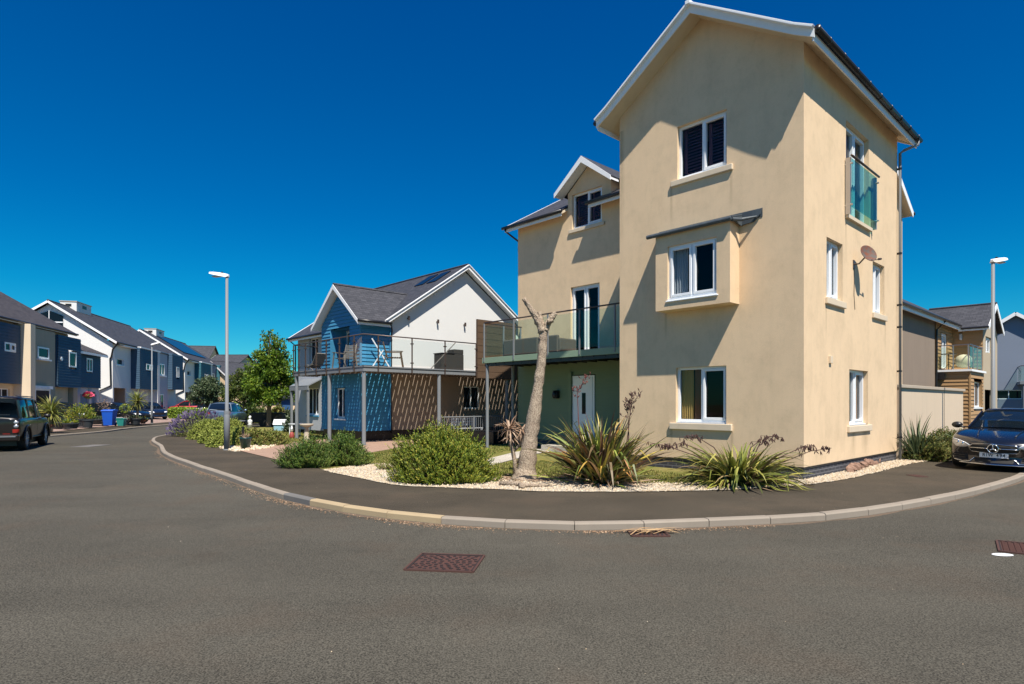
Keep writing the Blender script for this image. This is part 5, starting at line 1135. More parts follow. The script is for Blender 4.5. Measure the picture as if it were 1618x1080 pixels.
def lamps_basic(t, bvh, L, wd, zl=.68, zr_=.85):
    for s_ in (1, -1):
        o1 = [(s_*wd*.45, zl-.07), (s_*wd*.80, zl-.03), (s_*wd*.86, zl+.05), (s_*wd*.5, zl+.03)]; patch(t, bvh, 'headlight', o1, M['upvc'])
        o2 = [(s_*wd*.5, zr_-.06), (s_*wd*.82, zr_-.06), (s_*wd*.84, zr_+.08), (s_*wd*.55, zr_+.07)]; patch(t, bvh, 'tail_light', o2, newmat('tail_red', (.35, .01, .01), .2), front=False)
    patch(t, bvh, 'grille', [(-.4, .42), (.4, .42), (.42, .6), (-.42, .6)], M['black'])
# the black coupe
NAVY = carpaint('black_sapphire_paint', (.008, .010, .016), .2, .18)
hd = Vector((-.74, -.672)).normalized(); fr_ = Vector((10.83, 13.75)); cen = fr_-hd*2.34
mc, bv = car('parked_coupe', 'black coupe parked at the right edge, its front toward the kerb', COUPE, (cen.x, cen.y, 0), hd, NAVY, roll=R(-1.2))
chrome = newmat('chrome', (.75, .76, .78), .12, 1)
for s_ in (1, -1):
    ol = [(s_*.44, .555), (s_*.58, .515), (s_*.74, .54), (s_*.85, .64), (s_*.83, .71), (s_*.68, .68), (s_*.52, .63)]
    hl = patch(mc, bv, 'headlight', ol, newmat('lamp_lens', (.42, .43, .44), .12, .55, .8), off=.012, bulge=.006)
    strip(hl, bv, 'running_light', [(s_*.45, .58), (s_*.55, .635), (s_*.68, .678), (s_*.82, .705)], .008, M['upvc'], off=.022)
    for yy in (.60, .70): 
        h_ = hit(bv, s_*yy, .61+abs(yy-.6)*.2)
        if h_: mb = MB(); mb.ball((h_.x+.012, h_.y, h_.z), .038, 12, 8, (.5, 1, 1)); mb.build('projector', chrome, hl, True)
    it = [(s_*.47, .22), (s_*.76, .25), (s_*.80, .34), (s_*.74, .40), (s_*.50, .37)]; patch(mc, bv, 'air_intake', it, M['rubber'], off=.006)
    for zz in (.29, .335): strip(mc, bv, 'intake_blade', [(s_*.50, zz-.01), (s_*.77, zz+.01)], .007, NAVY, off=.014)
    strip(mc, bv, 'splitter_trim', [(s_*.36, .30), (s_*.44, .21), (s_*.60, .20), (s_*.82, .24)], .010, chrome, off=.014)
patch(mc, bv, 'grille', [(-.43, .44), (-.46, .53), (-.40, .60), (0, .625), (.40, .60), (.46, .53), (.43, .44), (0, .41)], M['rubber'], off=.004)
strip(mc, bv, 'grille_bar', [(-.44, .525), (-.1, .525)], .010, chrome, off=.02); strip(mc, bv, 'grille_bar', [(.1, .525), (.44, .525)], .010, chrome, off=.02)
strip(mc, bv, 'grille_rim', [(-.43, .44), (-.465, .53), (-.40, .605), (0, .632), (.40, .605), (.465, .53), (.43, .44), (0, .405), (-.43, .44)], .007, chrome, off=.01)
patch(mc, bv, 'lower_grille', [(-.34, .20), (.34, .20), (.38, .30), (-.38, .30)], M['rubber'], off=.005)
strip(mc, bv, 'front_splitter', [(-.80, .175), (-.4, .165), (0, .16), (.4, .165), (.80, .175)], .014, chrome, off=.02, seg=8)
hx = hit(bv, 0, .52).x
mb = MB(); n = 28; mb.tube([(hx+.035, .098*math.cos(2*math.pi*k/n), .525+.098*math.sin(2*math.pi*k/n)) for k in range(n+1)], .009, 6, False)
for k in range(3): a = R(90+120*k); mb.tube([(hx+.035, 0, .525), (hx+.035, .095*math.cos(a), .525+.095*math.sin(a))], [.018, .004], 6)
mb.build('star_emblem', chrome, mc, True)
hx2 = hit(bv, 0, .37).x+.022
mb = MB(); mb.box((hx2-.01, -.262, .314), (hx2, .262, .427)); np_ = mb.build('number_plate', newmat('plate_white', (.85, .86, .85), .5), mc)
mb = MB(); mb.box((hx2-.03, -.27, .306), (hx2-.008, .27, .435)); mb.build('plate_holder', M['black'], np_)
def text_mesh(par, name, txt, size, mat, loc, rot, ext=.0015, xs=1.0, bold=.0):
    c = bpy.data.curves.new(name, 'FONT'); c.body = txt; c.size = size; c.align_x = 'CENTER'; c.align_y = 'CENTER'; c.extrude = ext; c.offset = bold; c.space_character = 1.3
    o_ = bpy.data.objects.new(name+'_c', c); COL.objects.link(o_); bpy.context.view_layer.update(); dg = bpy.context.evaluated_depsgraph_get()
    me = bpy.data.meshes.new_from_object(o_.evaluated_get(dg)); bpy.data.objects.remove(o_); me.materials.clear(); me.materials.append(mat)
    t_ = bpy.data.objects.new(name, me); COL.objects.link(t_); t_.parent = par; t_.location = loc; t_.rotation_euler = rot; t_.scale = (xs, 1, 1); return t_
text_mesh(np_, 'plate_lettering', 'RIW 494', .108, M['black'], (hx2+.002, 0, .370), (R(90), 0, R(90)), bold=.0012, xs=.84)
text_mesh(mc, 'grille_badge', 'AMG', .028, chrome, (hit(bv, .34, .55).x+.012, .34, .553), (R(90), 0, R(90)))
mb = MB(); mb.ball((1.98, 0, .825), .022, 10, 6, (1, 1, .3)); mb.build('bonnet_badge', chrome, mc, True)
for s_ in (1, -1):
    P = [(.9, .42, .962), (1.5, .40, .915), (2.0, .34, .80)]; mb = MB(); mb.tube([(x, s_*y, z-.006) for x, y, z in P], .012, 6); mb.build('bonnet_crease', NAVY, mc, True)
mb = MB(); mb.tube([(.55+.03*math.sin(a), .36+.18*math.cos(a), .93+.15*math.sin(a)) for a in [k*math.pi/8 for k in range(9)]], .012, 6); mb.build('steering_wheel', M['netblind'], mc, True)
mb = MB(); mb.beam((1.0, .0, .965), (.86, .55, .985), .014, .012); mb.beam((1.0, -.6, .955), (.88, -.05, .99), .014, .012); mb.split('wiper', M['black'], mc)
# dark four-wheel drive on the left, rear toward us
RR = dict(w=.98, r=.39, wx=(1.44, -1.44), mirror=(1.0, 1.08, 1.16), roof=(-2.2, .55), bm=True, bp=True,
  body=[(-2.40, .86, .52, 1.06, 1.16, .02), (-2.37, .95, .42, 1.08, 1.18, .03), (-2.1, .98, .36, 1.10, 1.20, .0), (-1.0, .98, .34, 1.10, 1.18, 0), (1.1, .975, .34, 1.08, 1.17, 0), (1.7, .97, .34, 1.05, 1.14, 0), (2.15, .95, .36, .98, 1.08, .08), (2.33, .88, .38, .85, .95, .1), (2.36, .8, .42, .7, .8, .1)],
  cabin=[(-2.34, .90, 1.14, .80, 1.66), (-2.2, .91, 1.14, .81, 1.80), (-1.3, .92, 1.13, .82, 1.86), (-.6, .92, 1.13, .82, 1.84), (.2, .92, 1.12, .81, 1.83), (.55, .91, 1.12, .79, 1.79), (.85, .88, 1.12, .76, 1.5), (1.2, .82, 1.13, .78, 1.17)],
  pillars=((1.15, .55, .09), (.05, .0, .10), (-1.0, -1.0, .10), (-2.1, -2.1, .30)))
dk_paint = carpaint('dark_bronze_paint', (.012, .009, .008), 0, .3, .5)
hd2 = Vector((-.45, .89)).normalized(); rw = Vector((-17.25, 21.6)); right = Vector((hd2.y, -hd2.x)); cen2 = rw+hd2*1.44-right*.90
lr, bl = car('parked_four_wheel_drive', 'dark boxy four-wheel drive at the left edge, seen from behind', RR, (cen2.x, cen2.y, -.09), hd2, dk_paint, cat='car', rimmat=newmat('bright_alloy', (.62, .63, .65), .4, .5))
red = newmat('lamp_red', (.28, .02, .015), .15)
for s_ in (1, -1):
    patch(lr, bl, 'tail_light', [(s_*.76, .64), (s_*.93, .64), (s_*.93, .76), (s_*.76, .76)], red, front=False, off=.012)
    lc_ = newmat('lamp_clear', (.45, .47, .5), .12, .6)
    for zz in (.86, .99): mb = MB(); mb.ball((-2.395, s_*.85, zz), .062, 14, 10, (.5, 1.2, 1)); mb.build('tail_light', lc_, lr, True)
    patch(lr, bl, 'reflector', [(s_*.5, .60), (s_*.7, .60), (s_*.7, .62), (s_*.5, .62)], red, front=False, off=.03)
patch(lr, bl, 'rear_plate', [(-.26, .74), (.26, .74), (.26, .85), (-.26, .85)], newmat('plate_yellow', (.6, .5, .1), .5), front=False, off=.014)
mb = MB(); mb.box((-2.50, -.94, .36), (-2.34, .94, .58)); mb.build('rear_bumper', dk_paint, lr, bevel=.04); mb = MB(); mb.box((-2.515, -.86, .50), (-2.49, .86, .53)); mb.build('bumper_strip', M['galv'], lr)
mb = MB(); mb.box((-2.41, -.68, 1.24), (-2.385, .68, 1.27)); mb.box((-2.42, -.80, 1.06), (-2.39, .80, 1.085)); mb.build('tailgate_trim', M['black'], lr)
mb = MB(); [mb.tube([(-2.0, s_*.76, 1.90), (.3, s_*.76, 1.88)], .018, 6) for s_ in (1, -1)]; mb.split('roof_rail', M['black'], lr)
for s_ in (1, -1):
    for xx in (.95, -.02, -.98): strip(lr, bl, 'door_seam', [(xx, .42), (xx, 1.1)], .005, M['black'], side=s_, off=.0)
    strip(lr, bl, 'side_sill', [(-1.0, .42), (1.0, .42)], .04, M['black'], side=s_, off=.0)
    for wx in (1.44, -1.44):
        mb = MB(); mb.tube([(wx+.47*math.cos(a), s_*.975, .39+.47*math.sin(a)) for a in [R(-8+k*14) for k in range(15)]], .035, 6); mb.build('wheel_arch', dk_paint, lr, True)
# cars further off
silverb = carpaint('silver_blue_paint', (.16, .21, .28), .6, .3)
def far_car(name, label, sp, px, D, z, hd_, pt, rim=None):
    p = at(px, D, z); t, b = car(name, label, sp, p, Vector(hd_).normalized(), pt, group='cars parked along the street', rimmat=rim); lamps_basic(t, b, 2, sp['w'], .66*(1 if sp is not SUVS else 1.1), .86*(1 if sp is not SUVS else 1.12)); return t
far_car('parked_car', 'black estate car parked behind the blue wheelie bin', ESTATE, 187, 44.2, .15, (.98, -.17), carpaint('black_paint', (.010, .011, .014), .3, .2), newmat('pale_alloy', (.5, .48, .46), .35, .6))
far_car('parked_car', 'dark blue car parked behind the thin lamp post', HATCH, 236, 55, .15, (.8, -.6), carpaint('midnight_paint', (.012, .022, .055), .4, .25))
far_car('parked_car', 'red car half hidden behind the clipped hedge', HATCH, 295, 66, .35, (-.95, -.3), carpaint('red_paint', (.36, .012, .016), .2, .25))
far_car('parked_car', 'black car parked beside the red car under the round tree', HATCH, 327, 64, .2, (-.9, -.4), carpaint('black_paint_far', (.01, .01, .012), .3, .2))
far_car('parked_car', 'silver-blue car parked beyond the lavender', SUVS, 360, 44, -.09, (-.16, .99), silverb)
far_car('parked_car', 'dark grey car at the left among the potted plants', HATCH, 97, 42, .15, (.98, .1), carpaint('grey_paint', (.03, .032, .035), .5, .3))
t = empty('covered_trailer', at(424, 40.6, -.05), R(3), 'black covered trailer behind the young tree', 'trailer')
mb = MB(); mb.box((-1.0, -.7, .35), (1.1, .7, .98)); mb.build('trailer_box', M['interior'], t, bevel=.05)
for s_ in (-.75, .75): mb = MB(); mb.tube([(0, s_, .3), (0, s_+.12*(1 if s_ > 0 else -1), .3)], .3, 18); mb.build('wheel', M['rubber'], t)
mb = MB(); mb.beam((-1.0, 0, .45), (-1.9, 0, .45), .06, .06); mb.build('tow_bar', M['galv'], t)
# ------------------------------------------------------------------ lamp posts
def lamp(px, py, zbase, top, rz, label, r0=.085, arm=1.0, solar=True):
    p = G(px, py, zbase) if py else px
    t = empty('street_lamp', p, rz, label, 'street lamp', 'street lamps')
    mb = MB(); mb.tube([(0, 0, 0), (0, 0, 1.25), (0, 0, 1.32), (0, 0, top)], [r0, r0, r0*.62, r0*.45], 14); mb.build('pole', M['galv'], t, True)
    mb = MB(); mb.lathe((0, 0, 0), [(r0+.02, 0), (r0+.01, .03)], 14); mb.tube([(0, 0, 1.2), (0, 0, 1.3)], r0*1.05, 14); mb.box((-r0*.4, -r0-.006, .4), (r0*.4, -r0+.02, .85)); mb.split('base_sleeve', M['galv'], t)
    mb = MB(); hd_ = []
    for x, hw, z0, z1 in ((-.06, .05, .0, .07), (.0, .085, -.035, .085), (.22, .12, -.02, .10), (.5, .13, .005, .10), (.66, .10, .03, .09), (.72, .03, .05, .07)): hd_ += [(x*arm, -hw, top+z0+x*.14), (x*arm, hw, top+z0+x*.14), (x*arm, hw*.7, top+z1+x*.14), (x*arm, -hw*.7, top+z1+x*.14)]
    Fs = [(i*4+k, i*4+(k+1) % 4, i*4+(k+1) % 4+4, i*4+k+4) for i in range(5) for k in range(4)]+[(3, 2, 1, 0), (20, 21, 22, 23)]
    mb.add(hd_, Fs); lh = mb.build('lamp_head', M['upvc_paint'], t, bevel=.006); mb = MB(); mb.box((.28*arm, -.08, top+.01), (.55*arm, .08, top+.045)); mb.build('lens', M['netblind'], lh)
    mb = MB(); mb.lathe((.2*arm, 0, top+.11), [(.035, 0), (.035, .05), (.02, .06)], 10); mb.build('sensor', M['black'], lh); return t
lamp(358.5, 710.5, 0, 5.78, R(163), 'tall grey lamp post at the edge of the pavement beside the low shrubs', .095, 1.0)
lamp(Vector((14.6, 18.5, 0)), 0, 0, 5.85, R(28), 'grey lamp post rising behind the black coupe', .098, 1.05)
lamp(240, 668.5, .1, 5.7, R(-8), 'slim grey lamp post in front of the white terraced house', .08, .95)
# ------------------------------------------------------------------ plants
def rnd_dir(rng): 
    while True:
        v = Vector((rng.uniform(-1, 1), rng.uniform(-1, 1), rng.uniform(-1, 1)))
        if .05 < v.length < 1: return v.normalized()
def leafq(mb, p, d, side, L_, w_):
    a = p; b = p+d*L_*.5+side*w_; c = p+d*L_; e = p+d*L_*.5-side*w_; mb.add([a, b, c, e], [(0, 1, 2, 3)])
def lump(v, ph, k): return 1+k*(math.sin(v.x*3.1+ph)*math.cos(v.y*2.7+ph*1.7)+.6*math.sin(v.z*5+v.x*6.3+ph*2.3)+.5*math.sin(v.y*8.1-ph))
def bush(name, c, rx, ry, hgt, n, mat, label, cat='shrub', seed=1, leaves=14, ll=.05, lw=.009, sl=.2, up=.8, k=.13, stemmat=None, group=None, core=.45):
    rng = random.Random(seed); t = empty(name, c, 0, label, cat, group); mb = MB(); st = MB(); ph = seed*1.37
    for i in range(n):
        d = rnd_dir(rng); d.z = abs(d.z); q = lump(d, ph, k)*rng.uniform(core, 1)**.5*rng.uniform(.86, 1.08)
        p = Vector((d.x*rx*q, d.y*ry*q, max(0, d.z*hgt*q-sl*.5))); g = (Vector((d.x*.9, d.y*.9, d.z*.6+up))+rnd_dir(rng)*.35).normalized(); s_ = sl*rng.uniform(.6, 1.3)
        u = g.orthogonal().normalized(); v = g.cross(u)
        for j in range(leaves):
            a = rng.uniform(0, 6.3); w = (u*math.cos(a)+v*math.sin(a)); dd = (g*.9+w*.75).normalized(); leafq(mb, p+g*s_*(j+.5)/leaves, dd, dd.cross(w).normalized() if dd.cross(w).length > .01 else v, ll*rng.uniform(.7, 1.25), lw)
        if i % 6 == 0: st.tube([(p.x*.25, p.y*.25, 0), p*.75, p+g*s_*.6], [.008, .006, .003], 4, False)
    st.build('stem', stemmat or M['bark2'], t); mb.build('foliage', mat, t); return t
bush('rosemary_bush', G(701, 760.5), .95, .62, 1.10, 3300, M['rosemary'], 'big rounded yellow-green rosemary bush left of the bare trunk', seed=3, leaves=17, ll=.048, lw=.0085, sl=.22, k=.08, up=.95, core=.5)
bush('rosemary_bush', G(487, 737), .62, .5, .62, 1200, M['rosemary2'], 'low dark green rosemary bush at the edge of the brick drive', seed=5, leaves=18, ll=.05, lw=.009, sl=.26, up=1.0)
bush('rosemary_bush', G(545, 734), .58, .5, .72, 1300, M['rosemary2'], 'dark green rosemary bush touching the white gravel', seed=9, leaves=18, ll=.05, lw=.009, sl=.28, up=1.1)
bush('heather_plant', G(617, 742), .28, .2, .16, 90, M['heath'], 'tiny spreading plant on the white gravel', 'plant', seed=4, leaves=10)
for i, (px, py, rx, ry, hh, lb) in enumerate(((330, 693, .72, .8, .66, 'rounded juniper mound next to the lavender'), (343, 699, .62, .7, .62, 'rounded juniper mound in the middle of the low row'), (354, 705, .5, .5, .46, 'front juniper mound just left of the lamp post'), (356, 690, 1.0, .8, .72, 'broad juniper mound behind the lamp post'), (372, 703, .55, .5, .50, 'small juniper mound between lamp post and green pot'))):
    bush('juniper_mound', G(px, py), rx, ry, hh*1.25, 1500, M['conifer'], lb, 'shrub', seed=20+i, leaves=10, ll=.055, lw=.016, sl=.09, up=.3, k=.03, core=.7, group='juniper mounds beside the lamp post')
bush('lavender_bush', G(314, 688.5), 1.15, .75, .92, 700, M['lavgreen'], 'purple flowering lavender at the tip of the planting', 'lavender', seed=31, leaves=8, ll=.09, lw=.012, sl=.35, up=.5, k=.06)
bpy.data.objects['lavender_bush'].children
mb = MB(); rng = random.Random(8)
for i in range(520):
    d = rnd_dir(rng); d.z = abs(d.z); q = rng.uniform(1.02, 1.28)
    if d.x > .1 and d.z < .6: continue
    p = Vector((d.x*1.12*q, d.y*.75*q, d.z*.95*q+.02)); g = (d+Vector((0, 0, .7))+rnd_dir(rng)*.2).normalized(); leafq(mb, p, g, g.orthogonal().normalized(), .16,.034); leafq(mb, p, g, g.cross(g.orthogonal()).normalized(), .16,.034)
mb.build('flower', M['lavender'], bpy.data.objects['lavender_bush'])
bush('heather_bush', G(403, 704), .75, .6, .60, 620, M['heath'], 'bronze-green spreading shrub just right of the green pot', seed=35, leaves=12, ll=.07, lw=.018, sl=.16, up=.5)
bush('heather_bush', G(428, 702), .62, .55, .50, 520, M['heath'], 'bronze-green spreading shrub nearest the brick drive', seed=36, leaves=12, ll=.07, lw=.018, sl=.16, up=.5)
for i, (px, py, rx, ry, hh, lb) in enumerate(((.55, 7.0, .5, .5, .62, 'low dark evergreen beside the drainpipe'), (.75, 8.3, .75, .65, .72, 'spreading evergreen in the middle under the garden wall'), (.7, 10.0, .8, .6, .74, 'evergreen shrub nearest the black coupe'))):
    bush('evergreen_shrub', W(px, py), rx, ry, hh, 900, M['ever'], lb, seed=40+i, leaves=12, ll=.06, lw=.014, sl=.16, up=.6, group='shrubs under the garden wall')
def blades(mb, rng, c, n, L0, L1, w_, lean0, lean1, droop, segs=7, base=.15, azr=None, fold=.0):
    for i in range(n):
        az = rng.uniform(0, 6.283) if azr is None else rng.uniform(*azr); le = rng.uniform(lean0, lean1); L_ = rng.uniform(L0, L1); r0 = rng.uniform(0, base)
        h_ = Vector((math.cos(az), math.sin(az), 0)); sd = Vector((-h_.y, h_.x, 0)); tw = rng.gauss(0, .4); sd = (sd+Vector((0, 0, 1))*tw).normalized(); p = Vector(c)+h_*r0+Vector((rng.gauss(0, base*.3), rng.gauss(0, base*.3), 0)); V = []; ang = le; dr_ = droop*rng.uniform(.5, 1.6); wv = w_*rng.uniform(.7, 1.25)
        kink = rng.random() < .25; ks = rng.randint(3, segs-1)
        for s_ in range(segs+1):
            f_ = s_/segs; ww = wv*(.55+1.2*f_ if f_ < .35 else 1-.98*((f_-.35)/.65)**1.6); V.append(p-sd*ww); V.append(p+sd*ww)
            p = p+(h_*math.sin(ang)+Vector((0, 0, 1))*math.cos(ang))*(L_/segs); ang += dr_*(L_/segs)*(0.5+f_)
            if kink and s_ == ks: ang += 1.1
            if p.z < .03: p.z = .03
        mb.add(V, [(2*k, 2*k+1, 2*k+3, 2*k+2) for k in range(segs)])
def stalk(t, pts, mat, pods, rng, pl=.07, droop=False):
    mb = MB(); mb.tube(pts, [.012*(1-.6*i/(len(pts)-1)) for i in range(len(pts))], 6)
    pts = [Vector(p) for p in pts]
    for i in range(pods):
        f_ = rng.uniform(.55, 1)*(len(pts)-1); k = min(int(f_), len(pts)-2); p = pts[k]+(pts[k+1]-pts[k])*(f_-k); q = p+Vector((rng.gauss(0, .06), rng.gauss(0, .06), rng.uniform(-.02, .06))); mb.tube([p, q], .004, 4)
        for j in range(2): d = (Vector((rng.gauss(0, .4), rng.gauss(0, .4), -1 if droop else .8))).normalized(); mb.tube([q, q+d*pl*.5, q+d*pl], [.003, .011, .003], 5)
    mb.build('flower_stalk', mat, t)
m_pod = newmat('dark_seed_pods', (.075, .035, .028), .8)
rng = random.Random(11)
c = G(950, 762); t = empty('flax_plant', c, 0, 'tall bronze and yellow striped flax between the bare trunk and the window', 'flax')
mb = MB(); blades(mb, rng, (0, 0, 0), 430, .9, 1.6, .031, .04, 1.0, .5, base=.33); blades(mb, rng, (.1, -.1, 0), 130, .5, 1.0, .024, .7, 1.45, .5, base=.35); mb.build('leaf', M['flax'], t)
mb = MB(); blades(mb, rng, (0, -.1, 0), 120, .4, .9, .02, 1.1, 1.6, .3, base=.4); mb.build('dead_leaf', M['dead'], t)
stalk(t, [(.45, .1, .3), (.55, .1, 1.0), (.60, .1, 1.5), (.82, .08, 1.80)], m_pod, 22, rng); stalk(t, [(.5, .1, .3), (.56, .1, .9), (.54, .1, 1.4), (.62, .1, 1.72)], m_pod, 20, rng)
stalk(t, [(-.3, .5, .3), (-.38, .6, 1.2), (-.40, .65, 1.8), (-.2, .7, 2.10)], newmat('red_flax_flower', (.13, .035, .03), .8), 24, rng, .06)
c = G(1165, 765); t = empty('flax_plant', c, 0, 'low lime green arching flax under the cream wall with drooping seed heads', 'flax')
mb = MB(); blades(mb, rng, (0, 0, 0), 430, .75, 1.4, .026, .5, 1.3, 1.15, base=.3); blades(mb, rng, (0, 0, 0), 130, .5, .95, .022, .1, .8, .7, base=.2); mb.build('leaf', M['flaxgreen'], t)
mb = MB(); blades(mb, rng, (0, -.05, 0), 70, .3, .8, .018, 1.1, 1.6, .3, base=.3); mb.build('dead_leaf', M['dead'], t)
for P in ([(-.2, .1, .3), (-.6, .15, .62), (-1.0, .2, .78), (-1.3, .2, .70)], [(-.15, .1, .3), (-.4, .15, .7), (-.75, .2, .92), (-1.0, .2, .90)], [(-.2, 0, .3), (-.8, .1, .55), (-1.3, .1, .72), (-1.6, .1, .78)], [(.2, 0, .3), (.4, 0, .72), (.62, 0, .92), (.82, 0, .90)], [(.3, -.1, .25), (.8, -.2, .45), (1.25, -.3, .66), (1.62, -.35, .72)], [(.3, -.1, .25), (.75, -.2, .55), (1.1, -.25, .72), (1.35, -.3, .74)], [(.15, 0, .3), (.3, .1, .7), (.5, .1, .85), (.6, .1, .8)]):
    stalk(t, P, m_pod, 16, rng, .085, True)
c = W(.35, 6.75); t = empty('flax_plant', c, 0, 'small striped flax half hidden behind the drainpipe', 'flax')
mb = MB(); blades(mb, rng, (0, 0, 0), 90, .8, 1.5, .018, .05, .8, .5, base=.12); mb.build('leaf', M['olive'], t)
# bare trunk
D = 12.35; tx = lambda px, py, dd=0: Vector(((px-CX)/F*(D+dd), D+dd, (YH-py)/F*(D+dd)+H)); b0 = Vector(((830-CX)/F*D, D, 0))
t = empty('bare_tree_trunk', b0, 0, 'lopped bare pale trunk with a forked top standing in the gravel', 'tree')
def tr(par, name, P, mat, n=16, seed=2, amp=.06):
    rng = random.Random(seed); mb = MB(); pts = []; rs = []
    for i in range(len(P)-1):
        for k in range(6):
            f_ = k/6; a, b = P[i], P[i+1]; pts.append(a[0]+(b[0]-a[0])*f_); rs.append((a[1]+(b[1]-a[1])*f_)*rng.uniform(1-amp, 1+amp))
    pts.append(P[-1][0]); rs.append(P[-1][1]); mb.tube(pts, rs, n); mb.v = [tuple(Vector(v)-b0+Vector((rng.gauss(0, .008), rng.gauss(0, .008), 0))) for v in mb.v]; return mb.build(name, mat, par, True)
tk = tr(t, 'trunk', [(Vector((b0.x-.02, D, -.1)), .33), (Vector((b0.x, D, .06)), .25), (tx(832, 740), .185), (tx(836, 705), .160), (tx(842, 668), .142), (tx(849, 618), .108), (tx(855, 575), .09), (tx(858, 540), .082), (tx(858.5, 518), .085)], M['bark'])
tr(tk, 'limb', [(tx(857.5, 524), .085), (tx(848, 502), .068), (tx(838, 487), .052), (tx(827.5, 471), .04)], M['bark']); tr(tk, 'limb', [(tx(860, 522), .075), (tx(867, 508), .062), (tx(878, 494), .05)], M['bark']); tr(tk, 'limb', [(tx(857, 518, .1), .07), (tx(853, 500, .12), .06), (tx(853, 492, .12), .045)], M['bark']); tr(tk, 'limb', [(tx(866, 508, -.08), .05), (tx(874, 506, -.1), .035)], M['bark'])
mb = MB(); rng = random.Random(4)
for i in range(60): a = rng.uniform(0, 6.3); r_ = rng.uniform(.25, .48); mb.beam((r_*math.cos(a), r_*math.sin(a), rng.uniform(0, .06)), (r_*1.5*math.cos(a+.3), r_*1.4*math.sin(a+.3), rng.uniform(0, .08)), .02, .01)
mb.build('bark_scrap', M['dead'], t)
t2 = empty('dead_yucca', G(815, 756), 0, 'withered yucca offshoot with curled dry leaves beside the bare trunk', 'plant'); c0_ = G(815, 756)
mb = MB(); mb.tube([(0, 0, 0), (-.02, 0, .35), (-.10, 0, .75), (-.12, 0, 1.0)], [.06, .045, .04, .035], 8); mb.tube([(-.06, 0, .55), (.1, 0, .72), (.12, 0, 1.0)], [.035, .03, .03], 8); mb.tube([(0, 0, .3), (.18, 0, .55), (.2, 0, .6)], [.03, .025, .02], 6); mb.build('stem', M['bark'], t2, True)
mb = MB(); blades(mb, rng, (-.14, 0, 1.02), 70, .22, .42, .016, .3, 2.4, 3.2, base=.03); blades(mb, rng, (.12, 0, 1.04), 50, .2, .38, .014, .8, 2.6, 3.5, base=.03); blades(mb, rng, (-.1, 0, .85), 40, .15, .3, .014, 1.4, 2.8, 2, base=.03); mb.build('dead_leaf', M['dead'], t2)
mb = MB(); mb.tube([G(789, 763.5, .045), G(815, 764, .05), G(832, 766.5, .05), G(872, 767, .03)], [.045, .05, .04, .02], 8); mb.tube([G(822, 766, .05), G(826, 769, .05)], .05, 8); tag(mb.build('fallen_branch', M['bark'], None, True), 'pale fallen branch lying on the gravel at the foot of the bare trunk', 'branch')
mb = MB(); rng = random.Random(12); pr = None
for k in range(14):
    px, py = 1345+k*3.9, 742-k*1.35; p = G(px, py, .06); mb.ball((p.x, p.y, .06+.05*math.sin(k*1.3)), rng.uniform(.07, .13), 8, 6, (1.2, .8, .9))
mb.v = [(v[0]+rng.gauss(0, .012), v[1]+rng.gauss(0, .012), v[2]+rng.gauss(0, .014)) for v in mb.v]
tag(mb.build('driftwood', wood('driftwood', (.14, .065, .04), (.36, .24, .18), (6, 6, 6)), None, False), 'gnarled reddish driftwood on the gravel along the brick plinth', 'driftwood')
# trees
def tree(name, base, trunk_r, hgt, crown, n, leaf, mat, label, seed, lw=.6, group=None, bare=.3):
    """trunk with limbs; leaf clumps gathered round the limb ends: crown = list of (x, y, z, r)"""
    rng = random.Random(seed); t = empty(name, base, 0, label, 'tree', group); mb = MB(); mb.tube([(0, 0, -.1), (0, 0, .1), (.04, 0, hgt*.3), (.0, .03, hgt*.6), (.05, 0, hgt*.85)], [trunk_r*1.4, trunk_r, trunk_r*.8, trunk_r*.5, trunk_r*.15], 10)
    tips = []
    for (x, y, z, r_) in crown:
        for k in range(7):
            d = rnd_dir(rng); e = Vector((x, y, z))+d*r_*.85; s_ = Vector((.03, 0, max(hgt*bare, min(e.z-.4, z-.5)*.8))); m_ = (s_+e)*.5+Vector((0, 0, .1)); mb.tube([s_, m_, e], [trunk_r*.35, trunk_r*.2, trunk_r*.06], 5, False); tips.append((e, r_))
    mb.build('trunk', M['bark2'], t, True); mb = MB()
    cl = []
    for (x, y, z, r_) in crown:
        for k in range(max(10, int(26*r_*r_))): d = rnd_dir(rng); q = rng.uniform(.45, 1.05); cl.append((Vector((x, y, z))+Vector((d.x, d.y, d.z*.95))*r_*q, r_*rng.uniform(.16, .34)))
    W_ = sum(c_[1]**2 for c_ in cl)
    for c_, rr in cl:
        for k in range(int(n*rr*rr/W_)+1):
            d = rnd_dir(rng); p = c_+d*rr*rng.uniform(.2, 1.1); g = (d+Vector((0, 0, -.2))+rnd_dir(rng)*.8).normalized(); leafq(mb, p, g, g.cross(rnd_dir(rng)).normalized(), leaf*rng.uniform(.6, 1.3), leaf*lw*.5)
    mb.build('crown', mat, t); return t
tree('young_tree', G(424.5, 674.8), .16, 5.5, [(0, 0, 2.6, 1.35), (-.55, .2, 3.4, 1.0), (.75, 0, 3.3, 1.0), (0, 0, 4.3, 1.05), (.85, .1, 4.4, .75), (-.7, 0, 4.5, .6), (.35, 0, 5.3, .7), (-.15, 0, 5.9, .5), (.8, 0, 5.3, .45), (-1.0, 0, 2.4, .7), (1.1, 0, 2.2, .6)], 15000, .17, M['treeleaf'], 'young upright green tree beside the blue house', 5)
tree('round_tree', at(328, 60, .15), .1, 2.6, [(0, 0, 2.7, 1.35), (-.9, 0, 2.4, 1.0), (.9, 0, 2.5, 1.0), (0, 0, 3.4, .8), (1.1, 0, 1.8, .7), (-1.1, 0, 1.8, .6)], 9000, .19, M['olive'], 'grey-green round-headed tree in front of the white terrace', 6, bare=.2)
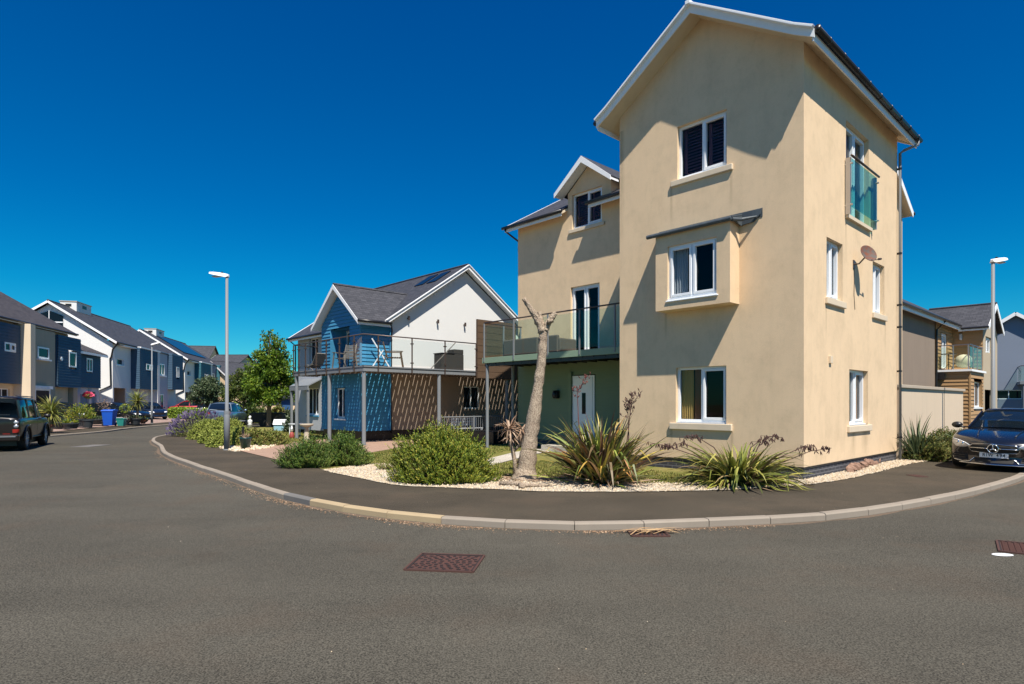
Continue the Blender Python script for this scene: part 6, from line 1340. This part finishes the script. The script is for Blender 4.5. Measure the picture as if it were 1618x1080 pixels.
tree('dark_tree', at(384, 52, 0), .12, 3.4, [(0, 0, 2.6, 1.3), (-.8, 0, 2.2, .9), (.9, 0, 2.4, 1.0), (.2, 0, 3.8, .9), (-.4, 0, 3.3, .8), (.9, 0, 1.3, .8)], 9000, .17, M['treeleaf2'], 'darker spreading tree behind the tall lamp post', 8, bare=.2)
def hedge(px0, px1, D_, z0, hh, dp, label, seed):
    a = at(px0, D_, z0); b = at(px1, D_, z0); L_ = (b-a).length; rng = random.Random(seed); t = empty('clipped_hedge', a, 0, label, 'hedge', 'clipped hedges'); mb = MB()
    for i in range(int(L_*900)):
        f_ = rng.randint(0, 3); x = rng.uniform(0, L_); y = rng.uniform(0, dp); z = rng.uniform(.0, hh)
        if f_ == 0: y = rng.uniform(-.06, .1)
        elif f_ == 1: z = hh+rng.uniform(-.12, .06)
        elif f_ == 2: x = rng.choice((rng.uniform(-.06, .1), L_-rng.uniform(-.06, .1)))
        g = rnd_dir(rng); leafq(mb, Vector((x, y, z+.07*math.sin(x*1.7))), g, g.orthogonal().normalized(), .16, .05)
    mb.build('foliage', M['hedge'], t); c_ = MB(); c_.box((.08, .08, 0), (L_-.08, dp, hh-.12)); c_.build('inner_twigs', M['treeleaf2'], t)
hedge(266, 322, 57, .12, .92, 1.2, 'bright clipped hedge in front of the red car', 3); hedge(340, 396, 60, .05, 1.5, 1.2, 'longer clipped hedge behind the silver-blue car', 4)
bush('garden_shrub', at(405, 47), 1.1, .8, 1.3, 420, M['treeleaf2'], 'dark leafy shrub behind the covered trailer', seed=50, leaves=10, ll=.15, lw=.05, sl=.3)
bush('garden_shrub', at(439, 45), .8, .6, 1.3, 300, M['heath'], 'orange-tinged shrub right of the young tree', seed=51, leaves=10, ll=.15, lw=.05, sl=.3)
bush('garden_shrub', G(464, 683), .45, .4, 1.25, 300, M['olive'], 'upright green shrub at the corner of the deck', seed=52, leaves=12, ll=.1, lw=.03, sl=.25, up=1.2)
def cordyline(p, ch, L_, n, label, seed, hs=.1):
    t = empty('cordyline_palm', p, 0, label, 'palm', 'cordyline palms along the far pavement'); rng = random.Random(seed); mb = MB(); mb.tube([(0, 0, 0), (.02, 0, ch*.5), (0, 0, ch)], [.11, .08, .07], 8); mb.build('trunk', M['bark2'], t)
    mb = MB(); blades(mb, rng, (0, 0, ch-.05), n, L_*.75, L_*1.1, .026, .1, 2.0, .9, base=.05); blades(mb, rng, (0, 0, ch-.1), n//4, L_*.6, L_*.95, .022, 1.9, 2.7, .8, base=.05); mb.build('crown', M['palm'], t)
cordyline(G(80, 681, .1), 1.05, 1.0, 170, 'cordyline palm in a terracotta pot next to the dark four-wheel drive', 1); cordyline(G(217, 669, .15), 1.6, .95, 150, 'cordyline palm right of the blue bin', 2)
def pot(p, r, hh, mat, label, name='plant_pot', plant=None, pk={}):
    t = empty(name, p, 0, label, 'plant pot', 'pots along the front gardens'); mb = MB(); mb.lathe((0, 0, 0), [(r*.72, 0), (r*.95, hh*.85), (r*1.06, hh*.86), (r*1.06, hh), (r*.9, hh), (r*.88, hh*.9)], 18); mb.build('pot', mat, t, False)
    if plant:
        mb = MB(); rng = random.Random(int(p.x*10)); w_, h_, n_ = plant
        for i in range(n_): d = rnd_dir(rng); d.z = abs(d.z); q = rng.uniform(.4, 1); pp = Vector((d.x*w_*q, d.y*w_*q, hh+d.z*h_*q)); g = (d+Vector((0, 0, .4))).normalized(); leafq(mb, pp, g, g.cross(rnd_dir(rng)).normalized(), .13, .03)
        mb.build('foliage', pk.get('mat', M['rosemary']), t)
    return t
terra = newmat('terracotta', (.32, .12, .06), .8); dkp = newmat('dark_pot', (.03, .035, .04), .6)
pot(G(76, 682.5, .05), .26, .4, terra, 'terracotta pot at the foot of the first palm', plant=(.3, .3, 80))
pot(G(127, 673, .12), .4, .45, dkp, 'dark pot overflowing with a big yellow-green bush', plant=(.85, 1.0, 900)); pot(G(112, 677, .08), .42, .32, dkp, 'low dark trough right of the first palm', plant=(.42, .2, 160)); pot(G(91, 676, .1), .5, .35, dkp, 'wide dark trough behind the first palm', plant=(.5, .2, 180), pk=dict(mat=M['olive']))
pot(G(139, 675.5, .06), .3, .5, dkp, 'plain dark grey pot left of the blue bin'); pot(G(154, 670, .15), .55, .35, dkp, 'wide trough behind the blue bin', plant=(.5, .12, 160), pk=dict(mat=M['olive'])); pot(G(214, 670.3, .1), .36, .42, dkp, 'dark pot below the second palm', plant=(.4, .2, 100), pk=dict(mat=M['olive']))
pot(G(226, 669, .1), .2, .25, terra, 'small pot with a reddish plant next to the thin lamp post', plant=(.25, .35, 110), pk=dict(mat=M['heath']))
t = pot(G(198, 671, .1), .2, .35, dkp, 'pot with a small ball-headed standard tree', plant=None); mb = MB(); mb.tube([(0, 0, .3), (0, 0, 1.0)], .02, 6); mb.build('stem', M['bark2'], t); mb = MB(); rng = random.Random(2)
for i in range(260): d = rnd_dir(rng); leafq(mb, Vector((0, 0, 1.1))+d*.30*rng.uniform(.5, 1), d, d.orthogonal().normalized(), .09, .025)
mb.build('foliage', M['rosemary'], t)
t = pot(G(165, 672, .1), .2, .3, dkp, 'pot with a spindly bare-stemmed shrub left of the blue bin'); mb = MB(); mb.tube([(0, 0, .2), (.05, 0, 1.1), (0, 0, 1.7)], .015, 5); mb.build('stem', M['bark2'], t); mb = MB()
for i in range(200): d = rnd_dir(rng); leafq(mb, Vector((0, 0, 1.35))+Vector((d.x*.45, d.y*.4, d.z*.6))*rng.uniform(.2, 1), d, d.orthogonal().normalized(), .06, .018)
mb.build('foliage', M['dead'], t)
# wheelie bin and caddy
p = G(173, 673, .06); t = empty('wheelie_bin', p, R(12), 'bright blue wheelie bin at the edge of the far pavement', 'bin'); blue = newmat('blue_plastic', (.01, .09, .50), .4)
mb = MB(); s_ = 1.06; V = [(-.24, -.26, .05), (.24, -.26, .05), (.24, .26, .05), (-.24, .26, .05), (-.31, -.36, .98), (.31, -.36, .98), (.31, .36, .98), (-.31, .36, .98)]; mb.add([(a*s_, b*s_, c_) for a, b, c_ in V], [(3, 2, 1, 0), (4, 5, 6, 7), (0, 1, 5, 4), (1, 2, 6, 5), (2, 3, 7, 6), (3, 0, 4, 7)]); mb.build('body', blue, t, bevel=.02)
mb = MB(); mb.prism([(-.36, -.42, .98), (-.36, .44, .98), (-.36, .40, 1.06), (-.36, 0, 1.10), (-.36, -.38, 1.05)], (.72, 0, 0)); mb.build('lid', blue, t, bevel=.02)
for sx in (-.25, .25): mb = MB(); mb.tube([(sx-.03, .28, .1), (sx+.03, .28, .1)], .1, 14); mb.build('wheel', M['rubber'], t)
mb = MB(); mb.tube([(-.28, .46, 1.0), (.28, .46, 1.0)], .02, 6); mb.build('handle', blue, t)
p = G(192, 672.5, .08); t = empty('recycling_caddy', p, R(5), 'small teal green lidded caddy beside the blue bin', 'caddy'); tl = newmat('teal_plastic', (.02, .22, .19), .45)
mb = MB(); mb.add([(a, b, c_) for a, b, c_ in ((-.17, -.14, 0), (.17, -.14, 0), (.17, .14, 0), (-.17, .14, 0), (-.24, -.19, .42), (.24, -.19, .42), (.24, .19, .42), (-.24, .19, .42))], [(3, 2, 1, 0), (4, 5, 6, 7), (0, 1, 5, 4), (1, 2, 6, 5), (2, 3, 7, 6), (3, 0, 4, 7)]); mb.build('body', tl, t, bevel=.01); mb = MB(); mb.box((-.26, -.21, .42), (.26, .21, .48)); mb.build('lid', tl, t, bevel=.02); mb = MB(); mb.tube([(-.24, 0, .3), (-.2, -.22, .55), (.2, -.22, .55), (.24, 0, .3)], .012, 5); mb.build('handle', M['upvc'], t)
t = empty('hanging_basket', WS(-6.05, -.6, 2.15), 0, 'hanging basket of pink flowers on the low navy house', 'hanging basket'); mb = MB(); mb.ball((0, 0, -.05), .3, 12, 8, (1, 1, .7)); mb.build('basket', M['lavgreen'], t); mb = MB(); rng = random.Random(3)
for i in range(420): d = rnd_dir(rng); d.z = abs(d.z)-.2; leafq(mb, d*.33*rng.uniform(.6, 1.05), d, d.orthogonal().normalized(), .1, .05)
mb.build('flower', M['flower'], t); mb = MB(); mb.tube([(0, 0, 0), (0, 0, .8)], .01, 5); mb.tube([(0, 0, .8), (.1, .6, .8)], .015, 5); mb.build('bracket', M['black'], t)
# garden ornaments by the blue house
p = G(388, 709.5); t = empty('garden_pot', p, 0, 'dark green pot with dry stems standing on white stones', 'plant pot'); mb = MB(); mb.lathe((0, 0, 0), [(.13, 0), (.19, .36), (.205, .37), (.205, .40), (.17, .40), (.16, .34)], 20); mb.build('pot', newmat('green_glaze', (.01, .06, .065), .3), t, True); mb = MB(); blades(mb, random.Random(1), (0, 0, .35), 40, .15, .35, .01, .1, .8, .6, base=.08); mb.build('foliage', M['dead'], t)
mb = MB(); mb.tube([(-.14, .1, .3), (-.12, .1, .75)], .045, 8); mb.build('bottle', M['black'], t)
p = G(395, 676.5); t = empty('garden_statue', p, 0, 'small white stone bust among the low shrubs', 'statue'); mb = MB(); mb.lathe((0, 0, 0), [(.18, 0), (.16, .3), (.2, .34), (.12, .42), (.2, .55), (.17, .72), (.06, .78), (.05, .84)], 14); mb.ball((0, -.02, .93), .12, 12, 10, (.85, 1, 1.15)); mb.ball((0, .02, 1.0), .12, 10, 8, (.9, .9, .8)); mb.ball((0, -.14, .92), .02, 6, 5); mb.v = [(a*.72, b*.72, c_*.72) for a, b, c_ in mb.v]; mb.build('bust', M['white'], t, True)
p = G(446, 680.5); t = empty('storage_box', p, R(-6), 'white and pale blue slatted box with a sloping lid on the lawn', 'box'); mb = MB(); mb.box((-.36, -.3, 0), (.38, .3, .36)); mb.build('box', newmat('pale_blue_paint', (.25, .45, .55), .6), t, bevel=.01); mb = MB(); mb.prism([(-.40, -.35, .36), (-.40, .35, .36), (-.40, .30, .62), (-.40, -.2, .66)], (.82, 0, 0)); mb.build('lid', M['upvc'], t, bevel=.01)
p = G(484.5, 696.5); t = empty('bird_bath', p, 0, 'stone bird bath in front of the blue house', 'bird bath'); st_ = painted('cast_stone', (.42, .36, .28), .9, .15, 60, .2); mb = MB(); mb.lathe((0, 0, 0), [(.17, 0), (.17, .06), (.09, .12), (.11, .35), (.07, .52), (.12, .6)], 16); mb.build('pedestal', st_, t, True); mb = MB(); mb.lathe((0, 0, .58), [(.1, 0), (.26, .06), (.28, .13), (.25, .13), (.12, .08)], 20); mb.build('bowl', st_, t, True)
p = G(471, 690); t = empty('garden_table', p, RZ, 'small white garden table by the deck post', 'table'); mb = MB(); mb.box((-.4, -.3, .58), (.4, .3, .62)); mb.build('tabletop', M['upvc'], t)
for a in (-.35, .35):
    for b in (-.25, .25): mb = MB(); mb.tube([(a, b, 0), (a, b, .58)], .02, 6); mb.build('leg', M['upvc'], t)
p = G(461, 693); t = empty('garden_gnome', p, 0, 'little red and white garden figure on the lawn beside the deck post', 'garden ornament'); mb = MB(); mb.lathe((0, 0, 0), [(.09, 0), (.11, .1), (.09, .24), (.05, .3)], 12); mb.build('body', newmat('gnome_red', (.3, .05, .04), .6), t, True); mb = MB(); mb.ball((0, 0, .36), .07, 10, 8); mb.build('head', M['coping'], t, True); mb = MB(); mb.lathe((0, 0, .39), [(.075, 0), (.04, .1), (.005, .19)], 12); mb.build('hat', M['upvc'], t, True)
o = stones('white_stones', [G(*p)[:2] for p in ((340, 703), (352, 709.5), (372, 713), (395, 712), (425, 708), (440, 703), (425, 701), (395, 706), (375, 707), (350, 702))], 330, .04, .09, m_stone, .0, seed=9); o['label'] = 'white stones edging the low shrubs by the lamp post'; o['category'] = 'stones'
# ------------------------------------------------------------------ road ironwork and litter
def quadcover(name, px4, z, label, pattern, cat='manhole cover'):
    P = [G(x, y, z) for x, y in px4]; c_ = sum(P, Vector())/4; ex = ((P[1]-P[0])+(P[2]-P[3]))/2; ey = ((P[3]-P[0])+(P[2]-P[1]))/2
    ex_ = ex.normalized(); ey_ = (ey-ex_*ey.dot(ex_)).normalized(); lx, ly = ex.length/2, abs(ey.dot(ey_))/2
    t = empty(name, (c_.x, c_.y, z), math.atan2(ex_.y, ex_.x), label, cat)
    if ey_.cross(Vector((0, 0, 1))).dot(ex_) < 0: pass
    mb = MB(); mb.box((-lx, -ly, -.02), (lx, ly, .005)); mb.build('plate', M['rust'], t)
    if lx > .2:
        mb = MB(); rw_ = .035
        for a, b in (((-lx, -ly), (lx, -ly)), ((lx, -ly), (lx, ly)), ((lx, ly), (-lx, ly)), ((-lx, ly), (-lx, -ly))): mb.beam((a[0], a[1], .006), (b[0], b[1], .006), rw_, .010)
        mb.build('frame', M['rustdark'], t); mb = MB()
        for a, b in (((-lx, -ly), (lx, -ly)), ((lx, -ly), (lx, ly)), ((lx, ly), (-lx, ly)), ((-lx, ly), (-lx, -ly))): mb.beam((a[0]*1.03, a[1]*1.05, .006), (b[0]*1.03, b[1]*1.05, .006), rw_*.6, .016)
        mb.build('rim', M['rust'], t)
    mb = MB()
    if pattern == 'round':
        for rr in [k*.062 for k in range(1, 9)]:
            n_ = int(2*math.pi*rr/.07)
            for k in range(n_):
                a = 2*math.pi*k/n_; x, y = rr*math.cos(a), rr*math.sin(a)
                if abs(x) < lx-.03 and abs(y) < ly-.03: mb.beam((x-.018*math.cos(a+.5), y-.018*math.sin(a+.5), .008), (x+.018*math.cos(a+.5), y+.018*math.sin(a+.5), .008), .028, .006)
        mb.build('tread_pattern', M['rustdark'], t)
    elif pattern == 'grate':
        k = -lx+.04
        while k < lx-.02: mb.beam((k, -ly+.02, .008), (k+.05, ly-.02, .008), .022, .006); k += .055
        mb.build('slots', M['rustdark'], t)
    elif pattern == 'dark':
        for ch_ in t.children: ch_.data.materials[0] = M['kerbdark']
    else:
        k = -lx+.03
        while k < lx-.02:
            j = -ly+.03
            while j < ly-.02: mb.beam((k, j, .008), (k+.04, j+.04, .008), .014, .006); j += .055
            k += .055
        mb.build('tread_pattern', M['rust'], t)
    return t
quadcover('manhole_cover', ((645, 901), (748, 903), (762, 879.5), (664, 875)), -.088, 'rusty square manhole cover with studded rings in the middle of the road', 'round')
def wpx(x, y, z=-.088): return (CX+F*x/y, YH+F*(H-z)/y)
quadcover('manhole_cover', (wpx(5.40, 6.74), wpx(5.90, 6.37), wpx(6.27, 6.87), wpx(5.77, 7.24)), -.088, 'dark red patterned manhole cover cut off by the right edge', 'tread')
quadcover('drain_grate', ((1001, 847.5), (1056, 847.5), (1049, 839.5), (992, 839.5)), -.088, 'rusty gully grate against the kerb with dry leaves over it', 'grate', 'drain')
quadcover('manhole_cover', ((128, 706), (158, 706), (161, 702.5), (130, 702.5)), -.088, 'far flat manhole cover in the road at the left', 'dark')
quadcover('stopcock_cover', ((1441, 753.5), (1458, 753.5), (1457, 750), (1441, 750)), .002, 'little iron cover set in the pavement in front of the coupe', 'tread', 'cover')
mb = MB(); c_ = G(1584, 876, -.084); mb.lathe((c_.x, c_.y, c_.z), [(.105, 0), (.1, .003)], 20); mb.v = [(c_.x+(v[0]-c_.x)*1.05, c_.y+(v[1]-c_.y)*.6, v[2]) for v in mb.v]; tag(mb.build('paint_mark', M['upvc']), 'white oval paint spot on the road beside the right manhole', 'road marking')
t = empty('dry_flax_leaves', G(1030, 842, -.08), 0, 'long straw-coloured dead leaves lying across the gully grate', 'leaves'); rng = random.Random(21); mb = MB()
for i in range(16):
    a = rng.gauss(.15, .35); L_ = rng.uniform(.25, .6); x, y = rng.gauss(0, .16), rng.gauss(.03, .05); sd = Vector((-math.sin(a), math.cos(a), 0)); P = [Vector((x+L_*(f_-.5)*math.cos(a), y+L_*(f_-.5)*math.sin(a)+.03*math.sin(f_*3), .015+.03*math.sin(f_*3.1))) for f_ in (0, .33, .66, 1)]; V = []
    for k, p_ in enumerate(P): ww = (.006, .011, .01, .002)[k]; V += [p_-sd*ww, p_+sd*ww]
    mb.add(V, [(0, 1, 3, 2), (2, 3, 5, 4), (4, 5, 7, 6)])
mb.build('leaf', leafmat('straw', [(0, (.35, .2, .1)), (1, (.6, .42, .22))], .8, .1), t); t['kind'] = 'stuff'
mb = MB(); rng = random.Random(22); lit = offset(k1, -.06); n_ = len(lit)
for i in range(5200):
    k = rng.randint(60, n_-70); f_ = rng.random(); a, b = lit[k], lit[k+1]; x = a[0]+(b[0]-a[0])*f_; y = a[1]+(b[1]-a[1])*f_
    dens = .5+.5*math.sin(x*2.1+1)*math.sin(y*1.3) if not (.9 < x < 7) else .9
    if -7.5 < x < -3.2: dens = 1
    if rng.random() > dens: continue
    o_ = abs(rng.gauss(0, .10)); tdir = Vector((b[0]-a[0], b[1]-a[1])).normalized(); x += tdir.y*o_; y -= tdir.x*o_; s_ = rng.uniform(.005, .014); an = rng.uniform(0, 6.3)
    mb.add([(x+s_*math.cos(an), y+s_*math.sin(an), -.085), (x+s_*math.cos(an+2.2), y+s_*math.sin(an+2.2), -.087+s_*rng.uniform(0, .8)), (x+s_*math.cos(an+4), y+s_*math.sin(an+4), -.086)], [(0, 1, 2)])
o = mb.build('leaf_litter', leafmat('litter', [(0, (.16, .08, .04)), (.5, (.34, .2, .11)), (1, (.5, .36, .24))], .9, 0)); tag(o, 'reddish brown leaf litter gathered along the kerb', 'litter', None, 'stuff')
silt = newmat('gutter_silt', (.11, .075, .05), .95); v_ = coord(silt); out(silt, mix(silt, noise(silt, v_, 30, 5, .7), (.05, .04, .03), (.19, .13, .085)))
mb2 = MB(); rng = random.Random(31); cv = offset(catmull(K1, 24), -.012); n_ = len(cv); wd_ = [.02+.07*abs(math.sin(i*.021+1))*abs(math.sin(i*.13))+rng.uniform(0, .025) for i in range(n_)]; ot = [offset(cv[max(0, i-1):i+2], -wd_[i])[1 if i else 0] for i in range(n_-1)]
for i in range(60, n_-60): mb2.poly((*cv[i], -.0885), (*cv[i+1], -.0885), (*ot[i+1], -.0885), (*ot[i], -.0885)) if i+1 < len(ot) else None
tag(mb2.build('gutter_silt', silt), kind='structure')
mb = MB(); rng = random.Random(23)
for i in range(130):
    x = rng.uniform(-5, 8); y = rng.uniform(3, 16); 
    z_ = -.088 
    s_ = rng.uniform(.003, .006); an = rng.uniform(0, 6.3)
    near_k = min((x-q[0])**2+(y-q[1])**2 for q in k1[::3])
    if inside((x, y), k1+[(33, 60), (-10, 60)]): z_ = .001
    mb.add([(x+s_*math.cos(an), y+s_*math.sin(an), z_), (x+s_*math.cos(an+2.2), y+s_*math.sin(an+2.2), z_), (x+s_*math.cos(an+4), y+s_*math.sin(an+4), z_+s_)], [(0, 1, 2)])
o = mb.build('stray_grit', m_stone); tag(o, 'pale specks of grit scattered over road and pavement', 'grit', None, 'stuff')
